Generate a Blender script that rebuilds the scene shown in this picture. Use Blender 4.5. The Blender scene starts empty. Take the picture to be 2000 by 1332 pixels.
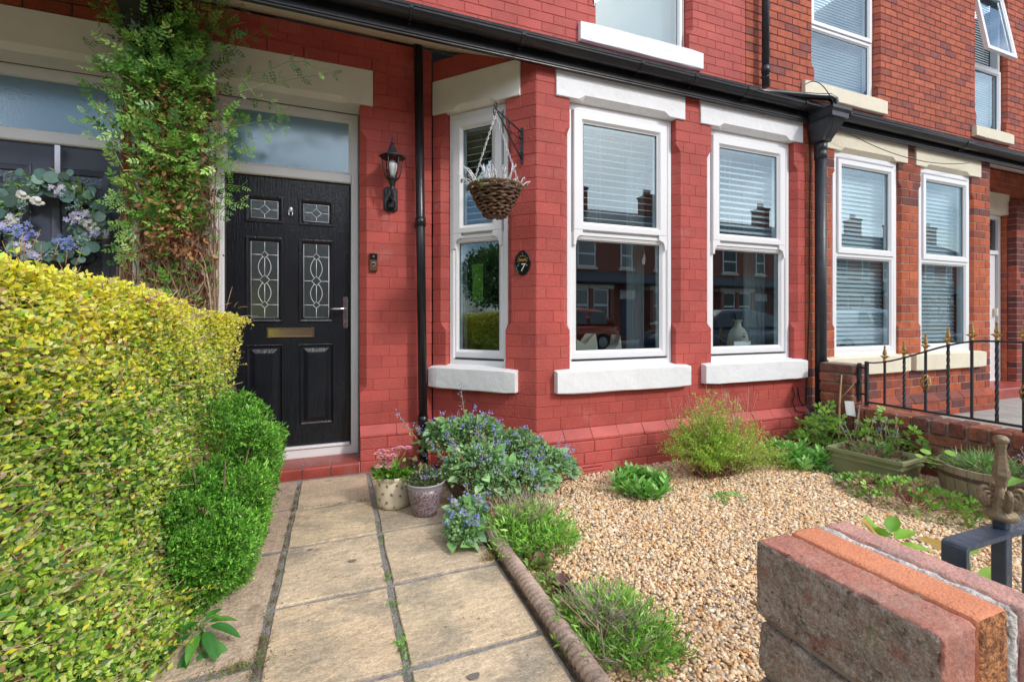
import bpy, math, random
import numpy as np
from mathutils import Vector
R = math.radians
random.seed(7); rng = np.random.default_rng(7)
SC = bpy.context.scene
COL = SC.collection
# ---------------------------------------------------------------- camera, sky, sun, exposure
H = 1.14
cam = bpy.data.objects.new('camera', bpy.data.cameras.new('camera')); COL.objects.link(cam)
cam.data.sensor_width = 36.0; cam.data.lens = 16.0
cam.data.shift_y = -0.023
cam.location = (0, 0, H); cam.rotation_euler = (R(90), 0, R(-21.0))
cam.data.clip_start = 0.02; cam.data.clip_end = 600
SC.camera = cam
SUN_EL, SUN_AZ = 37.0, 30.0          # azimuth measured from -Y towards +X
w = bpy.data.worlds.new('World'); SC.world = w; w.use_nodes = True
nt = w.node_tree; nt.nodes.clear()
def wn(t, **k):
    n = nt.nodes.new(t)
    for a, b in k.items(): setattr(n, a, b)
    return n
sky = wn('ShaderNodeTexSky', sky_type='NISHITA', sun_disc=False)
sky.sun_elevation = R(SUN_EL); sky.sun_rotation = R(180 - SUN_AZ)
sky.air_density = 1.0; sky.dust_density = 1.5; sky.ozone_density = 1.0
tc = wn('ShaderNodeTexCoord'); mp = wn('ShaderNodeMapping'); mp.inputs['Scale'].default_value = (1.0, 1.0, 2.2); mp.inputs['Location'].default_value = (12.0, 1.0, 5.0)
nz = wn('ShaderNodeTexNoise'); nz.inputs['Scale'].default_value = 2.1; nz.inputs['Detail'].default_value = 7; nz.inputs['Roughness'].default_value = .58
rp = wn('ShaderNodeValToRGB'); rp.color_ramp.elements[0].position = .44; rp.color_ramp.elements[1].position = .66
mx = wn('ShaderNodeMixRGB'); mx.inputs['Color2'].default_value = (15.5, 15.9, 16.5, 1)
bg = wn('ShaderNodeBackground'); bg.inputs['Strength'].default_value = 0.15
out = wn('ShaderNodeOutputWorld')
nt.links.new(tc.outputs['Generated'], mp.inputs[0]); nt.links.new(mp.outputs[0], nz.inputs[0])
nt.links.new(nz.outputs['Fac'], rp.inputs[0]); nt.links.new(rp.outputs[0], mx.inputs[0])
nt.links.new(sky.outputs[0], mx.inputs['Color1']); nt.links.new(mx.outputs[0], bg.inputs[0]); nt.links.new(bg.outputs[0], out.inputs[0])
sun = bpy.data.objects.new('sun', bpy.data.lights.new('sun', 'SUN')); COL.objects.link(sun)
sun.data.energy = 1.55; sun.data.angle = R(6.0); sun.data.color = (1.0, .97, .93)
az, el = R(SUN_AZ), R(SUN_EL)
sdir = Vector((math.sin(az) * math.cos(el), -math.cos(az) * math.cos(el), math.sin(el)))
sun.rotation_euler = sdir.to_track_quat('Z', 'Y').to_euler(); sun.location = (4, -6, 9)
SC.view_settings.view_transform = 'Standard'; SC.view_settings.look = 'None'
SC.view_settings.exposure = 0.27; SC.view_settings.gamma = 1.0; SC.view_settings.use_curve_mapping = False

# ---------------------------------------------------------------- materials
def mat(name, base=(1, 1, 1), rough=.7, var=.0, vs=8.0, var2=None, bump=.0, bs=60.0, bd=4, spec=.4, metal=0.0,
        trans=0.0, grain=None, coat=0.0, patch=None, stretch=(1, 1, 1), sheen=0, fine=None, bdist=.01):
    m = bpy.data.materials.new(name); m.use_nodes = True
    N = m.node_tree.nodes; L = m.node_tree.links; N.clear()
    o = N.new('ShaderNodeOutputMaterial'); p = N.new('ShaderNodeBsdfPrincipled')
    p.inputs['Roughness'].default_value = rough; p.inputs['Metallic'].default_value = metal
    p.inputs['Specular IOR Level'].default_value = spec; p.inputs['Coat Weight'].default_value = coat
    t = N.new('ShaderNodeTexCoord'); mpn = N.new('ShaderNodeMapping'); mpn.inputs['Scale'].default_value = stretch
    L.new(t.outputs['Object'], mpn.inputs[0])
    at = N.new('ShaderNodeAttribute'); at.attribute_name = 'col'
    mul = N.new('ShaderNodeMixRGB'); mul.blend_type = 'MULTIPLY'; mul.inputs[0].default_value = 1
    mul.inputs[1].default_value = (*base, 1); L.new(at.outputs['Color'], mul.inputs[2])
    c = mul.outputs[0]
    if var:
        n = N.new('ShaderNodeTexNoise'); n.inputs['Scale'].default_value = vs; n.inputs['Detail'].default_value = 6
        L.new(mpn.outputs[0], n.inputs[0])
        mr = N.new('ShaderNodeMapRange'); mr.inputs[1].default_value = .3; mr.inputs[2].default_value = .7
        mr.inputs[3].default_value = 1 - var; mr.inputs[4].default_value = 1 + var; L.new(n.outputs['Fac'], mr.inputs[0])
        k = N.new('ShaderNodeMixRGB'); k.blend_type = 'MULTIPLY'; k.inputs[0].default_value = 1
        L.new(c, k.inputs[1]); L.new(mr.outputs[0], k.inputs[2]); c = k.outputs[0]
    for pt in (patch or []):        # (colour, scale, lo, hi, strength)
        n = N.new('ShaderNodeTexNoise'); n.inputs['Scale'].default_value = pt[1]; n.inputs['Detail'].default_value = 8
        n.inputs['Roughness'].default_value = .65
        L.new(mpn.outputs[0], n.inputs[0])
        off = N.new('ShaderNodeMapping'); off.inputs['Location'].default_value = (pt[1], 3.1, pt[2] * 9)
        L.new(mpn.outputs[0], off.inputs[0]); L.new(off.outputs[0], n.inputs[0])
        mr = N.new('ShaderNodeMapRange'); mr.inputs[1].default_value = pt[2]; mr.inputs[2].default_value = pt[3]
        mr.inputs[3].default_value = 0; mr.inputs[4].default_value = pt[4]; L.new(n.outputs['Fac'], mr.inputs[0])
        k = N.new('ShaderNodeMixRGB'); L.new(mr.outputs[0], k.inputs[0]); L.new(c, k.inputs[1]); k.inputs[2].default_value = (*pt[0], 1); c = k.outputs[0]
    if fine:
        for fs, fa in fine:
            n = N.new('ShaderNodeTexNoise'); n.inputs['Scale'].default_value = fs; n.inputs['Detail'].default_value = 3; n.inputs['Roughness'].default_value = .7
            L.new(mpn.outputs[0], n.inputs[0])
            mr = N.new('ShaderNodeMapRange'); mr.inputs[1].default_value = .32; mr.inputs[2].default_value = .68
            mr.inputs[3].default_value = 1 - fa; mr.inputs[4].default_value = 1 + fa; L.new(n.outputs['Fac'], mr.inputs[0])
            k = N.new('ShaderNodeMixRGB'); k.blend_type = 'MULTIPLY'; k.inputs[0].default_value = 1
            L.new(c, k.inputs[1]); L.new(mr.outputs[0], k.inputs[2]); c = k.outputs[0]
    L.new(c, p.inputs['Base Color'])
    if bump:
        n = N.new('ShaderNodeTexNoise'); n.inputs['Scale'].default_value = bs; n.inputs['Detail'].default_value = bd; L.new(mpn.outputs[0], n.inputs[0])
        b = N.new('ShaderNodeBump'); b.inputs['Strength'].default_value = bump; b.inputs['Distance'].default_value = bdist
        L.new(n.outputs['Fac'], b.inputs['Height']); L.new(b.outputs[0], p.inputs['Normal'])
        if grain:
            mg = N.new('ShaderNodeMapping'); mg.inputs['Scale'].default_value = grain[1]; L.new(t.outputs['Object'], mg.inputs[0])
            wv = N.new('ShaderNodeTexNoise'); wv.inputs['Scale'].default_value = grain[0]; wv.inputs['Detail'].default_value = 5
            wv.inputs['Distortion'].default_value = .6
            L.new(mg.outputs[0], wv.inputs[0])
            b2 = N.new('ShaderNodeBump'); b2.inputs['Strength'].default_value = grain[2]; b2.inputs['Distance'].default_value = .004
            L.new(wv.outputs['Fac'], b2.inputs['Height']); L.new(b.outputs[0], b2.inputs['Normal']); L.new(b2.outputs[0], p.inputs['Normal'])
    s = p.outputs[0]
    if trans:
        tr = N.new('ShaderNodeBsdfTranslucent'); L.new(c, tr.inputs[0]); ms = N.new('ShaderNodeMixShader'); ms.inputs[0].default_value = trans
        L.new(s, ms.inputs[1]); L.new(tr.outputs[0], ms.inputs[2]); s = ms.outputs[0]
    L.new(s, o.inputs[0]); return m
def glassmat(name, ior=2.2, tint=(.75, .82, .84), rough=0.0, body=None, bodyfac=0, bump=0, bs=40):
    m = bpy.data.materials.new(name); m.use_nodes = True
    N = m.node_tree.nodes; L = m.node_tree.links; N.clear(); o = N.new('ShaderNodeOutputMaterial')
    F0 = ((ior - 1) / (ior + 1)) ** 2 * .62
    ge = N.new('ShaderNodeNewGeometry'); dt = N.new('ShaderNodeVectorMath'); dt.operation = 'DOT_PRODUCT'; L.new(ge.outputs['Normal'], dt.inputs[0]); L.new(ge.outputs['Incoming'], dt.inputs[1])
    def ma(op, a, b):
        k = N.new('ShaderNodeMath'); k.operation = op
        for i, q in enumerate((a, b)):
            if q is None: continue
            if isinstance(q, (int, float)): k.inputs[i].default_value = q
            else: L.new(q, k.inputs[i])
        return k.outputs[0]
    sch = ma('ADD', ma('MULTIPLY', ma('POWER', ma('SUBTRACT', 1.0, ma('ABSOLUTE', dt.outputs['Value'], None)), 5.0), 1 - F0), F0)
    g = N.new('ShaderNodeBsdfGlossy'); g.inputs['Roughness'].default_value = rough; g.inputs[0].default_value = (.80, .93, 1, 1)
    t = N.new('ShaderNodeBsdfTransparent'); t.inputs[0].default_value = (*tint, 1)
    s0 = t.outputs[0]
    if body:
        d = N.new('ShaderNodeBsdfDiffuse'); d.inputs[0].default_value = (*body, 1); k = N.new('ShaderNodeMixShader'); k.inputs[0].default_value = bodyfac
        L.new(s0, k.inputs[1]); L.new(d.outputs[0], k.inputs[2]); s0 = k.outputs[0]
    if bump:
        tcn = N.new('ShaderNodeTexCoord'); n = N.new('ShaderNodeTexNoise'); n.inputs['Scale'].default_value = bs; n.inputs['Detail'].default_value = 2
        L.new(tcn.outputs['Object'], n.inputs[0]); b = N.new('ShaderNodeBump'); b.inputs['Strength'].default_value = bump; b.inputs['Distance'].default_value = .004
        L.new(n.outputs['Fac'], b.inputs['Height']); L.new(b.outputs[0], g.inputs['Normal'])
    k = N.new('ShaderNodeMixShader'); L.new(sch, k.inputs[0]); L.new(s0, k.inputs[1]); L.new(g.outputs[0], k.inputs[2]); L.new(k.outputs[0], o.inputs[0])
    return m
M = {}
M['paintbrick'] = mat('painted_brick', (.44, .082, .066), .68, .14, 3.2, fine=[(90, .07)], bump=.38, bs=55, bd=6, spec=.35, patch=[((.58, .28, .26), 3.6, .58, .80, .42), ((.34, .07, .06), 1.4, .50, .72, .35), ((.20, .035, .03), 3.1, .60, .85, .4), ((.72, .55, .5), 26, .735, .75, .6)])
M['paintmortar'] = mat('painted_mortar', (.36, .058, .048), .7, .15, 20, bump=.5, bs=90)
M['paintplinth'] = mat('painted_plinth', (.50, .10, .085), .6, .12, 7, bump=.5, bs=60, spec=.4, patch=[((.30, .06, .05), 4, .55, .75, .4)])
M['brick'] = mat('red_brick', (1, 1, 1), .8, .16, 14, bump=.6, bs=80, bd=6, spec=.25, patch=[((.11, .05, .045), 2.4, .58, .74, .55)])
M['mortar_dark'] = mat('dark_mortar', (.045, .04, .04), .9, .3, 25, bump=.6, bs=120)
M['mortar_pale'] = mat('pale_mortar', (.33, .26, .20), .9, .3, 25, bump=.6, bs=120)
M['white'] = mat('white_upvc', (.79, .80, .81), .28, .02, 3, spec=.5, patch=[((.58, .57, .54), 7, .64, .85, .5)])
M['whitepaint'] = mat('white_masonry_paint', (.80, .81, .82), .55, .04, 5, bump=.45, bs=18, bd=6, spec=.35, patch=[((.55, .55, .52), 5, .58, .82, .45), ((.30, .28, .25), 30, .70, .74, .5)])
M['creampaint'] = mat('cream_masonry_paint', (.74, .68, .52), .6, .05, 5, bump=.35, bs=22, bd=6, patch=[((.45, .40, .28), 4, .62, .8, .5)])
M['soffit'] = mat('cream_soffit', (.70, .66, .55), .7, .1, 6, bump=.5, bs=25, patch=[((.35, .25, .18), 9, .62, .75, .6)])
M['lintelcream'] = mat('offwhite_lintel', (.80, .78, .72), .6, .05, 5, bump=.3, bs=18)
M['blackplastic'] = mat('black_gutter_plastic', (.012, .013, .016), .3, .3, 6, bump=.08, bs=40, spec=.5, patch=[((.06, .06, .06), 4, .52, .80, .4), ((.14, .13, .12), 30, .68, .75, .4)])
M['blackiron'] = mat('black_painted_iron', (.024, .027, .034), .38, .3, 14, bump=.25, bs=70, spec=.5)
M['navyiron'] = mat('navy_painted_iron', (.040, .056, .085), .33, .2, 14, bump=.35, bs=45, spec=.55, patch=[((.5, .5, .5), 34, .70, .74, .8), ((.05, .06, .075), 12, .5, .7, .5)])
M['gold'] = mat('gold_paint', (.42, .27, .09), .42, .25, 30, bump=.3, bs=120, metal=.45)
M['bronze'] = mat('bronze_paint', (.25, .185, .11), .48, .2, 30, bump=.4, bs=120, metal=.35, patch=[((.17, .12, .07), 22, .5, .7, .6)])
M['doorblack'] = mat('black_woodgrain_door', (.009, .011, .016), .24, .2, 6, bump=.1, bs=50, spec=.5, grain=(7, (14, 14, .9), 1.0))
M['doorslate'] = mat('slate_woodgrain_door', (.072, .085, .122), .42, .1, 6, bump=.1, bs=50, spec=.4, grain=(9, (8, 8, .8), .35))
M['slate'] = mat('roof_slate', (.10, .105, .12), .6, .25, 6, bump=.4, bs=30, spec=.4)
M['steptile'] = mat('red_step_tile', (.34, .065, .05), .35, .2, 8, bump=.25, bs=60, spec=.5, patch=[((.40, .17, .14), 6, .55, .75, .5)])
M['slab'] = mat('sandstone_slab', (.68, .52, .36), .75, .18, 3.5, fine=[(130, .26), (45, .16)], stretch=(.8, 1.25, 1), grain=(1.0, (6, 11, 6), .5), bump=.8, bs=26, bd=8, spec=.3, patch=[((.40, .33, .24), 5, .47, .62, .75), ((.27, .24, .19), 3.2, .52, .66, .7), ((.20, .17, .13), 12, .60, .72, .6), ((.72, .58, .40), 60, .55, .7, .5), ((.21, .17, .12), 85, .57, .68, .6)])
M['slabpink'] = mat('pink_concrete', (.52, .39, .30), .85, .15, 6, fine=[(140, .25), (30, .15)], bump=.8, bs=60, bd=8, patch=[((.25, .19, .14), 12, .52, .7, .6), ((.5, .42, .34), 90, .55, .7, .5)])
M['joint'] = mat('grey_joint_mortar', (.27, .25, .235), .9, .3, 18, fine=[(100, .25)], bump=.8, bs=70, bd=6, patch=[((.14, .14, .08), 8, .55, .7, .6)])
M['pebble'] = mat('gravel_stone', (1, 1, 1), .75, .12, 60, bump=.15, bs=200, spec=.35)
M['soil'] = mat('garden_soil', (.16, .11, .07), .95, .4, 20, bump=1.0, bs=60, bd=8)
M['gravelbase'] = mat('gravel_fines', (.60, .44, .28), .95, .3, 60, bump=1, bs=120)
M['rope'] = mat('terracotta_edging', (.46, .34, .27), .8, .2, 18, bump=.6, bs=120, bd=6, fine=[(160, .2)], patch=[((.42, .25, .19), 8, .5, .7, .6), ((.20, .17, .13), 14, .55, .7, .6)])
M['leaf'] = mat('leaf', (1, 1, 1), .38, .12, 40, spec=.5, trans=.30)
M['leafmatt'] = mat('matt_leaf', (1, 1, 1), .65, .12, 40, spec=.2, trans=.25)
M['petal'] = mat('petal', (1, 1, 1), .7, .05, 40, spec=.1, trans=.3)
M['twig'] = mat('twig_bark', (1, 1, 1), .8, .3, 50, bump=.5, bs=150)
M['dark'] = mat('shaded_branches', (.075, .078, .028), .95, .4, 20, bump=1, bs=40)
M['wicker'] = mat('wicker', (.13, .072, .042), .45, .35, 40, bump=.4, bs=120, spec=.45)
M['silver'] = mat('chrome', (.75, .75, .76), .14, .05, 9, metal=1.0)
M['lead'] = mat('white_lead_came', (.78, .79, .80), .35, metal=.3)
M['steel'] = mat('chain_steel', (.55, .55, .56), .35, metal=.8)
M['blackgloss'] = mat('black_gloss', (.01, .01, .01), .15, spec=.6)
M['bronzegloss'] = mat('venetian_bronze', (.16, .085, .05), .3, metal=.5)
M['bulb'] = mat('opal_bulb', (.82, .83, .82), .3, trans=.2)
M['slat'] = mat('blind_slat', (.76, .77, .76), .5, trans=.12)
M['curtain'] = mat('pale_curtain', (.62, .64, .62), .9, trans=.2)
M['room'] = mat('room_plaster', (.20, .19, .18), .9)
M['roomfloor'] = mat('room_carpet', (.10, .09, .08), .95)
M['creamglaze'] = mat('cream_glazed_pot', (.70, .62, .46), .22, .05, 8, spec=.5, patch=[((.5, .42, .28), 6, .6, .8, .4)])
M['beeprint'] = mat('brown_transfer_print', (.16, .07, .02), .4)
M['purpleglaze'] = mat('mauve_speckled_glaze', (.27, .22, .24), .3, .08, 12, spec=.5, patch=[((.10, .012, .018), 90, .50, .55, .85), ((.50, .46, .48), 170, .56, .62, .7)])
M['mauverim'] = mat('mauve_glaze_rim', (.36, .34, .38), .25, .05, 12, spec=.5)
M['olive'] = mat('olive_plastic', (.26, .27, .135), .5, .1, 8, bump=.1, bs=60, patch=[((.34, .33, .22), 9, .55, .75, .4)])
M['oldwood'] = mat('weathered_oak', (.30, .25, .17), .85, .25, 10, bump=.8, bs=40, stretch=(1, 1, .25), patch=[((.17, .15, .09), 12, .5, .7, .6), ((.23, .24, .12), 5, .55, .7, .5)])
M['hoop'] = mat('rusty_hoop', (.10, .065, .05), .75, .3, 30, bump=.5, bs=90)
M['fgA'] = mat('worn_red_brick', (.43, .18, .13), .78, .14, 18, bump=.8, bs=160, bd=8, bdist=.004, fine=[(420, .22), (110, .14)], spec=.3, patch=[((.40, .27, .22), 26, .52, .66, .35), ((.10, .065, .05), 34, .64, .70, .8), ((.50, .26, .2), 80, .55, .65, .4), ((.33, .25, .20), 7, .55, .68, .45)])
M['fgB'] = mat('orange_wirecut_brick', (.66, .26, .14), .85, .08, 20, bump=.7, bs=300, bd=6, bdist=.003, fine=[(500, .22)], spec=.2, patch=[((.35, .15, .09), 120, .60, .66, .6), ((.72, .33, .2), 8, .5, .7, .4)])
M['fgC'] = mat('pink_worn_brick', (.54, .29, .24), .85, .12, 24, bump=.8, bs=220, bd=8, bdist=.004, fine=[(450, .25), (120, .14)], patch=[((.36, .25, .22), 22, .5, .62, .6), ((.58, .24, .17), 5, .52, .68, .6), ((.12, .07, .05), 16, .68, .73, .8)])
M['fgdirty'] = mat('lichened_brick_face', (.27, .19, .145), .92, .3, 25, bump=1.0, bs=130, bd=10, bdist=.006, fine=[(380, .35), (140, .25)], patch=[((.33, .28, .23), 85, .47, .58, .8), ((.25, .10, .07), 22, .56, .66, .7), ((.07, .05, .04), 110, .56, .64, .8), ((.40, .35, .29), 16, .58, .68, .6), ((.24, .21, .10), 12, .62, .70, .6)])
M['fgrough'] = mat('broken_brick_core', (.46, .19, .07), .9, .3, 60, bump=1.0, bs=170, bd=10, bdist=.008, fine=[(300, .4)], patch=[((.16, .06, .03), 90, .48, .58, .9), ((.5, .3, .15), 150, .56, .64, .6)])
M['fgmortar'] = mat('white_cement_joint', (.60, .57, .52), .9, .2, 30, bump=1.0, bs=200, bd=8, bdist=.005, fine=[(300, .25)], patch=[((.2, .18, .15), 22, .54, .62, .7)])
M['oldbrick'] = mat('old_garden_brick', (1, 1, 1), .88, .3, 16, bump=1.0, bs=60, bd=8, spec=.2, patch=[((.12, .075, .06), 8, .5, .66, .6), ((.32, .25, .2), 22, .60, .70, .6), ((.09, .085, .04), 5, .6, .72, .5)])
M['oldmortar'] = mat('old_lime_mortar', (.28, .24, .19), .95, .3, 20, bump=1, bs=70, patch=[((.08, .08, .05), 10, .5, .65, .6)])
M['tarmac'] = mat('asphalt', (.055, .055, .058), .85, .2, 8, bump=.6, bs=150)
M['flag'] = mat('concrete_flag', (.36, .34, .31), .85, .15, 5, bump=.4, bs=60, patch=[((.22, .21, .19), 7, .55, .7, .5)])
M['rubber'] = mat('tyre_rubber', (.02, .02, .02), .8)
M['carred'] = mat('copper_red_car_paint', (.42, .075, .03), .25, coat=.6, metal=.3)
M['cardark'] = mat('dark_blue_car_paint', (.03, .04, .06), .22, coat=.6)
M['carwhite'] = mat('white_car_paint', (.75, .76, .78), .22, coat=.6)
M['carglass'] = mat('tinted_car_glass', (.02, .03, .035), .05, spec=.8)
M['cable'] = mat('black_cable', (.012, .012, .012), .5)
M['plaqueg'] = mat('glossy_black_plaque', (.008, .009, .008), .12, spec=.6)
M['tag'] = mat('white_plant_tag', (.72, .74, .73), .5)
M['whitewood'] = mat('white_painted_timber', (.74, .74, .72), .6, .08, 12, bump=.3, bs=60, patch=[((.4, .37, .3), 14, .6, .75, .5)])
M['blacktimber'] = mat('black_painted_timber', (.008, .010, .016), .45, .2, 10, bump=.3, bs=40)
M['corbel'] = mat('brown_corbel', (.10, .035, .022), .6, .3, 10, bump=.4, bs=60)
M['beige'] = mat('beige_cushion', (.42, .36, .28), .9)
M['glass'] = glassmat('window_glass', 2.65, (.84, .91, .93))
M['glassup'] = glassmat('upstairs_glass', 2.6, (.68, .76, .80))
M['frost'] = glassmat('frosted_glass_sky_tint', 3.2, (.1, .1, .1), .14, (.17, .32, .44), .95, .12, 90)  # blue body colour stands for the sky reflected in the frosted glass
M['obscure'] = glassmat('obscured_door_glass', 2.6, (.2, .22, .22), .05, (.06, .075, .08), .6, .35, 110)
M['lampglass'] = glassmat('lantern_glass', 1.45, (.93, .94, .95))

# ---------------------------------------------------------------- builders
ORG = {}
def tag(o, label=None, cat=None, group=None, kind=None):
    if label: o['label'] = label
    if cat: o['category'] = cat
    if group: o['group'] = group
    if kind: o['kind'] = kind
    return o
def empty(name, loc, label=None, cat=None, group=None, kind=None):
    o = bpy.data.objects.new(name, None); COL.objects.link(o); o.location = loc; o.empty_display_size = .1
    ORG[o.name] = np.array(loc, float); return tag(o, label, cat, group, kind)
def link(name, me, parent=None, loc=None):
    o = bpy.data.objects.new(name, me); COL.objects.link(o)
    if parent is not None: o.parent = parent; ORG[o.name] = ORG[parent.name]
    else:
        o.location = loc if loc is not None else (0, 0, 0); ORG[o.name] = np.array(o.location, float)
    return o
def npmesh(name, V, F, cols=None, mats=None, smooth=False, nper=None, mi=None):
    """V (n,3); F either list of tuples or (m,k) array; cols per face (m,3)."""
    me = bpy.data.meshes.new(name)
    if isinstance(F, np.ndarray):
        m, k = F.shape; loops = F.ravel(); starts = np.arange(0, m * k, k); totals = np.full(m, k)
    else:
        totals = np.array([len(f) for f in F]); loops = np.fromiter((i for f in F for i in f), dtype=np.int64, count=int(totals.sum()))
        starts = np.concatenate(([0], np.cumsum(totals)[:-1])); m = len(F)
    me.vertices.add(len(V)); me.vertices.foreach_set('co', np.asarray(V, dtype=np.float32).ravel())
    me.loops.add(len(loops)); me.loops.foreach_set('vertex_index', loops.astype(np.int32))
    me.polygons.add(m); me.polygons.foreach_set('loop_start', starts.astype(np.int32)); me.polygons.foreach_set('loop_total', totals.astype(np.int32))
    if mi is not None: me.polygons.foreach_set('material_index', np.asarray(mi, dtype=np.int32))
    me.polygons.foreach_set('use_smooth', np.full(m, bool(smooth)) if not isinstance(smooth, np.ndarray) else smooth)
    me.update(calc_edges=True)
    a = me.attributes.new('col', 'FLOAT_COLOR', 'CORNER')
    if cols is None: cols = np.ones((m, 3))
    c = np.repeat(np.asarray(cols, dtype=np.float32), totals, axis=0)
    c = np.concatenate([c, np.ones((len(c), 1), dtype=np.float32)], 1)
    a.data.foreach_set('color', c.ravel())
    for x in (mats or []): me.materials.append(x)
    return me
class MB:
    def __init__(s): s.V = []; s.F = []; s.C = []; s.S = []; s.I = []
    def face(s, idx, col=(1, 1, 1), sm=False, mi=0): s.F.append(tuple(idx)); s.C.append(col); s.S.append(sm); s.I.append(mi)
    def rings(s, rs, col=(1, 1, 1), closed=True, cap0=True, cap1=True, sm=False, mi=0):
        b = len(s.V); n = len(rs[0])
        for r in rs: s.V.extend([tuple(p) for p in r])
        for k in range(len(rs) - 1):
            for i in range(n if closed else n - 1):
                j = (i + 1) % n; s.face((b + k * n + i, b + k * n + j, b + (k + 1) * n + j, b + (k + 1) * n + i), col, sm, mi)
        if cap0: s.face([b + i for i in range(n)][::-1], col, False, mi)
        if cap1: s.face([b + (len(rs) - 1) * n + i for i in range(n)], col, False, mi)
    def box(s, x0, x1, y0, y1, z0, z1, b=0.0, col=(1, 1, 1), mi=0, T=None):
        if x0 > x1: x0, x1 = x1, x0
        if y0 > y1: y0, y1 = y1, y0
        if z0 > z1: z0, z1 = z1, z0
        b = min(b, (x1 - x0) * .45, (y1 - y0) * .45, (z1 - z0) * .45)
        def rect(e, z): return [(x0 + e, y0 + e, z), (x1 - e, y0 + e, z), (x1 - e, y1 - e, z), (x0 + e, y1 - e, z)]
        def octa(z): return [(x0 + b, y0, z), (x1 - b, y0, z), (x1, y0 + b, z), (x1, y1 - b, z), (x1 - b, y1, z), (x0 + b, y1, z), (x0, y1 - b, z), (x0, y0 + b, z)]
        def octi(z): return [(x0 + b, y0 + b, z), (x1 - b, y0 + b, z), (x1 - b, y0 + b, z), (x1 - b, y1 - b, z), (x1 - b, y1 - b, z), (x0 + b, y1 - b, z), (x0 + b, y1 - b, z), (x0 + b, y0 + b, z)]
        if b > 0:
            def o2(z, e): return [(x0 + b, y0 + e, z), (x1 - b, y0 + e, z), (x1 - e, y0 + b, z), (x1 - e, y1 - b, z), (x1 - b, y1 - e, z), (x0 + b, y1 - e, z), (x0 + e, y1 - b, z), (x0 + e, y0 + b, z)]
            rs = [o2(z0, b * .9), octa(z0 + b), octa(z1 - b), o2(z1, b * .9)]
        else: rs = [rect(0, z0), rect(0, z1)]
        if T: rs = [[T(*p) for p in r] for r in rs]
        s.rings(rs, col, mi=mi); return s
    def tube(s, path, r, n=8, col=(1, 1, 1), sm=True, mi=0, caps=True, up=None):
        P = [Vector(p) for p in path]; rr = r if isinstance(r, (list, tuple)) else [r] * len(P)
        rs = []; prev = None
        for i, p in enumerate(P):
            d = (P[min(i + 1, len(P) - 1)] - P[max(i - 1, 0)]).normalized()
            if prev is None:
                a = Vector((0, 0, 1)) if abs(d.z) < .9 else Vector((1, 0, 0)); u = d.cross(a).normalized()
            else: u = (prev - d * prev.dot(d)).normalized()
            prev = u; v = d.cross(u)
            rs.append([p + u * (math.cos(t) * rr[i]) + v * (math.sin(t) * rr[i]) for t in [2 * math.pi * k / n for k in range(n)]])
        s.rings(rs, col, sm=sm, mi=mi, cap0=caps, cap1=caps); return s
    def lathe(s, prof, c, n=24, col=(1, 1, 1), sm=True, mi=0, caps=True, a0=0.0, fn=None):
        rs = []
        for (r, z) in prof:
            rs.append([(c[0] + math.cos(t) * r * (fn(t) if fn else 1), c[1] + math.sin(t) * r * (fn(t) if fn else 1), c[2] + z) for t in [a0 + 2 * math.pi * k / n for k in range(n)]])
        s.rings(rs, col, sm=sm, mi=mi, cap0=caps, cap1=caps); return s
    def ball(s, c, r, n=8, col=(1, 1, 1), sq=(1, 1, 1), mi=0):
        rs = []
        for k in range(1, n // 2 + 1):
            t = math.pi * k / (n // 2 + 1)
            rs.append([(c[0] + math.sin(t) * math.cos(q) * r * sq[0], c[1] + math.sin(t) * math.sin(q) * r * sq[1], c[2] - math.cos(t) * r * sq[2]) for q in [2 * math.pi * i / n for i in range(n)]])
        s.rings(rs, col, sm=True, mi=mi); return s
    def poly(s, pts, off, col=(1, 1, 1), mi=0):       # extrude polygon pts by vector off
        s.rings([[Vector(p) for p in pts], [Vector(p) + Vector(off) for p in pts]], col, mi=mi); return s
    def build(s, name, m, parent=None, label=None, cat=None, group=None, kind=None, org=None):
        V = np.array([tuple(v) for v in s.V], float)
        if parent is not None: o0 = ORG[parent.name]
        elif org is not None: o0 = np.array(org, float)
        else: o0 = np.zeros(3)
        me = npmesh(name, V - o0, s.F, np.array(s.C), m if isinstance(m, list) else [m], np.array(s.S, bool), mi=s.I)
        o = link(name, me, parent, None if parent is not None else tuple(o0))
        return tag(o, label, cat, group, kind)
def tex(name, o): return o
def frame_T(A, D, N):      # (s, d, z) -> world ; d outwards
    return lambda s_, d_, z_: (A[0] + D[0] * s_ + N[0] * d_, A[1] + D[1] * s_ + N[1] * d_, z_)
FRONT = frame_T((0, 0), (1, 0), (0, -1))    # s = x, d = -y
def planeY(Y): return frame_T((0, Y), (1, 0), (0, -1))

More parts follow.
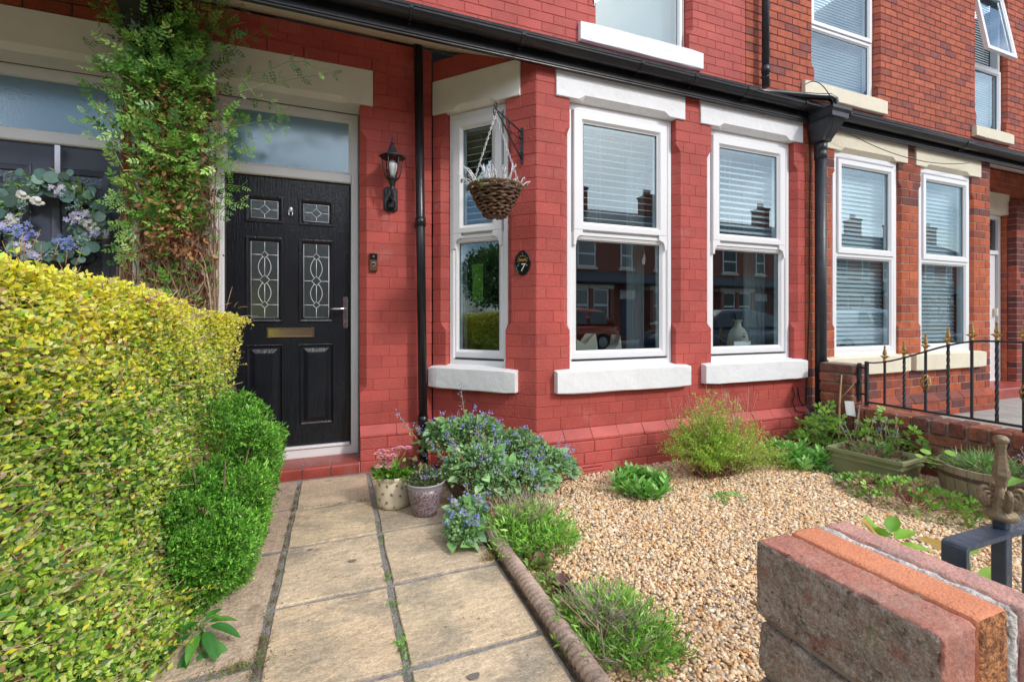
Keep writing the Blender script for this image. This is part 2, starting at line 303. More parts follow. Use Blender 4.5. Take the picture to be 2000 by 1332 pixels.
# ---------------------------------------------------------------- scatter
def norm(a): return a / np.maximum(np.linalg.norm(a, axis=-1, keepdims=True), 1e-9)
def basis(fwd, up):
    f = norm(fwd); r = norm(np.cross(f, up)); u = np.cross(r, f); return r, f, u
def scatter(name, tmpl, P, fwd, up, sc, cols, m, parent=None, smooth=True, org=None, **tags):
    TV, TF = tmpl[0], tmpl[1]; tc_ = tmpl[2] if len(tmpl) > 2 else None
    n = len(P); r, f, u = basis(fwd, up); sc = np.asarray(sc, float)
    if sc.ndim == 1: sc = np.repeat(sc[:, None], 3, 1)
    V = P[:, None, :] + r[:, None, :] * (TV[None, :, 0:1] * sc[:, None, 0:1]) + f[:, None, :] * (TV[None, :, 1:2] * sc[:, None, 1:2]) + u[:, None, :] * (TV[None, :, 2:3] * sc[:, None, 2:3])
    k = len(TV); F = (TF[None] + (np.arange(n) * k)[:, None, None]).reshape(-1, TF.shape[1])
    C = np.repeat(cols, len(TF), axis=0)
    if tc_ is not None: C = C * np.tile(tc_, (n, 1))
    V = V.reshape(-1, 3)
    o0 = ORG[parent.name] if parent is not None else (np.array(org, float) if org is not None else np.zeros(3))
    me = npmesh(name, V - o0, F, C, [m], smooth)
    o = link(name, me, parent, None if parent is not None else tuple(o0)); return tag(o, **tags)
def A3(l): return np.array(l, float)
LEAF = (A3([(0, 0, 0), (-.26, .3, .05), (-.25, .68, .05), (0, 1, -.03), (.25, .68, .05), (.26, .3, .05), (0, .33, -.03), (0, .68, -.02)]),
        np.array([(0, 6, 1), (1, 6, 7), (1, 7, 2), (2, 7, 3), (0, 5, 6), (5, 7, 6), (5, 4, 7), (4, 3, 7)]))
LANCE = (A3([(0, 0, 0), (-.11, .45, .04), (0, 1, -.06), (.11, .45, .04), (0, .45, 0)]), np.array([(0, 4, 1), (1, 4, 2), (0, 3, 4), (3, 2, 4)]))
BLADE = (A3([(-.03, 0, 0), (.03, 0, 0), (.028, .5, .04), (-.028, .5, .04), (0, 1, 0)]), np.array([(0, 1, 2), (0, 2, 3), (3, 2, 4)]))
HEART = (A3([(0, .06, 0), (-.28, -.06, .04), (-.42, .25, .06), (-.26, .66, .05), (0, 1.0, -.06), (.26, .66, .05), (.42, .25, .06), (.28, -.06, .04), (0, .4, -.04)]),
         np.array([(8, 0, 1), (8, 1, 2), (8, 2, 3), (8, 3, 4), (8, 4, 5), (8, 5, 6), (8, 6, 7), (8, 7, 0)]))
def compound(pairs=3, sl=.34):
    V = []; F = []
    def lf(px, py, ang, L):
        b = len(V); ca, sa = math.cos(ang), math.sin(ang)
        for (x, y, z) in [(0, 0, 0), (-.24, .5, .04), (0, 1, -.04), (.24, .5, .04)]:
            x *= L; y *= L; V.append((px + x * ca - y * sa, py + x * sa + y * ca, z * L))
        F.append((b, b + 1, b + 2)); F.append((b, b + 2, b + 3))
    for i in range(pairs):
        y = .2 + .5 * i / max(1, pairs - 1); lf(0, y, R(62), sl); lf(0, y, R(-62), sl)
    lf(0, .72, 0, sl * 1.25)
    b = len(V); V.extend([(-.012, 0, 0), (.012, 0, 0), (0, .8, 0)]); F.append((b, b + 1, b + 2))
    return (A3(V), np.array(F))
PINN = compound()
def trilobe():
    V = []; F = []
    for a in (-62, 0, 62):
        ca, sa = math.cos(R(a)), math.sin(R(a)); b = len(V)
        for (x, y, z) in [(0, .12, 0), (-.24, .55, .04), (-.16, .9, .02), (0, .8, -.03), (.16, .9, .02), (.24, .55, .04)]: V.append((x * ca - y * sa, x * sa + y * ca, z))
        F += [(b, b + 1, b + 2), (b, b + 2, b + 3), (b, b + 3, b + 4), (b, b + 4, b + 5)]
    return (A3(V), np.array(F))
TRI = trilobe()
def flower5():
    V = [(0, 0, .02)]; F = []
    for i in range(5):
        a = 2 * math.pi * i / 5; b = len(V)
        for (q, rr) in ((-.5, .6), (-.25, 1), (.25, 1), (.5, .6)): V.append((math.cos(a + q) * rr, math.sin(a + q) * rr, .08 if rr == 1 else .02))
        F += [(0, b, b + 1), (0, b + 1, b + 2), (0, b + 2, b + 3)]
    return (A3(V) * [1, 1, 1], np.array(F))
FLO = flower5()
def icos():
    t = (1 + 5 ** .5) / 2
    v = A3([(-1, t, 0), (1, t, 0), (-1, -t, 0), (1, -t, 0), (0, -1, t), (0, 1, t), (0, -1, -t), (0, 1, -t), (t, 0, -1), (t, 0, 1), (-t, 0, -1), (-t, 0, 1)]); v /= np.linalg.norm(v[0])
    f = np.array([(0, 11, 5), (0, 5, 1), (0, 1, 7), (0, 7, 10), (0, 10, 11), (1, 5, 9), (5, 11, 4), (11, 10, 2), (10, 7, 6), (7, 1, 8), (3, 9, 4), (3, 4, 2), (3, 2, 6), (3, 6, 8), (3, 8, 9), (4, 9, 5), (2, 4, 11), (6, 2, 10), (8, 6, 7), (9, 8, 1)])
    return v, f
def rdir(n, up=0.0, spread=1.0):
    v = rng.normal(size=(n, 3)) * spread; v[:, 2] += up; return norm(v)
def pick(pal, n, p=None, jit=.18):
    pal = np.array(pal, float); i = rng.choice(len(pal), n, p=p); c = pal[i]
    return np.clip(c * (1 + rng.normal(size=(n, 1)) * jit), 0, 1)
# ---------------------------------------------------------------- the setting: ground, road, path, gravel
def sheet(name, x0, x1, y0, y1, z, m, kind='structure', parent=None):
    b = MB(); b.V = [(x0, y0, z), (x1, y0, z), (x1, y1, z), (x0, y1, z)]; b.face((0, 1, 2, 3)); return b.build(name, m, parent, kind=kind)
sheet('ground', -220, 220, -220, 220, -.16, M['soil'])
sheet('road', -120, 160, -11.6, -2.2, -.13, M['tarmac'])
def block(name, x0, x1, y0, y1, z0, z1, m, **k): return MB().box(x0, x1, y0, y1, z0, z1, .006).build(name, m, **k)
block('pavement', -60, 90, -2.05, .12, -.2, -.02, M['flag'], kind='structure')
block('kerb', -60, 90, -2.2, -2.06, -.2, -.025, M['flag'], kind='structure')
block('pavement', -60, 90, -13.4, -11.75, -.2, -.02, M['flag'], kind='structure')
block('kerb', -60, 90, -11.74, -11.6, -.2, -.025, M['flag'], kind='structure')
block('garden_bed', -3.4, 4.05, .13, 3.75, -.15, -.028, M['soil'], kind='structure')
block('neighbour_path', 4.14, 10.4, .13, 3.9, -.15, .09, M['flag'], kind='structure')
block('neighbour_yard', -3.2, -1.72, .13, 3.75, -.026, -.01, M['slabpink'], kind='structure')
# path of riven slabs
pth = empty('path', (0, 2, 0), kind='structure')
MB().box(-.66, .705, .14, 3.56, -.10, -.010, .004).build('mortar_bed', M['joint'], pth)
rows = [3.50, 2.975, 2.505, 2.0, 1.503, 1.0, .50, .15]
def slab(x0, x1, y0, y1, m, name='paving_slab', dz=0.0, jit=.007, tone=1.0):
    n = 7; xs = np.linspace(x0, x1, n); ys = np.linspace(y0, y1, n); b = MB(); z = dz + random.uniform(-.0015, .0015)
    ring = []
    for i in range(n): ring.append((xs[i], y0))
    for i in range(1, n): ring.append((x1, ys[i]))
    for i in range(1, n): ring.append((xs[n - 1 - i], y1))
    for i in range(1, n - 1): ring.append((x0, ys[n - 1 - i]))
    cx, cy = (x0 + x1) / 2, (y0 + y1) / 2
    jr = [random.uniform(-jit, jit * .3) for _ in ring]; jr = [(jr[i] + jr[i - 1]) / 2 for i in range(len(jr))]
    def rr(e, zz):
        o = []
        for (x, y), q in zip(ring, jr):
            dx = (1 if x > cx else -1) * min(1, abs(x - cx) / ((x1 - x0) / 2)) ** 8; dy = (1 if y > cy else -1) * min(1, abs(y - cy) / ((y1 - y0) / 2)) ** 8
            o.append((x + dx * (q - e), y + dy * (q - e), zz + random.uniform(-.0008, .0008)))
        return o
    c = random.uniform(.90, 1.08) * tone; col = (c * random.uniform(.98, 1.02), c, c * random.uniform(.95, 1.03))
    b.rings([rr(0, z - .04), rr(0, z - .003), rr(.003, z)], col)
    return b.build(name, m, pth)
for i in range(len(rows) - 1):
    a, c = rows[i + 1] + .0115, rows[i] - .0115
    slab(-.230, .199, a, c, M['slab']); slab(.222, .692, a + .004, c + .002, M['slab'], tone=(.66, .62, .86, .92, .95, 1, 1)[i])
for a, c in ((3.02, 3.50), (2.50, 2.99), (1.72, 2.47), (.92, 1.69), (.16, .89)): slab(-.64, -.256, a, c, M['slabpink'], dz=-.002)

# gravel: one bed of real stones
def gravel():
    n = 56000
    X = rng.uniform(.79, 4.02, n * 2); Y = rng.uniform(.45, 2.93, n * 2)
    d = np.hypot(X, Y); keep = (rng.uniform(size=n * 2) < np.clip(1.25 - d * .16, .42, 1)) & ~((X > 3.3) & (Y > 2.2) & (rng.uniform(size=n * 2) < .8)) & ~((X < .95) & (Y > .6) & (Y < 2.4) & (rng.uniform(size=n * 2) < .5))
    X, Y = X[keep], Y[keep]; n = len(X)
    s = np.clip(rng.lognormal(-5.10, .30, n), .0032, .0115) * (1 + .12 * np.clip(np.hypot(X, Y) - 2.2, 0, 3))
    Z = -.024 + rng.uniform(0, .012, n) + .02 * np.exp(-((X - 2.6) ** 2) / 3)
    pal = [(.84, .60, .35), (.86, .69, .47), (.76, .48, .24), (.90, .81, .66), (.64, .44, .28), (.56, .45, .36), (.70, .36, .14), (.34, .29, .27), (.80, .60, .38)]
    C = pick(pal, n, [.25, .19, .12, .05, .12, .07, .05, .03, .12], .09)
    V, F = icos(); g = empty('gravel_bed', (2.4, 1.7, -.02), kind='stuff'); 
    T = []
    for k in range(8):
        v = V * (1 + rng.normal(size=(12, 1)) * .20); T.append((v, F))
    k = rng.integers(0, 8, n); VV = []; FF = []; CC = []; off = 0
    P = np.stack([X, Y, Z], 1); f = rdir(n, 0, 1); f[:, 2] *= .35; u = rdir(n, 2.5)
    r, f2, u2 = basis(f, u); sc = np.stack([s * rng.uniform(.7, 1.15, n), s * rng.uniform(1.0, 1.6, n), s * rng.uniform(.5, .9, n)], 1)
    for j in range(8):
        q = k == j; t = T[j][0]
        W = P[q][:, None] + r[q][:, None] * (t[None, :, 0:1] * sc[q][:, None, 0:1]) + f2[q][:, None] * (t[None, :, 1:2] * sc[q][:, None, 1:2]) + u2[q][:, None] * (t[None, :, 2:3] * sc[q][:, None, 2:3])
        m = int(q.sum()); VV.append(W.reshape(-1, 3)); FF.append((F[None] + (np.arange(m) * 12)[:, None, None]).reshape(-1, 3) + off); off += m * 12
        CC.append(np.repeat(C[q], 20, 0))
    me = npmesh('gravel', np.concatenate(VV) - np.array((2.4, 1.7, -.02)), np.concatenate(FF), np.concatenate(CC), [M['pebble']], True)
    o = link('gravel', me, g); o['kind'] = 'stuff'
gravel()

MB().box(.775, 3.99, .14, 2.96, -.03, -.020).build('gravel_fines', M['gravelbase'], None, kind='structure')
# rope-top edging tiles
def rope_tile(y0, y1):
    b = MB(); n = 20; rs = []; st = int((y1 - y0) / .004)
    for i in range(st + 1):
        y = y0 + (y1 - y0) * i / st; e = min(i, st - i); k = 1 if e > 1 else .82
        r_ = []
        for q in range(n):
            t = 2 * math.pi * q / n; rad = (.0195 + .0155 * abs(math.sin(1.0 * (t - y / .056 * 2 * math.pi) + 0)) ** .55) * k
            r_.append((.742 + math.cos(t) * rad, y, .030 + math.sin(t) * rad))
        rs.append(r_)
    b.rings(rs, sm=True)
    b.box(.730, .756, y0 + .002, y1 - .002, -.09, .012, .004)
    return b
edg = empty('rope_edging', (.742, 1.5, 0), 'twisted rope top terracotta edging along the right side of the path', 'garden edging')
y = .2
while y < 2.45:
    rope_tile(y + .0015, min(y + .228, 2.5)).build('edging_tile', M['rope'], edg); y += .23

# ---------------------------------------------------------------- brick walls
BR = []      # collected per house: (weight, MB builder, material)
C0 = .086
def cz(k): return .757 + C0 * k
CAM = np.array((0, 0, H))
def chf(ref, z):
    if not ref: return 0
    lo, hi, c = ref
    if z < lo: return c * max(0, 1 - (lo - z) / .05) ** .6 if z > lo - .05 else 0
    if z > hi: return c * max(0, 1 - (z - hi) / .05) ** .6 if z < hi + .05 else 0
    return c
def brick(T, s0, s1, z0, z1, cl, cr, t=.10, b=.004, col=(1, 1, 1), dd=0.0, j=.0012, off=None, mi=0, mb=None):
    B = mb or MB(); zs = [z0, z0 + b, z1 - b, z1]
    def flag(ref): return ref and (chf(ref, z0) != chf(ref, z1))
    if flag(cl) or flag(cr): zs = [z0, z0 + b] + [z0 + (z1 - z0) * q for q in (.2, .35, .5, .65, .8)] + [z1 - b, z1]
    rs = []; js = [random.uniform(-j, j) for _ in range(4)]
    for i, z in enumerate(zs):
        e = b if i in (0, len(zs) - 1) else 0; q = i / (len(zs) - 1)
        d = dd + (js[0] * (1 - q) + js[1] * q) + (off(z) if off else 0)
        a, c = max(b, chf(cl, z)), max(b, chf(cr, z)); s0_, s1_ = s0 + (js[2] if not cl else 0), s1 + (js[3] if not cr else 0)
        rs.append([T(s0_ + e, -t, z), T(s0_ + e, d - a, z), T(s0_ + a, d - e, z), T(s1_ - c, d - e, z), T(s1_ - e, d - c, z), T(s1_ - e, -t, z)])
    B.rings(rs, col, mi=mi); return B
PAINT = [(1, 1, 1), (.96, .94, .94), (1.04, 1.03, 1.03), (1.0, 1.05, 1.04), (.92, .92, .93)]
ORANGE = [(.45, .115, .050), (.42, .105, .048), (.48, .13, .056), (.40, .10, .05), (.44, .12, .058), (.37, .09, .05), (.45, .118, .054), (.30, .08, .05)]
UPPER = [(.43, .11, .062), (.40, .10, .058), (.46, .12, .068), (.38, .095, .058), (.44, .115, .062), (.42, .105, .06), (.31, .085, .06), (.26, .08, .068), (.43, .11, .06), (.40, .10, .06)]
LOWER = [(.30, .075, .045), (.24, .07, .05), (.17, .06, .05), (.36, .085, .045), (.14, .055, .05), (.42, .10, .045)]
BROWN = [(.30, .07, .03), (.27, .06, .028), (.33, .08, .035), (.24, .055, .03)]
def wallface(T, S0, S1, k0, k1, cuts, pal, out, mort, zmax=None, joint=.004, header=4, phase=0.0, gap=0.004, rec=.0045, bev=.004, refL=None, refR=None, zf=None, dark=None, only=None):
    """courses of bricks on one plane; `out` collects (area, MB) and mort is an MB for the mortar behind."""
    for k in range(k0, k1):
        z0, z1 = cz(k), cz(k + 1); zm = (z0 + z1) / 2
        ints = [(S0, S1, refL, refR)]
        for (a, b, za, zb, ref) in cuts:
            if za < zm < zb:
                nx = []
                for (p, q, rl, rr_) in ints:
                    if b <= p or a >= q: nx.append((p, q, rl, rr_)); continue
                    if a > p + .02: nx.append((p, a, rl, ref))
                    if b < q - .02: nx.append((b, q, ref, rr_))
                ints = nx
        for (p, q, rl, rr_) in ints:
            if zmax is not None:
                lim = zmax((p + q) / 2)
                if z0 > lim: continue
            hd = (k % header == 0); L = .1175 if hd else .235
            o = phase + (.0588 if hd else (.1175 if k % 2 else 0))
            m0 = math.ceil((p - o + .05) / L); js = []
            while o + m0 * L < q - .05: js.append(o + m0 * L); m0 += 1
            e = [p] + js + [q]
            for i in range(len(e) - 1):
                a, b = e[i] + (gap if i else 0), e[i + 1] - (gap if i < len(e) - 2 else 0)
                pl = pal(k, (a + b) / 2, zm) if callable(pal) else pal
                col = random.choice(pl); jv = random.uniform(.92, 1.08); col = tuple(c * jv for c in col)
                mbk = brick(T, a, b, z0 + joint, z1 - joint, rl if i == 0 else None, rr_ if i == len(e) - 2 else None, col=col, b=bev)
                c = np.array(T((a + b) / 2, 0, zm)); n_ = np.array(T(0, 1, 0)) - np.array(T(0, 0, 0)); v = CAM - c; dist = np.linalg.norm(v)
                u_ = c - CAM; depth = u_[0] * .3584 + u_[1] * .9336
                vis = 0
                if depth > .1:
                    px = (u_[0] * .9336 - u_[1] * .3584) / depth * 889; py = u_[2] / depth * 889
                    if abs(px) < 1040 and -720 < py < 640: vis = (b - a) * C0 * max(0.02, float(v @ n_) / dist) / dist ** 2
                out.append((vis, mbk))
            g0 = [0, .002, .5, .998, 1] if (rl or rr_) else [0, 1]
            rs = []
            for t_ in ([0, .25, .5, .75, 1] if (rl or rr_) else [0, 1]):
                z = z0 + (z1 - z0) * t_; a = max(.006, chf(rl, z)); c_ = max(.006, chf(rr_, z)); dd = -rec
                rs.append([T(p + .003, -.095, z), T(p + .003, dd - a, z), T(p + a, dd, z), T(q - c_, dd, z), T(q - .003, dd - c_, z), T(q - .003, -.095, z)])
            mort.rings(rs)
def emit(parent, out, m, cap=292, name='brick'):
    out.sort(key=lambda r: -r[0])
    for i, (vv, b) in enumerate(out[:cap]): b.build(name, m, parent)
    rest = out[cap:]
    if rest:
        B = MB()
        for _, b in rest:
            o = len(B.V); B.V += b.V; B.F += [tuple(i + o for i in f) for f in b.F]; B.C += b.C; B.S += b.S; B.I += b.I
        B.build(name, m, parent, kind='stuff')

# key lines of the terrace
YW, YB, YU = 3.60, 2.95, 3.68
A = (1.316, YB); Bc = (.707, YW)
def unit(a, b):
    L = math.hypot(b[0] - a[0], b[1] - a[1]); return ((b[0] - a[0]) / L, (b[1] - a[1]) / L), L
Ds, Ls = unit(A, Bc); Ns = (-Ds[1], Ds[0]);
if Ns[1] > 0: Ns = (Ds[1], -Ds[0])
SIDE = frame_T(A, Ds, Ns)            # s from the arris towards the inner corner
BAY = planeY(YB); MAIN = planeY(YW); UP = planeY(YU)
def soff(y): return 2.925 + (y - 2.91) * (3.27 - 2.925) / (YW - 2.91)
h7 = empty('terraced_house', (1.6, 3.7, 0), 'painted red brick terraced house with black door and white framed bay window', 'house', 'terraced houses of the street')
h5 = empty('terraced_house', (-3.0, 3.7, 0), 'brown brick terraced house with slate grey door behind the climbing plant', 'house', 'terraced houses of the street')
h9 = empty('terraced_house', (6.6, 3.7, 0), 'unpainted orange brick terraced house with cream lintels right of the painted one', 'house', 'terraced houses of the street')
CH = (1.101, 2.477, .05)
o7, m7 = [], MB(); o7p = []
# ground floor, main wall and bay of the painted house
wallface(MAIN, -1.06, .70, -9, 29, [(-.835, .157, -1, 2.735, (.62, 2.49, .05)), (-.93, .253, 2.735, 3.003, None)], PAINT, o7, m7, lambda s: soff(YW), phase=.02, joint=.0014, gap=.0009, rec=.0022, bev=.0028)
wallface(SIDE, 0, Ls, -5, 29, [(.245, .765, .74, 2.735, CH), (.122, .885, 2.735, 3.0, None)], PAINT, o7, m7, lambda s: soff(YB + (YW - YB) * s / Ls) + .02, phase=.115, joint=.0014, gap=.0009, rec=.0022, bev=.0028)
BC7 = [(1.585, 2.546, .74, 2.735, CH), (2.915, 3.885, .74, 2.735, CH), (1.468, 2.632, 2.735, 3.0, None), (2.79, 3.984, 2.735, 3.0, None)]
wallface(BAY, 1.316, 4.03, -5, 27, BC7, PAINT, o7, m7, phase=1.316 + .075, joint=.0014, gap=.0009, rec=.0022, bev=.0028)
OBU = [(1.0, 1.0, 1.0), (.97, .95, .95), (1.04, 1.02, 1.03)]
wallface(UP, -1.06, 4.11, 32, 65, [(2.25, 3.344, 3.84, 5.45, (4.08, 5.3, .05))], OBU, header=99, out=o7, mort=m7, phase=.05, joint=.0028, gap=.0024, rec=.0035, bev=.0035)
# plinth with its chamfered top course, set out by 5 cm
def plinth(T, s0, s1, out, pal, mort, drop=0, mit=(0, 0)):
    for k in (-9, -8, -7): 
        z0, z1 = cz(k), cz(k + 1); L = .235; o = .1175 if k % 2 else .03
        js = [s0] + [o + L * i for i in range(-60, 60) if s0 + .06 < o + L * i < s1 - .06] + [s1]
        for i in range(len(js) - 1): out.append((.004, brick(T, js[i] + .0025, js[i + 1] - .0025, z0 + .0025, z1 - .0025, None, None, col=random.choice(pal), dd=.05)))
        mort.rings([[T(s0 + .004, -.05, z), T(s0 + .004, .045, z), T(s1 - .004, .045, z), T(s1 - .004, -.05, z)] for z in (z0, z1)])
    z0, z1 = cz(-6), cz(-5); n = max(1, round((s1 - s0) / .225)); 
    for i in range(n):
        a, b = s0 + (s1 - s0) * i / n + .0025, s0 + (s1 - s0) * (i + 1) / n - .0025
        jb = random.uniform(-.004, .004); B = MB(); rs = []
        for z, d in ((z0 + .002, .046), (z0 + .006, .052 + jb), (z0 + .020, .052 + jb), (z0 + .026, .047 + jb), (z1 - .002, .002)):
            rs.append([T(a, -.06, z), T(a, d, z), T(b, d, z), T(b, -.06, z)])
        B.rings(rs, random.choice(pal)); out.append((.01, B))
    mort.rings([[T(s0, -.05, z), T(s0, d, z), T(s1, d, z), T(s1, -.05, z)] for z, d in ((z0, .044), (z0 + .02, .044), (z1, -.006))])
pl = []
plinth(MAIN, .157, .69, pl, PAINT, m7); plinth(SIDE, -.021, Ls - .02, pl, PAINT, m7); plinth(BAY, 1.316 - .022, 4.03, pl, PAINT, m7)
# label mould round the door lintel: projecting bricks
def proj(s0, s1, z0, z1, d=.016): o7.append((.01, brick(MAIN, s0, s1, z0, z1, None, None, t=.05, dd=d, j=.0005, b=.003, col=(1, 1, 1))))
x = -.93
while x < .34: proj(x + .0015, min(x + .233, .351), 3.004, 3.088); x += .235
proj(.256, .351, 2.9185, 3.001); proj(.256, .351, 2.832, 2.9155); proj(.256, .504, 2.742, 2.829)
emit(h7, o7, M['paintbrick'], 280)
for _, b in pl[:]: pass
emit(h7, pl, M['paintplinth'], 400, 'plinth_brick')
m7.build('wall', M['paintmortar'], h7)

# unpainted neighbour on the right
o9, m9, m9u = [], MB(), MB(); o9u = []
ML = planeY(YB)
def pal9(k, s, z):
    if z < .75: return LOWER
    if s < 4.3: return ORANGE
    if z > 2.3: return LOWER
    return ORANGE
CH9 = (1.101, 2.477, .05)
BC9 = [(4.43, 5.40, .74, 2.735, CH9), (5.775, 6.715, .74, 2.735, CH9), (4.30, 5.53, 2.735, 2.96, None), (5.67, 6.88, 2.735, 2.96, None)]
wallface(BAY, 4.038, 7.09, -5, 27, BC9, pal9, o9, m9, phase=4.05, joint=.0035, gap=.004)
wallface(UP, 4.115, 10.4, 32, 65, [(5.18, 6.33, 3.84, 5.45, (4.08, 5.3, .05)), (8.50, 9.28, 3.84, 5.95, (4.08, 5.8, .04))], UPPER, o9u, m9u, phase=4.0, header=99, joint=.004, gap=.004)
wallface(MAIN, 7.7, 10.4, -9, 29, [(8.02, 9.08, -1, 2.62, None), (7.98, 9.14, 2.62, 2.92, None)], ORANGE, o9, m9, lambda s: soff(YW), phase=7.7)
Dr, Lr = unit((7.09, YB), (7.70, YW)); SR = frame_T((7.09, YB), Dr, (Dr[1], -Dr[0]))
wallface(SR, 0, Lr, -5, 29, [], ORANGE, o9, m9, lambda s: soff(YB + .65 * s / Lr), phase=0)
PUR_SHADE = [(.13, .045, .045), (.17, .05, .045), (.20, .06, .05), (.34, .08, .05)]  # pier in shadow: the shade is put into these dark purple brick colours
wallface(planeY(3.50), 9.10, 9.56, -8, 24, [], PUR_SHADE, o9, m9, phase=9.1)
wallface(frame_T((9.10, 3.5), (0, 1), (-1, 0)), 0, .1, -8, 24, [], PUR_SHADE, o9, m9, phase=0)
p9 = []; plinth(BAY, 4.038, 7.11, p9, LOWER, m9)
def emit2(parent, a, b, m, cap=290):
    allb = a + b; emit(parent, allb, m, cap)
emit2(h9, o9, o9u, M['brick'])
for i, (_, b) in enumerate(p9):
    for j in range(len(b.C)): b.C[j] = tuple(c * 1.0 for c in b.C[j])
emit(h9, p9, M['brick'], 400, 'plinth_brick')
m9.build('wall', M['mortar_pale'], h9); m9u.build('upper_wall', M['mortar_dark'], h9)
# left neighbour
o5, m5 = [], MB()
wallface(MAIN, -3.6, -1.063, -9, 29, [(-2.28, -1.285, -1, 2.735, None), (-2.38, -1.19, 2.735, 2.99, None)], BROWN, o5, m5, lambda s: soff(YW), phase=-1.06)
wallface(UP, -3.6, -1.063, 32, 65, [], BROWN, o5, m5, phase=0)
emit(h5, o5, M['brick'], 90); m5.build('wall', M['mortar_dark'], h5)

# roofs, soffits, fascia, floors and the box of each house
def roofs(h, x0, x1, tx):
    b = MB(); sl = math.atan2(.52, .9)
    b.rings([[(x, 2.85, 3.04), (x, 3.69, 3.535), (x, 3.69, 3.58), (x, 2.83, 3.075)] for x in (x0, x1)]); b.build('lean_to_roof', M['slate'], h)
    b = MB(); b.rings([[(x, 2.922, soff(2.922)), (x, YW + .12, soff(YW + .12)), (x, YW + .12, soff(YW + .12) + .02), (x, 2.922, soff(2.922) + .02)] for x in (x0, x1)]); b.build('soffit', M['soffit'], h)
    b = MB(); b.rings([[(x, YU - .25, 6.45), (x, 7.2, 8.85), (x, 11.0, 6.45), (x, 11.0, 6.35), (x, 7.2, 8.73), (x, YU - .25, 6.35)] for x in (x0, x1)]); b.build('main_roof', M['slate'], h)
    b = MB(); b.box(x0, x1, 9.0, 9.1, -.1, 6.4); b.box(x0, x1, YU + .125, 9, 3.0, 3.06); b.build('rear_wall', M['room'], h)
    b = MB(); b.box(x0, x1, 3.76, 9, -.06, .0)
    if h is not h5: b.box(1.40 if h is h7 else 4.2, 4.0 if h is h7 else 7.0, 3.06, 3.758, -.06, .0)
    b.build('floor', M['roomfloor'], h)
    for nm, z in (('ceiling', 2.94),): MB().box(x0, x1, 3.98, 9, z, z + .05).build(nm, M['room'], h)
roofs(h5, -3.6, -1.063, 0); roofs(h7, -1.06, 4.112, 0); roofs(h9, 4.118, 10.4, 0)
for h, x in ((h7, -1.02), (h7, .60), (h7, 4.06), (h9, 7.55), (h9, 10.3)):
    b = MB(); b.box(x, x + .04, 3.80, 8.98, .001, 6.3)
    if x == 4.06: b.box(x, x + .04, 3.06, 3.79, .001, 2.9)
    b.build('party_wall', M['room'], h)
def fascia(h, x0, x1):
    b = MB(); b.box(x0, x1, 2.898, 2.922, 2.937, 3.040, .002); b.box(x0, x1, 2.888, 2.920, 2.921, 2.935, .003); b.box(x0, x1, 2.892, 2.918, 2.906, 2.920, .004)
    b.build('fascia', M['blackplastic'], h)
fascia(h5, -3.6, -1.063); fascia(h7, -1.06, 4.112); fascia(h9, 4.118, 10.4)
def gutter(h, x0, x1, m, unions, y=2.845, z=3.030, r=.052, sag=0):
    b = MB(); rs = []
    for x in (x0, x1):
        o = [(x, y + math.cos(t) * r, z + math.sin(t) * r) for t in [math.pi + math.pi * i / 10 for i in range(11)]]
        i_ = [(x, y + math.cos(t) * (r - .004), z + math.sin(t) * (r - .004)) for t in [2 * math.pi - math.pi * i / 10 for i in range(11)]]
        rs.append(o + i_)
    b.rings(rs, sm=False); b.tube([(x0, y - r, z), (x1, y - r, z)], .0045, 6)
    b.build('gutter', m, h)
    for (ux, wd) in unions:
        b = MB(); rs = []
        for k, x in enumerate((ux - wd, ux - wd + .004, ux + wd - .004, ux + wd)):
            rr_ = r + (.003 if k in (0, 3) else .007)
            rs.append([(x, y + math.cos(t) * rr_, z + .002 + math.sin(t) * rr_) for t in [math.pi + math.pi * i / 10 for i in range(11)]] + [(x, y + math.cos(t) * (r - .002), z + .004 + math.sin(t) * (r - .002)) for t in [2 * math.pi - math.pi * i / 10 for i in range(11)]])
        b.rings(rs); b.box(ux - wd * .7, ux + wd * .7, y + r * .6, 2.896, z - r - .012, z - .01, .002)
        b.build('gutter_bracket', m, h)
gutter(h5, -3.6, -1.075, M['blackplastic'], [(-1.9, .014)])
gutter(h7, -1.05, 4.03, M['blackplastic'], [(-.45, .012), (.42, .012), (1.16, .018), (2.11, .016), (2.62, .014), (3.20, .05), (3.84, .012)])
gutter(h9, 4.16, 10.4, M['blackplastic'], [(4.42, .016), (6.35, .06), (8.2, .016)], z=3.02)

# ---------------------------------------------------------------- sills, lintels, steps
def sill(h, T, s0, s1, z0, z1, m, d0=-.05, d1=.062, name='sill', slope=.018, rough=0.003):
    b = MB(); n = 9; rs = []
    prof = [(d0, z0 + .004), (d1 - .006, z0), (d1, z0 + .006), (d1 + .001, z1 - slope - .006), (d1 - .007, z1 - slope), (d0, z1)]
    for i in range(n + 1):
        s_ = s0 + (s1 - s0) * i / n; e = .006 if i in (0, n) else 0
        q = [random.uniform(-rough, rough) for _ in prof]; q[0] = q[5] = 0
        rs.append([T(s_ if not e else s_, d - (e if d > 0 else 0) + qq * (.4), z + qq * (1 if z < z1 - .05 else .25) + (e * (1 if z < (z0 + z1) / 2 else -1))) for (d, z), qq in zip(prof, q)])
    b.rings(rs); return b.build(name, m, h)
sill(h7, BAY, 1.458, 2.652, .590, .774, M['whitepaint']); sill(h7, BAY, 2.806, 3.988, .590, .774, M['whitepaint']); sill(h7, SIDE, .142, .892, .594, .774, M['whitepaint'])
sill(h9, BAY, 4.26, 5.50, .585, .774, M['creampaint']); sill(h9, BAY, 5.595, 6.885, .585, .774, M['creampaint'])
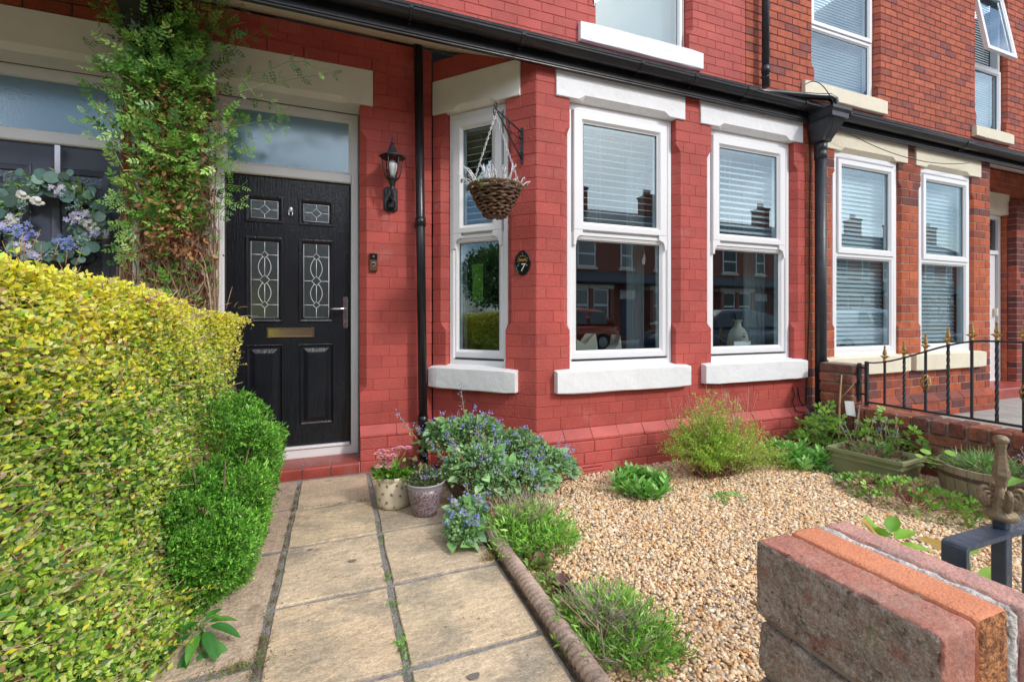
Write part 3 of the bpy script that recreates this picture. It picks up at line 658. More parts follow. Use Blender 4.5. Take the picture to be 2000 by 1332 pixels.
sill(h7, UP, 2.065, 3.49, 3.665, 3.858, M['whitepaint'], d1=.05); sill(h9, UP, 4.97, 6.44, 3.675, 3.868, M['creampaint'], d1=.05); sill(h9, UP, 8.38, 9.36, 3.69, 3.86, M['creampaint'], d1=.06)
def lintel(h, T, s0, s1, o0, o1, z0, z1, m, c=.035, depth=.10, d=.015):
    """stone head whose lower edge is chamfered between stops over the opening o0..o1"""
    b = MB(); st = [s0, s0 + .003, o0 + .07, o0 + .12, o1 - .12, o1 - .07, s1 - .003, s1]
    rs = []
    for i, s_ in enumerate(st):
        k = c if 3 <= i <= 4 else .003; e = .003 if i in (0, 7) else 0
        rs.append([T(s_, -depth, z0 + .0), T(s_, d - k - e, z0), T(s_, d - e, z0 + k), T(s_, d - e, z1 - .003), T(s_, d - .003, z1), T(s_, -depth, z1)])
    b.rings(rs); return b.build('lintel', m, h)
lintel(h7, BAY, 1.469, 2.631, 1.585, 2.546, 2.737, 2.998, M['whitepaint']); lintel(h7, BAY, 2.791, 3.983, 2.915, 3.885, 2.737, 2.998, M['whitepaint'])
lintel(h7, SIDE, .123, .884, .245, .765, 2.737, 2.998, M['lintelcream'])
lintel(h7, MAIN, -.928, .252, -.835, .157, 2.737, 3.001, M['lintelcream'], depth=.19)
lintel(h5, MAIN, -2.378, -1.192, -2.28, -1.285, 2.737, 2.988, M['lintelcream'], depth=.19)
lintel(h9, BAY, 4.302, 5.528, 4.43, 5.40, 2.737, 2.958, M['creampaint']); lintel(h9, BAY, 5.672, 6.878, 5.775, 6.715, 2.737, 2.958, M['creampaint'])
lintel(h9, UP, 8.40, 9.38, 8.50, 9.28, 5.952, 6.20, M['creampaint']); lintel(h9, UP, 5.08, 6.43, 5.18, 6.33, 5.452, 5.70, M['creampaint']); lintel(h7, UP, 2.15, 3.44, 2.25, 3.344, 5.452, 5.70, M['whitepaint'])
lintel(h9, MAIN, 7.99, 9.13, 8.02, 9.08, 2.622, 2.918, M['creampaint'])
# red tiled step
x = -.85
for wd in (.25, .135, .235, .19, .197):
    b = MB(); x1 = x + wd - .006; rs = []
    for xx in (x, x1):
        pts = [(xx, 3.86, -.03), (xx, 3.545, -.03), (xx, 3.540, .035)]
        for i in range(6): t = R(180 - 18 * i); pts.append((xx, 3.560 + math.cos(t) * .020, .052 + math.sin(t) * .020))
        pts += [(xx, 3.86, .072)]; rs.append(pts)
    b.rings(rs); b.build('step_tile', M['steptile'], h7); x += wd
MB().box(-.86, .157, 3.56, 3.9, -.05, .066).build('step_bed', M['fgmortar'], h7)
MB().box(7.72, 9.10, 3.20, 3.72, .0, .22, .012).build('step', M['steptile'], h9)
# air brick
ab = MB(); ab.box(1.60, 1.828, 2.893, 2.93, -.022, .060, .002)
ab.build('air_brick', M['paintbrick'], h7)
for i in range(3):
    b = MB(); b.rings([[(xx, 2.889, -.012 + i * .022), (xx, 2.884, -.014 + i * .022), (xx, 2.892, .004 + i * .022), (xx, 2.896, .004 + i * .022)] for xx in (1.612, 1.816)]); b.build('louvre', M['paintbrick'], h7)
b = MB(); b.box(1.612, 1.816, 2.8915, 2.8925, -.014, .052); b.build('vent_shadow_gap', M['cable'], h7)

# ---------------------------------------------------------------- windows
def rloop(b, T, loops, mi=0):
    """picture-frame section: loops = [(s0,s1,z0,z1,d), ...] joined one to the next"""
    rs = [[T(l[0], l[4], l[2]), T(l[1], l[4], l[2]), T(l[1], l[4], l[3]), T(l[0], l[4], l[3])] for l in loops]
    b.rings(rs, cap0=False, cap1=False, mi=mi)
def ring(b, T, s0, s1, z0, z1, wL, wR, wB, wT, dF, dB, bev=.012, step=.006):
    i0, i1, j0, j1 = s0 + wL, s1 - wR, z0 + wB, z1 - wT
    rloop(b, T, [(s0, s1, z0, z1, dB), (s0, s1, z0, z1, dF - .003), (s0 + .003, s1 - .003, z0 + .003, z1 - .003, dF),
                 (i0 - bev - step, i1 + bev + step, j0 - bev - step, j1 + bev + step, dF), (i0 - step, i1 + step, j0 - step, j1 + step, dF - bev), (i0, i1, j0, j1, dF - bev - .002), (i0, i1, j0, j1, dB), (s0, s1, z0, z1, dB)])
def pane(h, T, s0, s1, z0, z1, d, m, name='pane'):
    b = MB(); b.rings([[T(s0, d, z0), T(s1, d, z0), T(s1, d, z1), T(s0, d, z1)], [T(s0, d - .004, z0), T(s1, d - .004, z0), T(s1, d - .004, z1), T(s0, d - .004, z1)]])
    return b.build(name, m, h)
def wempty(h, T, s0, s1, z, label=None):
    o = bpy.data.objects.new('window', None); COL.objects.link(o); o.empty_display_size = .1; p = T((s0 + s1) / 2, 0, z); o.parent = h; o.location = tuple(np.array(p) - ORG[h.name]); ORG[o.name] = np.array(p, float)
    if label: o['label'] = label
    return o
def sash(h, T, s0, s1, z0, z1, gu, gl, dF=-.05, label=None, sides=None):
    """white sash window with run-through horns. gu=(s0,s1,z0,z1) upper glass, gl lower glass"""
    wdw = wempty(h, T, s0, s1, z0, label)
    b = MB(); ring(b, T, s0 + .001, s1 - .001, z0, z1, .040, .040, .055, .05, dF, dF - .10, bev=.006, step=.002); b.build('frame', M['white'], wdw)
    b = MB(); ring(b, T, s0 + .041, s1 - .041, gl[2] - .065, gl[3] + .06, gl[0] - s0 - .041, s1 - .041 - gl[1], .065, .06, dF - .014, dF - .075, bev=.016, step=.004); b.build('lower_sash', M['white'], wdw)
    bz = gu[2] - .062; b = MB(); L, Rr = gu[0] - .088, gu[1] + .088
    ring(b, T, L, Rr, bz, gu[3] + .085, .088, .088, .062, .085, dF + .012, dF - .06, bev=.018, step=.006)
    b.build('upper_sash', M['white'], wdw)
    b = MB()
    for (dz0, dz1, df) in ((-.018, .0, -.022), (-.040, -.018, -.004), (-.064, -.040, -.018)):
        b.box(0, 1, 0, 1, 0, 1, T=lambda x, y, z, a=dz0, c=dz1, f=df: T(L + .045 + (Rr - L - .09) * x, dF + f - .03 * (1 - y), bz + a + (c - a) * z))
    b.build('meeting_rail', M['white'], wdw)
    for side in (0, 1):
        pts = [(0, 0), (0, -.115)] + [(.018, -.117)] + [(.018 + .052 * (1 - math.cos(R(a))) * .55 + .0, -.117 + .070 * math.sin(R(a))) for a in (10, 30, 50, 70, 85)] + [(.075, -.036), (.075, 0)]
        P = [((L + x) if side == 0 else (Rr - x), bz + z) for x, z in pts]
        b = MB(); b.rings([[T(p, dF - .03, z) for p, z in P], [T(p, dF + .010, z) for p, z in P]]); b.build('horn', M['white'], wdw)
    pane(wdw, T, gu[0] - .004, gu[1] + .004, gu[2] - .004, gu[3] + .004, dF - .016, M['glass']); pane(wdw, T, gl[0] - .004, gl[1] + .004, gl[2] - .004, gl[3] + .004, dF - .036, M['glass'])
    for g, dd in ((gu, dF - .008), (gl, dF - .030)):      # black glazing gasket
        b = MB(); ring(b, T, g[0] - .001, g[1] + .001, g[2] - .001, g[3] + .001, .005, .005, .005, .005, dd, dd - .004, bev=.0005, step=0); b.build('gasket', M['cable'], wdw)
    b = MB(); b.box(0, 1, 0, 1, 0, 1, T=lambda x, y, z: T(s0 + .042 + (s1 - s0 - .084) * x, dF + .001 - .01 * y, z0 + .056 + .004 * z)); b.build('drip_gap', M['cable'], wdw)
    return wdw
w1 = sash(h7, BAY, 1.587, 2.544, .760, 2.734, (1.729, 2.403, 1.858, 2.600), (1.680, 2.447, .890, 1.722), label='left front bay window')
w2 = sash(h7, BAY, 2.917, 3.883, .760, 2.734, (3.062, 3.738, 1.858, 2.600), (3.012, 3.786, .890, 1.722), label='right front bay window')
w3 = sash(h7, SIDE, .247, .763, .760, 2.734, (.387, .640, 1.858, 2.600), (.338, .690, .890, 1.722), label='narrow side window of the bay')
def casement(h, T, s0, s1, z0, z1, gs, dF=-.02, glass='glass', proud=.014, m='white', label=None, fw=.05):
    wdw = wempty(h, T, s0, s1, z0, label); b = MB(); ring(b, T, s0 + .001, s1 - .001, z0, z1, fw, fw, fw, fw, dF, dF - .09, bev=.006, step=.002); b.build('frame', M[m], wdw)
    for i, g in enumerate(gs):
        b = MB(); w_ = .062 if i == 0 else .05; pr = proud if i == 0 else .001
        ring(b, T, g[0] - w_, g[1] + w_, g[2] - w_, g[3] + w_, w_, w_, w_, w_, dF + pr, dF - .05, bev=.014, step=.004); b.build('sash', M[m], wdw)
        pane(wdw, T, g[0] - .004, g[1] + .004, g[2] - .004, g[3] + .004, dF - .018, M[glass])
        b = MB(); ring(b, T, g[0] - .001, g[1] + .001, g[2] - .001, g[3] + .001, .005, .005, .005, .005, dF - .013, dF - .017, bev=.0005, step=0); b.build('gasket', M['cable'], wdw)
    return wdw
casement(h9, BAY, 4.432, 5.398, .760, 2.734, [(4.555, 5.275, 1.822, 2.606), (4.50, 5.30, .855, 1.712)], label='left cream silled bay window')
casement(h9, BAY, 5.777, 6.713, .760, 2.734, [(5.895, 6.605, 1.822, 2.606), (5.84, 6.63, .855, 1.712)], label='right cream silled bay window')
casement(h7, UP, 2.252, 3.342, 3.862, 5.45, [(2.292, 3.268, 3.925, 5.38)], dF=-.07, glass='glassup', proud=0, label='upstairs window', fw=.03)
casement(h9, UP, 5.182, 6.328, 3.872, 5.45, [(5.27, 6.245, 4.66, 5.37), (5.235, 6.255, 3.93, 4.54)], dF=-.07, glass='glassup', label='upstairs window with closed blind')
wz = casement(h9, UP, 8.502, 9.278, 3.865, 5.95, [(8.56, 9.21, 3.93, 4.74)], dF=-.07, glass='glassup', label='upstairs window with top light open')
# the open top light, hinged at its head
def openT(s_, d_, z_):
    ht = 5.90; L_ = ht - z_; a = R(9); return (s_, YU - (-.06) - math.sin(a) * L_ * 1.0 - d_ * math.cos(a), ht - math.cos(a) * L_ + d_ * math.sin(a) * 0)
b = MB(); ring(b, openT, 8.51, 9.27, 4.90, 5.90, .07, .07, .07, .07, .03, -.02, bev=.01); b.build('open_casement', M['white'], wz)
pane(wz, openT, 8.57, 9.21, 4.96, 5.84, .005, M['glassup'])
MB().box(8.52, 9.26, YU + .08, YU + .14, 4.78, 4.85, .004).build('transom_bar', M['white'], wz)

# dark rooms seen through the glass: curtains, blinds
def blind(T, s0, s1, ztop, zbot, pitch, tilt, d, w_=.05, label='', cords=2, group='venetian blinds behind the windows'):
    r_ = empty('venetian_blind', T((s0 + s1) / 2, d, ztop), label, 'window blind', group)
    me = None; n = int((ztop - .04 - zbot) / pitch); ca, sa = math.cos(R(tilt)), math.sin(R(tilt)); B = MB()
    o0 = ORG[r_.name]
    b = MB(); k = w_ / 2
    c0 = [T((s0 + s1) / 2 + (s_ * (s1 - s0) / 2), d + yy * ca * k, ztop + yy * sa * -k + zz) for s_ in (-1, 1) for (yy, zz) in ((-1, 0), (0, .004), (1, 0), (1, .002), (0, .006), (-1, .002))]
    b.rings([c0[:6], c0[6:]]); me = npmesh('slat', np.array([tuple(v) for v in b.V]) - o0, b.F, np.array(b.C), [M['slat']])
    for i in range(n):
        o = bpy.data.objects.new('slat', me); COL.objects.link(o); o.parent = r_; o.location = (0, 0, -.05 - i * pitch)
    hb = MB(); q = T(s0, d, ztop); 
    hb.box(0, 1, 0, 1, 0, 1, T=lambda x, y, z: T(s0 + (s1 - s0) * x, d + .03 - .06 * y, ztop - .03 + .035 * z)); hb.build('headrail', M['slat'], r_)
    bb = MB(); bb.box(0, 1, 0, 1, 0, 1, T=lambda x, y, z: T(s0 + (s1 - s0) * x, d + .022 - .044 * y, ztop - .06 - n * pitch + .014 * z)); bb.build('bottom_rail', M['slat'], r_)
    for i in range(cords):
        s_ = s0 + (s1 - s0) * (.33 + .36 * i if cords == 2 else .5); cb = MB()
        for dd in (-.026, .026): cb.tube([T(s_, d + dd, ztop), T(s_, d + dd, ztop - .05 - n * pitch)], .0011, 4)
        cb.build('ladder_cord', M['slat'], r_)
    return r_
blind(BAY, 1.66, 2.46, 2.64, 1.78, .052, 14, -.16, label='open slatted white blind in the left front bay window')
blind(BAY, 2.99, 3.80, 2.64, 1.78, .052, 38, -.16, label='half tilted white blind in the right front bay window')
blind(SIDE, .33, .70, 2.64, 1.80, .052, 24, -.15, label='white blind in the narrow side window behind the hanging basket', cords=1)
blind(BAY, 4.50, 5.36, 2.66, .84, .044, 62, -.14, label='full length closed blind left of the orange brick pier next door')
blind(BAY, 5.84, 6.66, 2.66, .84, .044, 62, -.14, label='full length closed blind right of the orange brick pier next door')
blind(UP, 5.24, 6.27, 5.4, 3.92, .036, 66, -.17, w_=.04, label='closed blind in the upstairs window above the drain hopper')
blind(UP, 8.57, 9.22, 5.88, 3.92, .036, 66, -.17, w_=.04, label='closed blind in the upstairs window with its top light open')
MB().box(2.3, 3.3, YU + .22, YU + .24, 3.7, 5.5).build('window_roller_blind', M['curtain'], None, 'pale roller blind drawn in the upper window of the painted house', 'window blind')
def curtain(x0, x1, y, z0, z1, label):
    b = MB(); n = 40; rs = []
    for z in (z0, z1): rs.append([(x0 + (x1 - x0) * i / n, y + .02 * math.sin(i * 1.15), z) for i in range(n + 1)] + [(x0 + (x1 - x0) * i / n, y + .02 * math.sin(i * 1.15) + .006, z) for i in range(n, -1, -1)])
    b.rings(rs); b.build('curtain', M['curtain'], None, label, 'curtain', org=((x0 + x1) / 2, y, z0))
curtain(2.33, 2.50, 3.30, .45, 2.5, 'grey curtain at the right side of the left front bay window')
curtain(3.72, 3.98, 3.34, .45, 2.5, 'pale curtain at the right side of the window with the ornaments')
curtain(.86, 1.0, 3.62, .45, 2.5, 'narrow curtain edge inside the bay side window')
M['brass'] = mat('pale_brass', (.72, .64, .44), .16, metal=1.0)
# ---------------------------------------------------------------- doors
def sub(name, h, loc, label=None):
    o = bpy.data.objects.new(name, None); COL.objects.link(o); o.empty_display_size = .1; o.parent = h
    o.location = tuple(np.array(loc) - ORG[h.name]); ORG[o.name] = np.array(loc, float)
    if label: o['label'] = label
    return o
DF = planeY(3.82)
# white frame with transom light
df = sub('door_frame', h7, (-.34, 3.8, .07), 'white door frame with frosted light above')
FR = planeY(3.80)
b = MB()
rloop(b, FR, [(-.833, .156, .070, 2.735, -.10), (-.833, .156, .070, 2.735, .0), (-.822, .145, .080, 2.724, .003), (-.768, .109, .135, 2.684, .003), (-.760, .101, .140, 2.676, -.006), (-.760, .101, .140, 2.676, -.10), (-.833, .156, .070, 2.735, -.10)])
b.build('frame', M['white'], df)
b = MB(); b.box(-.765, .105, 3.790, 3.86, 2.190, 2.262, .008); b.build('transom_bar', M['white'], df)
b = MB(); ring(b, FR, -.765, .105, 2.258, 2.690, .022, .022, .022, .022, -.006, -.03, bev=.008); b.build('glazing_bead', M['white'], df)
pane(df, FR, -.748, .088, 2.276, 2.672, -.028, M['frost'], 'frosted_pane')
b = MB(); b.box(-.752, .092, 3.786, 3.84, .1405, .162, .005); b.build('threshold', M['white'], df)
b = MB(); b.box(-.70, -.655, 3.7962, 3.799, .103, .109, .001); b.build('drain_slot', M['cable'], df)
b = MB(); ring(b, FR, -.762, .103, .145, 2.194, .012, .012, .004, .012, -.018, -.024, bev=.001); b.build('seal', M['cable'], df)
def door_leaf(h, T, s0, s1, z0, z1, glass, panels, m, label, came=None, mould=.030):
    d = sub('door', h, T((s0 + s1) / 2, 0, z0), label); cuts = glass + panels
    # leaf with rebated openings: strips round each opening
    xs = sorted({s0, s1} | {c[0] - mould for c in cuts} | {c[1] + mould for c in cuts}); zs = sorted({z0, z1} | {c[2] - mould for c in cuts} | {c[3] + mould for c in cuts})
    b = MB()
    for i in range(len(xs) - 1):
        for j in range(len(zs) - 1):
            cx, cz_ = (xs[i] + xs[i + 1]) / 2, (zs[j] + zs[j + 1]) / 2
            if any(c[0] - mould < cx < c[1] + mould and c[2] - mould < cz_ < c[3] + mould for c in cuts): continue
            b.rings([[T(xs[i], -.04, zs[j]), T(xs[i + 1], -.04, zs[j]), T(xs[i + 1], -.04, zs[j + 1]), T(xs[i], -.04, zs[j + 1])], [T(xs[i], 0, zs[j]), T(xs[i + 1], 0, zs[j]), T(xs[i + 1], 0, zs[j + 1]), T(xs[i], 0, zs[j + 1])]])
    b.build('leaf', M[m], d)
    for c in glass:
        b = MB(); o = (c[0] - mould, c[1] + mould, c[2] - mould, c[3] + mould)
        def lp(e, dd): return (o[0] + e, o[1] - e, o[2] + e, o[3] - e, dd)
        rloop(b, T, [lp(0, -.03), lp(0, 0), lp(-.004, .001), lp(-.002, .007), lp(.006, .010), lp(.016, .006), lp(mould - .006, .000), lp(mould - .002, -.006), lp(mould, -.020)]); b.build('moulding', M[m], d)
        pane(d, T, c[0], c[1], c[2], c[3], -.014, M['obscure'])
        MB().box(0, 1, 0, 1, 0, 1, T=lambda x, y, z, c=c: T(c[0] + (c[1] - c[0]) * x, -.03 - .004 * y, c[2] + (c[3] - c[2]) * z)).build('backing_pane', M['room'], d)
    for c in panels:
        b = MB(); o = (c[0] - mould, c[1] + mould, c[2] - mould, c[3] + mould)
        def lp(e, dd): return (o[0] + e, o[1] - e, o[2] + e, o[3] - e, dd)
        rloop(b, T, [lp(0, -.03), lp(0, 0), lp(.004, .002), lp(.010, -.008), lp(.020, -.013), lp(.032, -.013), lp(.060, -.001), lp(.066, .0)])
        e = .066; b.face([len(b.V) + i for i in range(4)]); b.V += [T(o[0] + e, 0, o[2] + e), T(o[1] - e, 0, o[2] + e), T(o[1] - e, 0, o[3] - e), T(o[0] + e, 0, o[3] - e)]
        b.build('raised_panel', M[m], d)
    return d
gl = [(-.598, -.414, 1.876, 2.012), (-.243, -.059, 1.876, 2.012), (-.598, -.414, 1.136, 1.705), (-.243, -.059, 1.136, 1.705)]
pn = [(-.598, -.414, .345, .905), (-.243, -.059, .345, .905)]
door = door_leaf(h7, DF, -.747, .088, .162, 2.180, gl, pn, 'doorblack', 'black woodgrain front door with four leaded lights')
# leaded patterns
def came(pts, closed=False):
    b = MB(); P = [DF(x, -.0125, z) for x, z in pts] + ([DF(pts[0][0], -.0125, pts[0][1])] if closed else []); b.tube(P, .0024, 6); b.build('lead_came', M['lead'], door)
for (x0, x1, z0, z1) in gl:
    cx, c_ = (x0 + x1) / 2, (z0 + z1) / 2; e = .003
    came([(x0 + e, z0 + e), (x1 - e, z0 + e), (x1 - e, z1 - e), (x0 + e, z1 - e)], True)
    if z1 - z0 < .2:
        r_ = .036; came([(cx - r_, c_), (cx, c_ + r_), (cx + r_, c_), (cx, c_ - r_)], True)
        came([(x0, c_), (cx - r_, c_)]); came([(cx + r_, c_), (x1, c_)]); came([(cx, z0), (cx, c_ - r_)]); came([(cx, c_ + r_), (cx, z1)])
    else:
        ys = [z1 - .098, z1 - .285, z1 - .470]; rs_ = [.026, .036, .026]
        for y_, r_ in zip(ys, rs_):
            came([(cx - r_ * .95, y_), (cx, y_ + r_), (cx + r_ * .95, y_), (cx, y_ - r_)], True); came([(x0, y_), (cx - r_, y_)]); came([(cx + r_, y_), (x1, y_)])
        came([(cx, z0), (cx, ys[2] - rs_[2])]); came([(cx, ys[2] + rs_[2]), (cx, ys[1] - rs_[1])]); came([(cx, ys[1] + rs_[1]), (cx, ys[0] - rs_[0])]); came([(cx, ys[0] + rs_[0]), (cx, z1)])
        for a_, c2 in ((ys[0] - rs_[0] * .6, ys[1] + rs_[1] * .6), (ys[1] - rs_[1] * .6, ys[2] + rs_[2] * .6)):
            for s_ in (-1, 1):
                came([(cx + s_ * (.012 + .030 * math.sin(math.pi * t / 12) ** .8), a_ + (c2 - a_) * t / 12) for t in range(13)])
# handle, letter plate, knocker
b = MB(); Tn = DF
pts = [(0.059 + .0185 * math.cos(R(a)), 1.286 + .018 * math.sin(R(a))) for a in range(0, 181, 30)] + [(0.059 + .0185 * math.cos(R(a)), 1.072 + .018 * math.sin(R(a))) for a in range(180, 361, 30)]
b.rings([[DF(x, 0, z) for x, z in pts], [DF(x, .008, z) for x, z in pts], [DF(.059 + (x - .059) * .82, .011, 1.179 + (z - 1.179) * .98) for x, z in pts]]); b.build('handle_plate', M['silver'], door)
b = MB(); b.tube([DF(.057, .008, 1.207), DF(.057, .045, 1.207), DF(.045, .052, 1.207), DF(-.010, .052, 1.206), DF(-.062, .048, 1.203)], [.008, .0085, .0085, .0075, .005], 10); b.build('lever_handle', M['silver'], door)
b = MB(); b.box(.050, .068, 3.806, 3.82, 1.098, 1.125, .004); b.build('key_cylinder', M['silver'], door)
lp_ = sub('letter_plate', door, DF(-.33, 0, 1.0)) if False else door
b = MB(); ring(b, DF, -.4895, -.1665, .990, 1.062, .008, .008, .008, .010, .012, 0, bev=.003, step=.001); b.build('letter_plate_frame', M['brass'], door)
b = MB(); b.box(-.481, -.175, 3.810, 3.818, .998, 1.052, .002); b.build('letter_flap', M['brass'], door)
b = MB(); b.ball(DF(-.329, .004, 1.955), .018, 8, sq=(.9, .4, 1.4)); b.tube([DF(-.343, .006, 1.95), DF(-.341, .012, 1.915), DF(-.336, .012, 1.905)], .005, 6); b.tube([DF(-.315, .006, 1.95), DF(-.317, .012, 1.915), DF(-.322, .012, 1.905)], .005, 6); b.build('door_knocker_mount', M['steel'], door)

# left neighbour's door
d5 = sub('door_frame', h5, (-1.78, 3.8, .07), 'white door frame with frosted light above, sky reflection put into its colour')
b = MB(); rloop(b, FR, [(-2.278, -1.287, .070, 2.735, -.10), (-2.278, -1.287, .070, 2.735, .0), (-2.27, -1.295, .080, 2.727, .003), (-2.205, -1.345, .135, 2.672, .003), (-2.195, -1.355, .140, 2.664, -.008), (-2.195, -1.355, .140, 2.664, -.10), (-2.278, -1.287, .070, 2.735, -.10)]); b.build('frame', M['white'], d5)
b = MB(); b.box(-2.2, -1.35, 3.788, 3.86, 2.255, 2.335, .008); b.build('transom_bar', M['white'], d5)
pane(d5, FR, -2.195, -1.355, 2.33, 2.667, -.028, M['frost'], 'frosted_pane')
g5 = [(-2.08, -1.87, 1.20, 2.07), (-1.68, -1.47, 1.20, 2.07)]
door5 = door_leaf(h5, planeY(3.815), -2.193, -1.357, .165, 2.252, g5, [(-2.08, -1.87, .38, .95), (-1.68, -1.47, .38, .95)], 'doorslate', 'slate grey door with tall leaded lights', mould=.045)
for (x0, x1, z0, z1) in g5:
    for k, dz in enumerate((0.0, .28, .56)):
        b = MB(); cx = (x0 + x1) / 2
        b.tube([(cx + s_, 3.826, z) for s_, z in ((0, z1 - .04 - dz), (0, z1 - .20 - dz))], .004, 6)
        for s_ in (-1, 1): b.tube([(cx + s_ * .075 * math.cos(R(a)), 3.826, z1 - .25 - dz + .05 * math.sin(R(a))) for a in range(0, 360, 30)], .004, 6)
        b.build('lead_came', M['blackiron'], door5)
b = MB(); ring(b, planeY(3.80), -1.745, -1.735 + .3, 1.0, 1.02, .002, .002, .002, .002, .0, -.01)
# neighbour on the right: white door nearly flush with the wall
d9 = sub('door', h9, (8.55, 3.68, .2), 'white front door with small glazed pane')
P9 = planeY(3.66)
b = MB(); rloop(b, P9, [(8.02, 9.07, .20, 2.62, -.08), (8.02, 9.07, .20, 2.62, .0), (8.08, 9.01, .24, 2.56, .0), (8.08, 9.01, .24, 2.56, -.06), (8.02, 9.07, .20, 2.62, -.08)]); b.build('frame', M['white'], d9)
b = MB(); b.box(8.08, 8.96, 3.675, 3.72, .24, 2.05, .004); b.build('leaf', M['white'], d9)
b = MB(); b.box(8.08, 9.01, 3.655, 3.70, 2.05, 2.11, .005); b.build('transom_bar', M['white'], d9)
pane(d9, P9, 8.08, 9.01, 2.11, 2.56, -.03, M['obscure']); MB().box(8.08, 9.01, 3.72, 3.73, 2.11, 2.56).build('backing_pane', M['room'], d9)
b = MB(); b.box(8.90, 8.94, 3.63, 3.675, 1.16, 1.27, .004); b.build('latch', M['creampaint'], d9)
# corbel and dark door of the house beyond
b = MB(); pts = [(3.60, 2.95), (3.60, 2.45), (3.55, 2.44), (3.53, 2.55), (3.48, 2.60), (3.44, 2.70), (3.34, 2.78), (3.18, 2.84), (3.12, 2.95)]
b.rings([[(9.60, y, z) for y, z in pts], [(9.70, y, z) for y, z in pts]]); b.build('corbel', M['corbel'], h9)
b = MB(); b.box(9.70, 10.35, 3.55, 3.62, .2, 2.2, .01); b.build('blue_door', M['doorslate'], h9)
# party bracket over the climber
b = MB(); pts = [(3.60, 3.25), (3.60, 2.42), (3.55, 2.40), (3.53, 2.50), (3.46, 2.56), (3.38, 2.68), (3.26, 2.74), (3.16, 2.84), (3.02, 2.93), (2.93, 2.935), (2.93, 2.98), (3.3, 3.2)]
b.rings([[(x, y, z) for y, z in pts] for x in (-1.13, -.98)]); b.build('roof_bracket', M['blacktimber'], h7)

# ---------------------------------------------------------------- rainwater pipes
def pipe(h, pts, r, name='downpipe', m='blackplastic', collars=(), label=None):
    b = MB(); b.tube(pts, r, 16); o = b.build(name, M[m], h); 
    if label: o['label'] = label
    for c in collars:
        p = Vector(pts[0]).lerp(Vector(pts[-1]), c); b = MB(); b.tube([p + Vector((0, 0, -.035)), p + Vector((0, 0, -.033)), p + Vector((0, 0, .033)), p + Vector((0, 0, .035))], [r + .001, r + .006, r + .006, r + .001], 16); b.build('pipe_collar', M[m], h)
    return o
pipe(h7, [(.577, 3.505, 3.235), (.617, 3.495, -.02)], .034, collars=(.42, .885), label='downpipe between the door and the bay')
for z in (1.86,): MB().box(.56, .62, 3.54, 3.595, z - .02, z + .02, .004).build('pipe_bracket', M['blackplastic'], h7)
pipe(h9, [(4.118, 2.868, 2.74), (4.122, 2.868, .02)], .047, m='navyiron' if False else 'blackiron', collars=(.02, .045), label='downpipe under the hopper at the party line')
pipe(h9, [(4.31, 3.60, 6.3), (4.31, 3.60, 3.62)], .036, m='blackiron', collars=(.93,), label='upper downpipe near the party line')
b = MB(); b.tube([(4.26, 3.62, 3.72), (4.31, 3.56, 3.72), (4.36, 3.62, 3.72)], .012, 6); b.build('pipe_bracket', M['blackiron'], h9)
hop = MB()
def hr(x0, x1, y0, y1, z): return [(x0, y0, z), (x1, y0, z), (x1, y1, z), (x0, y1, z)]
hop.rings([hr(4.065, 4.175, 2.81, 2.92, 2.730), hr(4.06, 4.18, 2.805, 2.922, 2.75), hr(4.00, 4.235, 2.68, 2.915, 2.955), hr(3.995, 4.24, 2.672, 2.918, 2.960), hr(3.995, 4.24, 2.672, 2.918, 2.985), hr(4.01, 4.225, 2.69, 2.90, 2.985), hr(4.01, 4.225, 2.69, 2.90, 2.90)], cap1=True)
hop.build('hopper', M['blackiron'], h9)['label'] = 'drain hopper where the gutters meet'
b = MB(); b.tube([(2.95, 2.86, 3.00), (3.5, 2.845, 3.070), (3.98, 2.80, 3.098), (4.08, 2.765, 3.095), (4.125, 2.75, 3.07), (4.135, 2.75, 3.02), (4.138, 2.755, 2.93)], [.024, .026, .028, .032, .032, .030, .028], 14); b.build('swan_neck_pipe', M['blackplastic'], h7)
def cable(name, pts, r=.004, label='', n=6):
    b = MB(); b.tube(pts, r, n); return b.build(name, M['cable'], None, label, 'cable', org=pts[0])
cable('cable', [(4.075, 2.94, 2.90), (4.08, 2.938, 2.5), (4.07, 2.938, 2.0), (4.068, 2.938, 1.2), (4.045, 2.938, .8), (4.03, 2.935, .5), (4.015, 2.93, .36), (3.98, 2.93, .33), (3.94, 2.935, .38), (3.92, 2.935, .45), (3.92, 2.94, .50)], .0045, 'long black cable down the wall beside the downpipe, looping up at its foot')
cable('cable', [(3.86, 2.94, .50), (3.865, 2.93, .44), (3.84, 2.93, .38), (3.85, 2.91, .30), (3.95, 2.88, .28)], .005, 'short black cable stub beside the foot of the long wall cable')
def swag(x0, y0, z0, x1, y1, z1, sag, n=14): return [(x0 + (x1 - x0) * i / n, y0 + (y1 - y0) * i / n, z0 + (z1 - z0) * i / n - sag * 4 * (i / n) * (1 - i / n)) for i in range(n + 1)]
cable('cable', swag(4.28, 2.84, 2.90, 6.5, 2.88, 2.84, .12), .0035, 'thin black cable sagging across the cream lintels next door')
cable('cable', swag(7.9, 3.05, 2.0, 10.2, 3.1, 2.35, .02), .003, 'thin cable crossing in front of the far white door, rising to the right')
cable('cable', swag(3.72, 2.72, 3.12, 4.06, 2.70, 2.98, -.10, 10) + [(4.05, 2.72, 2.8), (4.02, 2.82, 2.6)], .004, 'grey loop of cable over the drain hopper')

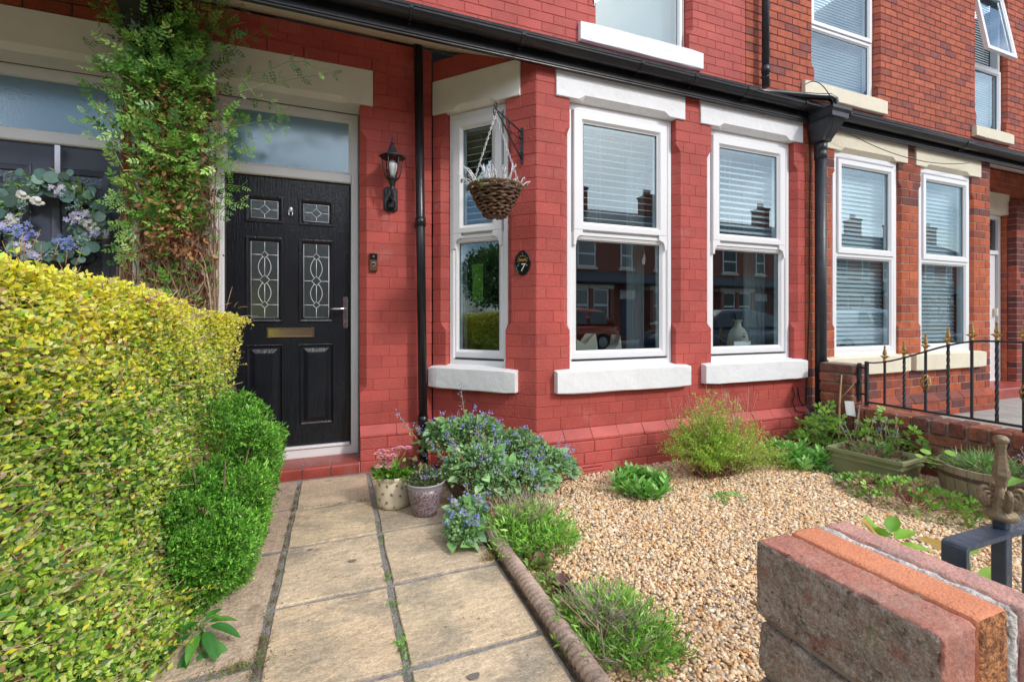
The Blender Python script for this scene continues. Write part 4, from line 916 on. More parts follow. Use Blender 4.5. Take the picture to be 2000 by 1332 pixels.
# ---------------------------------------------------------------- fittings on the painted wall
# lantern
lx, ly = .380, 3.455
lan = empty('wall_lantern', (lx, 3.60, 1.95), 'black six sided wall lantern with opal bulb right of the black door', 'lantern')
b = MB(); pts = [(-.052, -.075), (-.034, -.093), (.034, -.093), (.052, -.075), (.052, .075), (.034, .093), (-.034, .093), (-.052, .075)]
b.rings([[(lx + .002 + x, 3.598, 2.043 + z) for x, z in pts], [(lx + .002 + x, 3.586, 2.043 + z) for x, z in pts], [(lx + .002 + x * .84, 3.578, 2.043 + z * .9) for x, z in pts]]); b.build('back_plate', M['blackiron'], lan)
b = MB(); b.box(lx - .030, lx + .034, 3.545, 3.58, 1.962, 2.030, .012); b.build('motion_sensor', M['blackgloss'], lan)
b = MB(); b.tube([(lx, 3.585, 2.06), (lx, 3.52, 2.035), (lx, ly + .01, 2.04), (lx, ly, 2.075), (lx, ly, 2.13)], [.014, .012, .012, .013, .016], 10); b.ball((lx, ly + .02, 2.028), .014, 8); b.build('arm', M['blackiron'], lan)
b = MB(); b.lathe([(.006, -.025), (.018, -.01), (.024, .02), (.028, .035), (.046, .045), (.046, .053), (.026, .056)], (lx, ly, 2.115), 6, a0=R(0)); b.build('cup', M['blackiron'], lan)
prof = [(.044, 0), (.060, .045), (.070, .10), (.076, .155)]
for k in range(6):
    a0, a1 = R(60 * k), R(60 * k + 60); b = MB(); b.tube([(lx + math.cos(a0) * r_, ly + math.sin(a0) * r_, 2.165 + z) for r_, z in prof], .0045, 6); b.build('glazing_bar', M['blackiron'], lan)
    b = MB(); rs = [[(lx + math.cos(a_) * r_ * .985, ly + math.sin(a_) * r_ * .985, 2.165 + z) for a_ in (a0 + .04, a1 - .04)] for r_, z in prof]
    b.rings(rs, closed=False, cap0=False, cap1=False); b.build('glass_pane', M['lampglass'], lan)
b = MB(); b.lathe([(.098, .0), (.100, .008), (.050, .030), (.034, .045), (.022, .080), (.012, .095), (.008, .10)], (lx, ly, 2.318), 6); b.build('roof', M['blackiron'], lan)
b = MB(); b.lathe([(.005, 0), (.011, .010), (.011, .018), (.006, .022), (.007, .03), (.001, .062)], (lx, ly, 2.415), 10); b.build('finial', M['blackiron'], lan)
b = MB(); b.lathe([(.016, .0), (.022, .03), (.034, .065), (.037, .085), (.030, .11), (.012, .125), (.002, .128)], (lx, ly, 2.172), 14); b.build('bulb', M['bulb'], lan)
# doorbell
db = empty('doorbell', (.255, 3.6, 1.49), 'small black and bronze video doorbell between door and lantern', 'doorbell')
MB().box(.226, .284, 3.572, 3.598, 1.490, 1.622, .004).build('body', M['bronzegloss'], db)
MB().box(.229, .281, 3.569, 3.574, 1.573, 1.619, .003).build('camera_face', M['blackgloss'], db)
b = MB(); b.tube([(.255 + math.cos(t) * .0125, 3.570, 1.540 + math.sin(t) * .0125) for t in [R(18 * k) for k in range(21)]], .003, 6); b.build('button_ring', M['silver'], db)
b = MB(); b.lathe([(.010, 0), (.010, .004)], (0, 0, 0), 14); b.V = [(.255 + v[0], 3.570 - v[2], 1.540 + v[1]) for v in b.V]; b.build('button', M['blackgloss'], db)
b = MB(); b.tube([(.255 + math.cos(t) * .005, 3.569, 1.598 + math.sin(t) * .005) for t in [R(30 * k) for k in range(13)]], .0015, 5); b.build('lens', M['silver'], db)
# number plaque
def oval(a, b_, n=32): return [(a * math.cos(2 * math.pi * i / n), b_ * math.sin(2 * math.pi * i / n)) for i in range(n)]
pq = empty('number_plaque', SIDE(.103, 0, 1.53), 'oval black house number plaque with painted flowers and a white 7', 'house sign')
b = MB(); b.rings([[SIDE(.103 - x, .001, 1.53 + z) for x, z in oval(.062, .088)], [SIDE(.103 - x, .007, 1.53 + z) for x, z in oval(.063, .089)], [SIDE(.103 - x, .012, 1.53 + z) for x, z in oval(.057, .083)], [SIDE(.103 - x, .0085, 1.53 + z) for x, z in oval(.051, .077)]], sm=False); b.build('plate', M['plaqueg'], pq)
def dot(x, z, r_, col, name='painted_flower', sq=1.0, ang=0, n=8):
    b = MB(); ca, sa = math.cos(ang), math.sin(ang); P = []
    for i in range(n):
        q, p = r_ * math.cos(2 * math.pi * i / n), r_ * sq * math.sin(2 * math.pi * i / n); P.append((x + q * ca - p * sa, z + q * sa + p * ca))
    b.rings([[SIDE(.103 - px, .0087, 1.53 + pz) for px, pz in P], [SIDE(.103 - px, .0096, 1.53 + pz) for px, pz in P]], col); return b
def dots(lst, name):
    B = MB()
    for (x, z, r_, col, sq, ang) in lst:
        b = dot(x, z, r_, col, sq=sq, ang=ang); o = len(B.V); B.V += b.V; B.F += [tuple(i + o for i in f) for f in b.F]; B.C += b.C; B.S += b.S; B.I += b.I
    o = B.build(name, M['petal'], pq); return o
fl = []
for cx, cz_ in ((-.019, .022), (.001, .020), (.020, .022)):
    for k in range(5): a = R(72 * k + 18); fl.append((cx + .0065 * math.cos(a), cz_ + .0065 * math.sin(a), .0052, (.62, .24, .12), .8, a))
    fl.append((cx, cz_, .003, (.5, .35, .05), 1, 0))
dots(fl, 'painted_flower')
lv = []
for k in range(16):
    a = R(-20 + 220 * k / 15); r0 = .034 + .005 * (k % 2); lv.append((r0 * math.cos(a), .021 + r0 * .82 * math.sin(a), .0052, (.14, .26, .12) if k % 3 else (.5, .45, .12), .45, a))
for sx in (-1, 1): lv.append((sx * .034, -.018, .006, (.45, .5, .5), .6, 0)); lv.append((sx * .028, -.006, .006, (.13, .24, .12), .5, .6))
lv += [(.0, .052, .004, (.5, .45, .12), 1, 0), (0, -.066, .003, (.13, .24, .12), .6, 0), (0, .068, .003, (.6, .6, .6), 1, 0)]
dots(lv, 'painted_leaf')
tc_ = bpy.data.curves.new('seven', 'FONT'); tc_.body = '7'; tc_.size = .078; tc_.extrude = .0006; tc_.shear = .15; tc_.align_x = 'CENTER'
to = bpy.data.objects.new('seven', tc_); COL.objects.link(to); dg = bpy.context.evaluated_depsgraph_get(); tm = bpy.data.meshes.new_from_object(to.evaluated_get(dg)); bpy.data.objects.remove(to)
V = [SIDE(.103 - v.co.x, .0098 + v.co.z, 1.53 - .058 + v.co.y) for v in tm.vertices]; F = [tuple(p.vertices) for p in tm.polygons]
me = npmesh('numeral', np.array(V) - ORG[pq.name], F, None, [M['lead']]); o = link('numeral', me, pq); 
# hanging bracket and basket
wp = np.array(SIDE(.109, 0, 0))[:2]; nn = np.array(Ns); tip = wp + nn * .41
br = empty('basket_bracket', (*wp, 2.38), 'black iron scroll bracket on the corner of the bay holding the basket', 'bracket')
def S3(a, z, lat=0): return (wp[0] + nn[0] * a + Ds[0] * lat, wp[1] + nn[1] * a + Ds[1] * lat, z)
b = MB(); b.rings([[S3(.001, 2.24, -.010), S3(.008, 2.24, -.010), S3(.008, 2.24, .010), S3(.001, 2.24, .010)], [S3(.001, 2.50, -.010), S3(.008, 2.50, -.010), S3(.008, 2.50, .010), S3(.001, 2.50, .010)]]); b.build('wall_plate', M['blackiron'], br)
b = MB(); b.tube([S3(.01, 2.465), S3(.20, 2.468), S3(.40, 2.472)], .006, 6); b.build('arm', M['blackiron'], br)
b = MB(); b.tube([S3(.01, 2.275), S3(.14, 2.335), S3(.28, 2.41), S3(.40, 2.472)], .0055, 6); b.build('brace', M['blackiron'], br)
def spiral(a, z, r0, r1, t0, t1, n=16): return [S3(a + (r0 + (r1 - r0) * i / n) * math.cos(R(t0 + (t1 - t0) * i / n)), z + (r0 + (r1 - r0) * i / n) * math.sin(R(t0 + (t1 - t0) * i / n))) for i in range(n + 1)]
for q in (spiral(.40, 2.497, .025, .010, -90, 250), spiral(.415, 2.447, .026, .012, 90, -230), spiral(.035, 2.435, .026, .010, 120, 420), spiral(.22, 2.435, .020, .010, 90, 400), spiral(.035, 2.305, .022, .010, 200, -60)):
    b = MB(); b.tube(q, .005, 6); b.build('scroll', M['blackiron'], br)
b = MB(); b.tube([S3(.22, 2.415), S3(.12, 2.405), S3(.03, 2.41)], .003, 5); b.build('tie', M['blackiron'], br)
T3 = np.array([tip[0], tip[1], 1.965])
bk = empty('hanging_basket', tuple(T3), 'brown wicker hanging basket of white heather in front of the bay side window', 'hanging basket')
def bR(z): q = (z + .190) / .190; return .049 + .117 * q ** .72     # radius at depth
nrow = 11
for k in range(nrow):
    z = -.181 + .176 * k / (nrow - 1); b = MB(); n = 84; P = []
    for i in range(n + 1):
        a = 2 * math.pi * i / n; rr_ = bR(z) + .0055 * math.sin(12 * a + math.pi * k); P.append((T3[0] + math.cos(a) * rr_, T3[1] + math.sin(a) * rr_, T3[2] + z + .004 * math.sin(6 * a + k * 2.1) + .002 * math.sin(17 * a)))
    q = random.uniform(.75, 1.35); b.tube(P, [.0078 + .0022 * math.sin(12 * 2 * math.pi * i / n + 1.5) for i in range(n + 1)], 7, col=(q, q * .95, q * .9)); b.build('woven_row', M['wicker'], bk)
for k in range(3):
    b = MB(); n = 84; b.tube([(T3[0] + math.cos(2 * math.pi * i / n) * (.167 + .005 * math.sin(16 * 2 * math.pi * i / n + k * 2.1)), T3[1] + math.sin(2 * math.pi * i / n) * (.167 + .005 * math.sin(16 * 2 * math.pi * i / n + k * 2.1)), T3[2] + .004 + .006 * math.cos(16 * 2 * math.pi * i / n + k * 2.1)) for i in range(n + 1)], .0065, 6); b.build('rim_strand', M['wicker'], bk)
b = MB(); b.lathe([(.035, -.178), (.040, -.175), (.132, -.035), (.145, -.018)], tuple(T3), 20); b.build('liner', M['dark'], bk)
b = MB(); b.lathe([(.02, -.189), (.052, -.187), (.055, -.180)], tuple(T3), 20); b.build('base', M['wicker'], bk)
for k in range(12):
    a = R(30 * k); b = MB(); b.tube([(T3[0] + math.cos(a) * (bR(z) + .004), T3[1] + math.sin(a) * (bR(z) + .004), T3[2] + z) for z in (-.175, -.115, -.055, 0)], .0035, 5); b.build('stake', M['wicker'], bk)
for k in range(3):
    a = R(120 * k + 75); top = Vector((tip[0], tip[1], 2.435)); bot = Vector((T3[0] + math.cos(a) * .162, T3[1] + math.sin(a) * .162, T3[2] + .01)); b = MB(); nl = 26
    ax = (bot - top).normalized(); s1_ = ax.cross(Vector((0, 1, 0))).normalized(); s2_ = ax.cross(s1_)
    for i in range(nl):
        c = top.lerp(bot, (i + .5) / nl); u = s1_ if i % 2 else s2_; hl = (bot - top).length / nl * .68
        b.tube([c + ax * hl * math.cos(t) + u * .0055 * math.sin(t) for t in [2 * math.pi * j / 8 for j in range(9)]], .0017, 4)
    b.build('chain', M['steel'], bk)
b = MB(); b.tube([(tip[0] + .008 * math.cos(t), tip[1], 2.445 + .012 * math.sin(t)) for t in [R(30 * k) for k in range(13)]], .002, 5); b.build('hook', M['steel'], bk)
n = 620; stems = 38; P = []; Fw = []; b = MB()
for k in range(stems):
    a = random.uniform(0, 2 * math.pi); r0 = random.uniform(.02, .15); base = Vector((T3[0] + math.cos(a) * r0, T3[1] + math.sin(a) * r0, T3[2] - .02)); out_ = random.uniform(.15, .95) if r0 > .06 else random.uniform(0, .4)
    dir_ = Vector((math.cos(a) * out_ + random.uniform(-.2, .2), math.sin(a) * out_ + random.uniform(-.2, .2), random.uniform(.55, 1.1))).normalized(); L = random.uniform(.09, .17); 
    pts = [base + dir_ * L * t + Vector((0, 0, .02 * math.sin(t * 3))) for t in (0, .35, .7, 1)]
    b.tube(pts, [.0015, .003, .0035, .0018], 5, col=(.92, .92, .94))
    for i in range(22): t = random.uniform(.2, 1); P.append(base + dir_ * L * t); Fw.append(dir_ * .8 + Vector((random.uniform(-1, 1), random.uniform(-1, 1), random.uniform(-1, 1))))
b.build('heather_sprig', M['petal'], bk, kind='stuff')
P = np.array([tuple(p) for p in P]); Fw = np.array([tuple(p) for p in Fw]); scatter('heather_bells', LEAF, P, Fw, rdir(len(P)), rng.uniform(.006, .011, len(P)), pick([(.88, .88, .9), (.75, .76, .78)], len(P), jit=.05), M['petal'], bk, kind='stuff')
m_ = 260; P = T3 + np.stack([rng.normal(size=m_) * .07, rng.normal(size=m_) * .07, rng.uniform(-.02, .03, m_)], 1); scatter('basket_foliage', LEAF, P, rdir(m_, .7), rdir(m_, 1), rng.uniform(.015, .03, m_), pick([(.10, .2, .04), (.35, .42, .05)], m_), M['leaf'], bk, kind='stuff')

# ---------------------------------------------------------------- things inside the bay windows
b = MB(); b.lathe([(.055, 0), (.075, .02), (.095, .10), (.085, .17), (.060, .23), (.030, .26), (.028, .30), (.045, .315)], (3.50, 3.22, .80), 20)
vz = empty('face_vase', (3.50, 3.22, .80), 'pale vase with a drawn face on the sill of the right front bay window', 'vase'); b.build('body', M['beige'], vz)
def eye(x, z):
    b = MB(); Y = 3.118; b.tube([(x - .020, Y, z), (x - .008, Y - .004, z + .010), (x + .008, Y - .004, z + .010), (x + .020, Y, z), (x + .008, Y - .004, z - .009), (x - .008, Y - .004, z - .009), (x - .020, Y, z)], .002, 4); b.ball((x, Y, z), .007, 6)
    b.tube([(x - .022, Y, z + .020), (x, Y - .004, z + .030), (x + .022, Y, z + .022)], .003, 4); b.build('drawn_eye', M['cable'], vz)
eye(3.465, .965)
b = MB(); b.tube([(3.455, 3.118, .895), (3.47, 3.114, .900), (3.49, 3.114, .892), (3.47, 3.116, .886), (3.455, 3.118, .895)], .004, 4); b.build('drawn_mouth', M['cable'], vz)
wc = empty('window_card', (3.40, 3.08, .83), 'small white card with a dotted edge propped in the right front bay window', 'card')
MB().box(3.30, 3.50, 3.075, 3.079, .845, .925, .001).build('card', M['tag'], wc)
for k in range(5): MB().box(3.455 - .02 * (k if k < 3 else 0) + (.0 if k < 3 else .0) + .03, 3.462 - .02 * (k if k < 3 else 0) + .03, 3.0735, 3.0745, .912 - .02 * max(0, k - 2), .919 - .02 * max(0, k - 2)).build('dot', M['cable'], wc)
b = MB(); ring(b, planeY(3.45), 3.05, 3.42, .80, 1.35, .03, .03, .03, .03, 0, -.02); pf = empty('picture_frame', (3.2, 3.45, .8), 'black picture frame leaning behind the vase in the bay window', 'picture frame'); b.build('frame', M['cable'], pf); MB().box(3.08, 3.39, 3.46, 3.465, .83, 1.32).build('mount', M['whitepaint'], pf)
for i, (x, lab) in enumerate(((1.80, 'beige cushion at the left inside the left front bay window'), (2.08, 'pale pointed cushion right of the beige one inside the left bay window'))):
    b = MB(); rs = []
    for y_, k in ((3.22, .6), (3.19, 1), (3.14, 1), (3.10, .7)): rs.append([(x + s_ * .16 * k, y_, z) for s_, z in ((-1, .76), (1, .76), (.9, .86), (.75, 1.01), (0, .93), (-.8, .98), (-.95, .86))] if not i else [(x + s_ * .11 * k, y_, z) for s_, z in ((-1, .76), (1, .76), (.7, .9), (.55, 1.0), (.3, .92), (-.4, .88), (-.95, .83))])
    b.rings(rs, sm=False); b.build('cushion', M['beige'], None, lab, 'cushion', org=(x, 3.16, .76))
MB().box(1.35, 4.0, 3.07, 3.30, .70, .765, .004).build('inner_sill', M['white'], h7)
b = MB(); b.box(.925, 1.0, 3.60, 3.602, 1.26, 1.56); b.V = [SIDE(.50 + (v[0] - .925) * 1.3, -.12, v[2]) for v in b.V]; b.build('green_poster', mat('lime_poster', (.25, .52, .05), .7), None, 'lime green leaflet stuck inside the bay side window', 'leaflet', org=SIDE(.5, -.12, 1.26))
b = MB(); b.poly([(2.33, 3.10, 1.60), (2.345, 3.10, 1.64), (2.355, 3.10, 1.68), (2.365, 3.10, 1.63), (2.36, 3.10, 1.58), (2.34, 3.10, 1.57)], (0, .006, 0)); b.tube([(2.355, 3.103, 1.68), (2.355, 3.103, 1.80)], .0008, 4); b.build('hanging_ornament', M['beige'], None, 'tiny hanging ornament near the right edge of the left bay window', 'ornament', org=(2.35, 3.1, 1.6))

# ---------------------------------------------------------------- trellis between the doors
tr = empty('trellis', (-1.0, 3.58, 0), 'white diagonal lattice trellis under the climbing plant', 'trellis')
def lath(p, q, y, wd=.024, th=.006):
    dx, dz = q[0] - p[0], q[1] - p[1]; L = math.hypot(dx, dz); nx, nz = -dz / L * wd / 2, dx / L * wd / 2
    b = MB(); b.rings([[(p[0] - nx, y, p[1] - nz), (p[0] + nx, y, p[1] + nz), (q[0] + nx, y, q[1] + nz), (q[0] - nx, y, q[1] - nz)], [(p[0] - nx, y - th, p[1] - nz), (p[0] + nx, y - th, p[1] + nz), (q[0] + nx, y - th, q[1] + nz), (q[0] - nx, y - th, q[1] - nz)]]); b.build('slat', M['whitewood'], tr)
X0, X1, Z0, Z1 = -1.205, -.785, .15, 2.45
def clipseg(c, sgn):
    pts = []
    for x in (X0, X1):
        z = c + sgn * (x - X0) * .8
        if Z0 <= z <= Z1: pts.append((x, z))
    for z in (Z0, Z1):
        x = X0 + sgn * (z - c) / .8
        if X0 < x < X1: pts.append((x, z))
    return pts
c = Z0 - .4
while c < Z1 + .4:
    for sg, yy in ((1, 3.585), (-1, 3.576)):
        p = clipseg(c, sg)
        if len(p) >= 2 and math.dist(p[0], p[1]) > .06: lath(p[0], p[1], yy)
    c += .165
for x in (X0, X1): lath((x, Z0), (x, Z1), 3.594, .035, .009)
lath((-.803 - .02, Z0), (-.803 - .02, Z0 + .001 + 2.2), 3.566, .03, .008) if False else None
# ---------------------------------------------------------------- across the road, seen in the panes
mw = bpy.data.materials.new('far_brick'); mw.use_nodes = True
_n = mw.node_tree.nodes; _l = mw.node_tree.links; _p = _n['Principled BSDF']; _p.inputs['Roughness'].default_value = .85
_t = _n.new('ShaderNodeTexCoord'); _b = _n.new('ShaderNodeTexBrick'); _m = _n.new('ShaderNodeMapping'); _m.inputs['Rotation'].default_value = (R(90), 0, 0)
_b.inputs['Scale'].default_value = 1; _b.inputs['Brick Width'].default_value = .235; _b.inputs['Row Height'].default_value = .086; _b.inputs['Mortar Size'].default_value = .008
_b.inputs['Color1'].default_value = (.36, .10, .06, 1); _b.inputs['Color2'].default_value = (.26, .075, .05, 1); _b.inputs['Mortar'].default_value = (.2, .15, .12, 1)
_l.new(_t.outputs['Object'], _m.inputs[0]); _l.new(_m.outputs[0], _b.inputs[0]); _l.new(_b.outputs[0], _p.inputs['Base Color'])
def far_house(x0, yf, label, sgn=-1):
    h = empty('far_terraced_house', (x0 + 2.6, yf, 0), label, 'house', 'houses across the road')
    Y = lambda d: yf + sgn * -d        # d towards the road
    def bx(nm, a, c, d0, d1, z0, z1, m, par=h, bv=.01): return MB().box(x0 + a, x0 + c, Y(d0), Y(d1), z0, z1, bv).build(nm, m, par)
    bx('wall', 0, 5.2, -7, 0, -.1, 6.0, mw)
    bx('bay_wall', 2.2, 5.0, .01, .75, -.1, .8, mw); bx('bay_lintel', 2.2, 5.0, .01, .75, 2.7, 2.95, M['creampaint'])
    for a in (2.2, 3.45, 4.75): bx('bay_pier', a, a + .25, .01, .75, .8, 2.7, mw)
    bx('bay_sill', 2.15, 5.05, .70, .82, .72, .82, M['creampaint'])
    for a in (2.45, 3.7):
        bx('bay_window_frame', a, a + 1.0, .60, .66, .82, 2.7, M['white']); bx('bay_pane', a + .1, a + .9, .665, .67, .92, 1.75, M['carglass']); bx('bay_pane', a + .1, a + .9, .665, .67, 1.87, 2.6, M['carglass'])
    b = MB(); b.rings([[(x, Y(1.05), 2.95), (x, Y(-.02), 3.6), (x, Y(-.02), 3.68), (x, Y(1.1), 3.03)] for x in (x0, x0 + 5.2)]); b.build('canopy_roof', M['slate'], h)
    bx('canopy_gutter', 0, 5.2, 1.06, 1.16, 2.98, 3.08, M['blackplastic'])
    bx('door', .75, 1.6, .0, .03, .15, 2.2, M['doorslate']); bx('door_frame_head', .65, 1.7, .0, .05, 2.2, 2.7, M['white'])
    for a, wd in ((.7, .8), (3.1, 1.15)):
        bx('window_frame', a, a + wd, .0, .06, 3.95, 5.4, M['white']); bx('upper_pane', a + .08, a + wd - .08, .06, .065, 4.72, 5.32, M['carglass']); bx('lower_pane', a + .08, a + wd - .08, .06, .065, 4.03, 4.62, M['carglass']); bx('window_sill', a - .12, a + wd + .12, 0, .1, 3.80, 3.95, M['creampaint'])
    b = MB(); b.rings([[(x, Y(.3), 5.95), (x, Y(-3.5), 8.1), (x, Y(-7.3), 5.95), (x, Y(-7.3), 5.85), (x, Y(-3.5), 8.0), (x, Y(.3), 5.85)] for x in (x0, x0 + 5.2)]); b.build('roof', M['slate'], h)
    ch = bx('chimney', 4.75, 5.45, -3.9, -2.9, 7.5, 9.15, mw); bx('chimney_cap', 4.70, 5.50, -3.95, -2.85, 9.15, 9.3, mw)
    for q in (4.9, 5.1, 5.3): b = MB(); b.lathe([(.09, 0), (.10, .05), (.08, .3), (.09, .42)], (x0 + q, Y(-3.4), 9.3), 8); b.build('chimney_pot', M['rope'], h)
    return h
def dup_tree(o, loc, **kw):
    def cp(x, par):
        c = x.copy(); COL.objects.link(c); c.parent = par; ORG[c.name] = ORG.get(x.name, np.zeros(3))
        for ch in list(x.children): cp(ch, c)
        return c
    r_ = cp(o, None); r_.location = loc; tag(r_, **kw); return r_
fh = far_house(4.0, -16.0, 'brick terraced house across the road mirrored in the left front bay window')
for i in range(1, 9):
    dup_tree(fh, (4.0 + 5.2 * i + 2.6, -16.0, 0), label='brick terraced house across the road, number %s along from the mirrored red car' % ('two three four five six seven eight nine'.split()[i - 1]))
for i, s_ in enumerate(('first', 'second', 'third', 'fourth')): dup_tree(fh, (4.0 - 5.2 * (i + 1) + 2.6, -16.0, 0), label='brick terraced house across the road, %s to the left of the mirrored red car' % s_)
def car(x0, x1, yc, m, label, h=1.5, estate=True, flip=False):
    L = x1 - x0; c = empty('parked_car', ((x0 + x1) / 2, yc, -.13), label, 'car', 'cars parked in the road'); zb = -.13
    def X(t): return x0 + L * (1 - t if flip else t)
    W = .86
    # body: sections along the length (t, sill z, waist z, half width)
    b = MB(); rs = []
    for t, lo, hi, k in ((0, .38, .62, .80), (.02, .28, .78, .90), (.10, .20, .90, .98), (.3, .18, .98, 1), (.7, .18, 1.0, 1), (.9, .2, 1.0, .98), (.98, .28, .92, .90), (1, .40, .70, .82)):
        w_ = W * k; x = X(t); rs.append([(x, yc - w_ * .92, zb + lo), (x, yc - w_, zb + lo + .12), (x, yc - w_, zb + (lo + hi) / 2 + .1), (x, yc - w_ * .94, zb + hi), (x, yc + w_ * .94, zb + hi), (x, yc + w_, zb + (lo + hi) / 2 + .1), (x, yc + w_, zb + lo + .12), (x, yc + w_ * .92, zb + lo)])
    b.rings(rs, sm=True); b.build('body', m, c)
    cab = ((.24, 1.0, .80), (.40, h - .04, .66), (.60, h, .66), (.82, h - .06, .64), (.95, 1.02, .76)) if estate else ((.22, 1.0, .8), (.42, h - .03, .64), (.62, h, .64), (.80, h - .10, .62), (.93, 1.0, .75))
    b = MB(); rs = []
    for t, z, w_ in cab: x = X(t); rs.append([(x, yc - .82, zb + .96), (x, yc - w_, zb + z - .03), (x, yc - w_ + .08, zb + z), (x, yc + w_ - .08, zb + z), (x, yc + w_, zb + z - .03), (x, yc + .82, zb + .96)])
    b.rings(rs, sm=True); b.build('cabin', m, c)
    for sd in (-1, 1):
        for (ta, tb) in ((.31, .47), (.49, .66), (.68, .86)):
            b = MB(); P = []
            for t, top in ((ta, 0), (tb, 0), (tb - .02, 1), (ta + (.06 if ta < .4 else .01), 1)):
                z = 1.02 if not top else h - .12 - (.05 if t > .8 else 0); k = (z - .96) / (h - .99); P.append((X(t), yc + sd * (.82 - (.82 - .66) * k + .006), zb + z))
            b.poly(P, (0, sd * .004, 0)); b.build('side_window', M['carglass'], c)
        for t in (.19, .80):
            b = MB(); b.tube([(X(t), yc + sd * .66, zb + .33), (X(t), yc + sd * .88, zb + .33)], .33, 20, sm=False); wl = b.build('wheel', M['rubber'], c)
            b = MB(); b.tube([(X(t), yc + sd * .87, zb + .33), (X(t), yc + sd * .89, zb + .33)], .20, 12, sm=False); b.build('hub', M['steel'], c)
        b = MB(); b.box(X(.985) - .05, X(.985) + .03, yc + sd * .55, yc + sd * .78, zb + .72, zb + .88, .01); b.build('lamp', M['carred'], c)
    return c
car(5.9, 10.3, -8.9 - .8, M['carred'], 'copper red hatchback across the road mirrored in the left bay window', 1.62)
car(8.0, 12.2, -4.0, M['cardark'], 'dark hatchback parked on the near side mirrored in the right bay window', 1.50, False)
car(13.4, 17.9, -4.0, M['carwhite'], 'white estate car mirrored in the neighbouring bay window', 1.55)

def leafcloud(P0, rad, n, pal, s, name, parent, tm=LEAF, m='leaf', p=None, shell=.55, kind='stuff', flat=0, upb=.4):
    d = norm(rng.normal(size=(n, 3))); r_ = shell + (1 - shell) * rng.uniform(size=(n, 1)) ** .5; P = np.array(P0) + d * r_ * np.array(rad)
    P += rng.normal(size=(n, 3)) * np.array(rad) * .06
    f = norm(d * .7 + rng.normal(size=(n, 3)) * .7 + [0, 0, upb]); return scatter(name, tm, P, f, rdir(n, .8), rng.uniform(.7, 1.3, n) * s, pick(pal, n, p), M[m], parent, kind=kind)
GREEN = [(.07, .16, .03), (.10, .22, .04), (.05, .11, .025), (.14, .26, .05)]
def tree(x, y, h, r_, label, pal=GREEN, s=.16, n=9000):
    t = empty('tree', (x, y, -.1), label, 'tree', 'trees mirrored in the side window'); b = MB()
    b.tube([(x, y, -.1), (x + .1, y, h * .3), (x, y + .1, h * .55)], [.16, .12, .08], 10)
    for a in range(5): b.tube([(x + .05, y, h * (.3 + .04 * a)), (x + math.cos(a * 1.3) * r_ * .6, y + math.sin(a * 1.3) * r_ * .6, h * .68)], [.07, .02], 6)
    b.build('trunk', M['twig'], t)
    for k in range(7):
        a = 2.4 * k; rr_ = r_ * .45 * (k > 0); leafcloud((x + math.cos(a) * rr_, y + math.sin(a) * rr_, h * (.62 + .05 * (k % 3))), (r_ * .6, r_ * .6, h * .28), n // 7, pal, s, 'crown', t)
    return t
tree(-15, -1.8, 4.6, 2.2, 'dense green tree mirrored in the bay side window'); tree(-19, -6.5, 5.2, 2.6, 'taller darker tree mirrored behind the small gable', [(.05, .12, .03), (.07, .16, .04)])
gh = empty('gabled_house', (-12.5, -5.0, 0), 'distant gabled house with slate roof mirrored in the bay side window', 'house')
b = MB(); b.box(-17, -11, -12, -4.6, -.1, 2.3); b.build('wall', mw, gh)
b = MB(); b.rings([[(-17.2, y, 2.2), (-14, y, 4.0), (-10.8, y, 2.2), (-10.8, y, 2.1), (-14, y, 3.88), (-17.2, y, 2.1)] for y in (-12.2, -4.3)]); b.build('roof', M['slate'], gh)
# far hedges along the neighbours' gardens
for i, (x, lab) in enumerate(((-3.3, 'clipped privet hedge two gardens along, mirrored in the side window'), (-7.5, 'clipped privet hedge three gardens along, mirrored in the side window'))):
    hh = empty('hedge', (x, 1.6, -.02), lab, 'hedge', 'privet hedges dividing the front gardens'); MB().box(x - .3, x + .3, .35, 2.9, -.03, 1.05, .06).build('inner_branches', M['dark'], hh)
    n = 9000; P = np.stack([rng.uniform(x - .38, x + .38, n), rng.uniform(.3, 3.0, n), rng.uniform(0, 1.15, n)], 1); side = rng.integers(0, 3, n)
    P[side == 0, 0] = x + .36 + rng.normal(size=(side == 0).sum()) * .03; P[side == 1, 2] = 1.1 + rng.normal(size=(side == 1).sum()) * .03; P[side == 2, 1] = .33 + rng.normal(size=(side == 2).sum()) * .03
    scatter('foliage', LEAF, P, rdir(n, .4), rdir(n, 1), rng.uniform(.03, .05, n), pick([(.45, .48, .05), (.16, .28, .04), (.10, .2, .04)], n), M['leaf'], hh, kind='stuff')

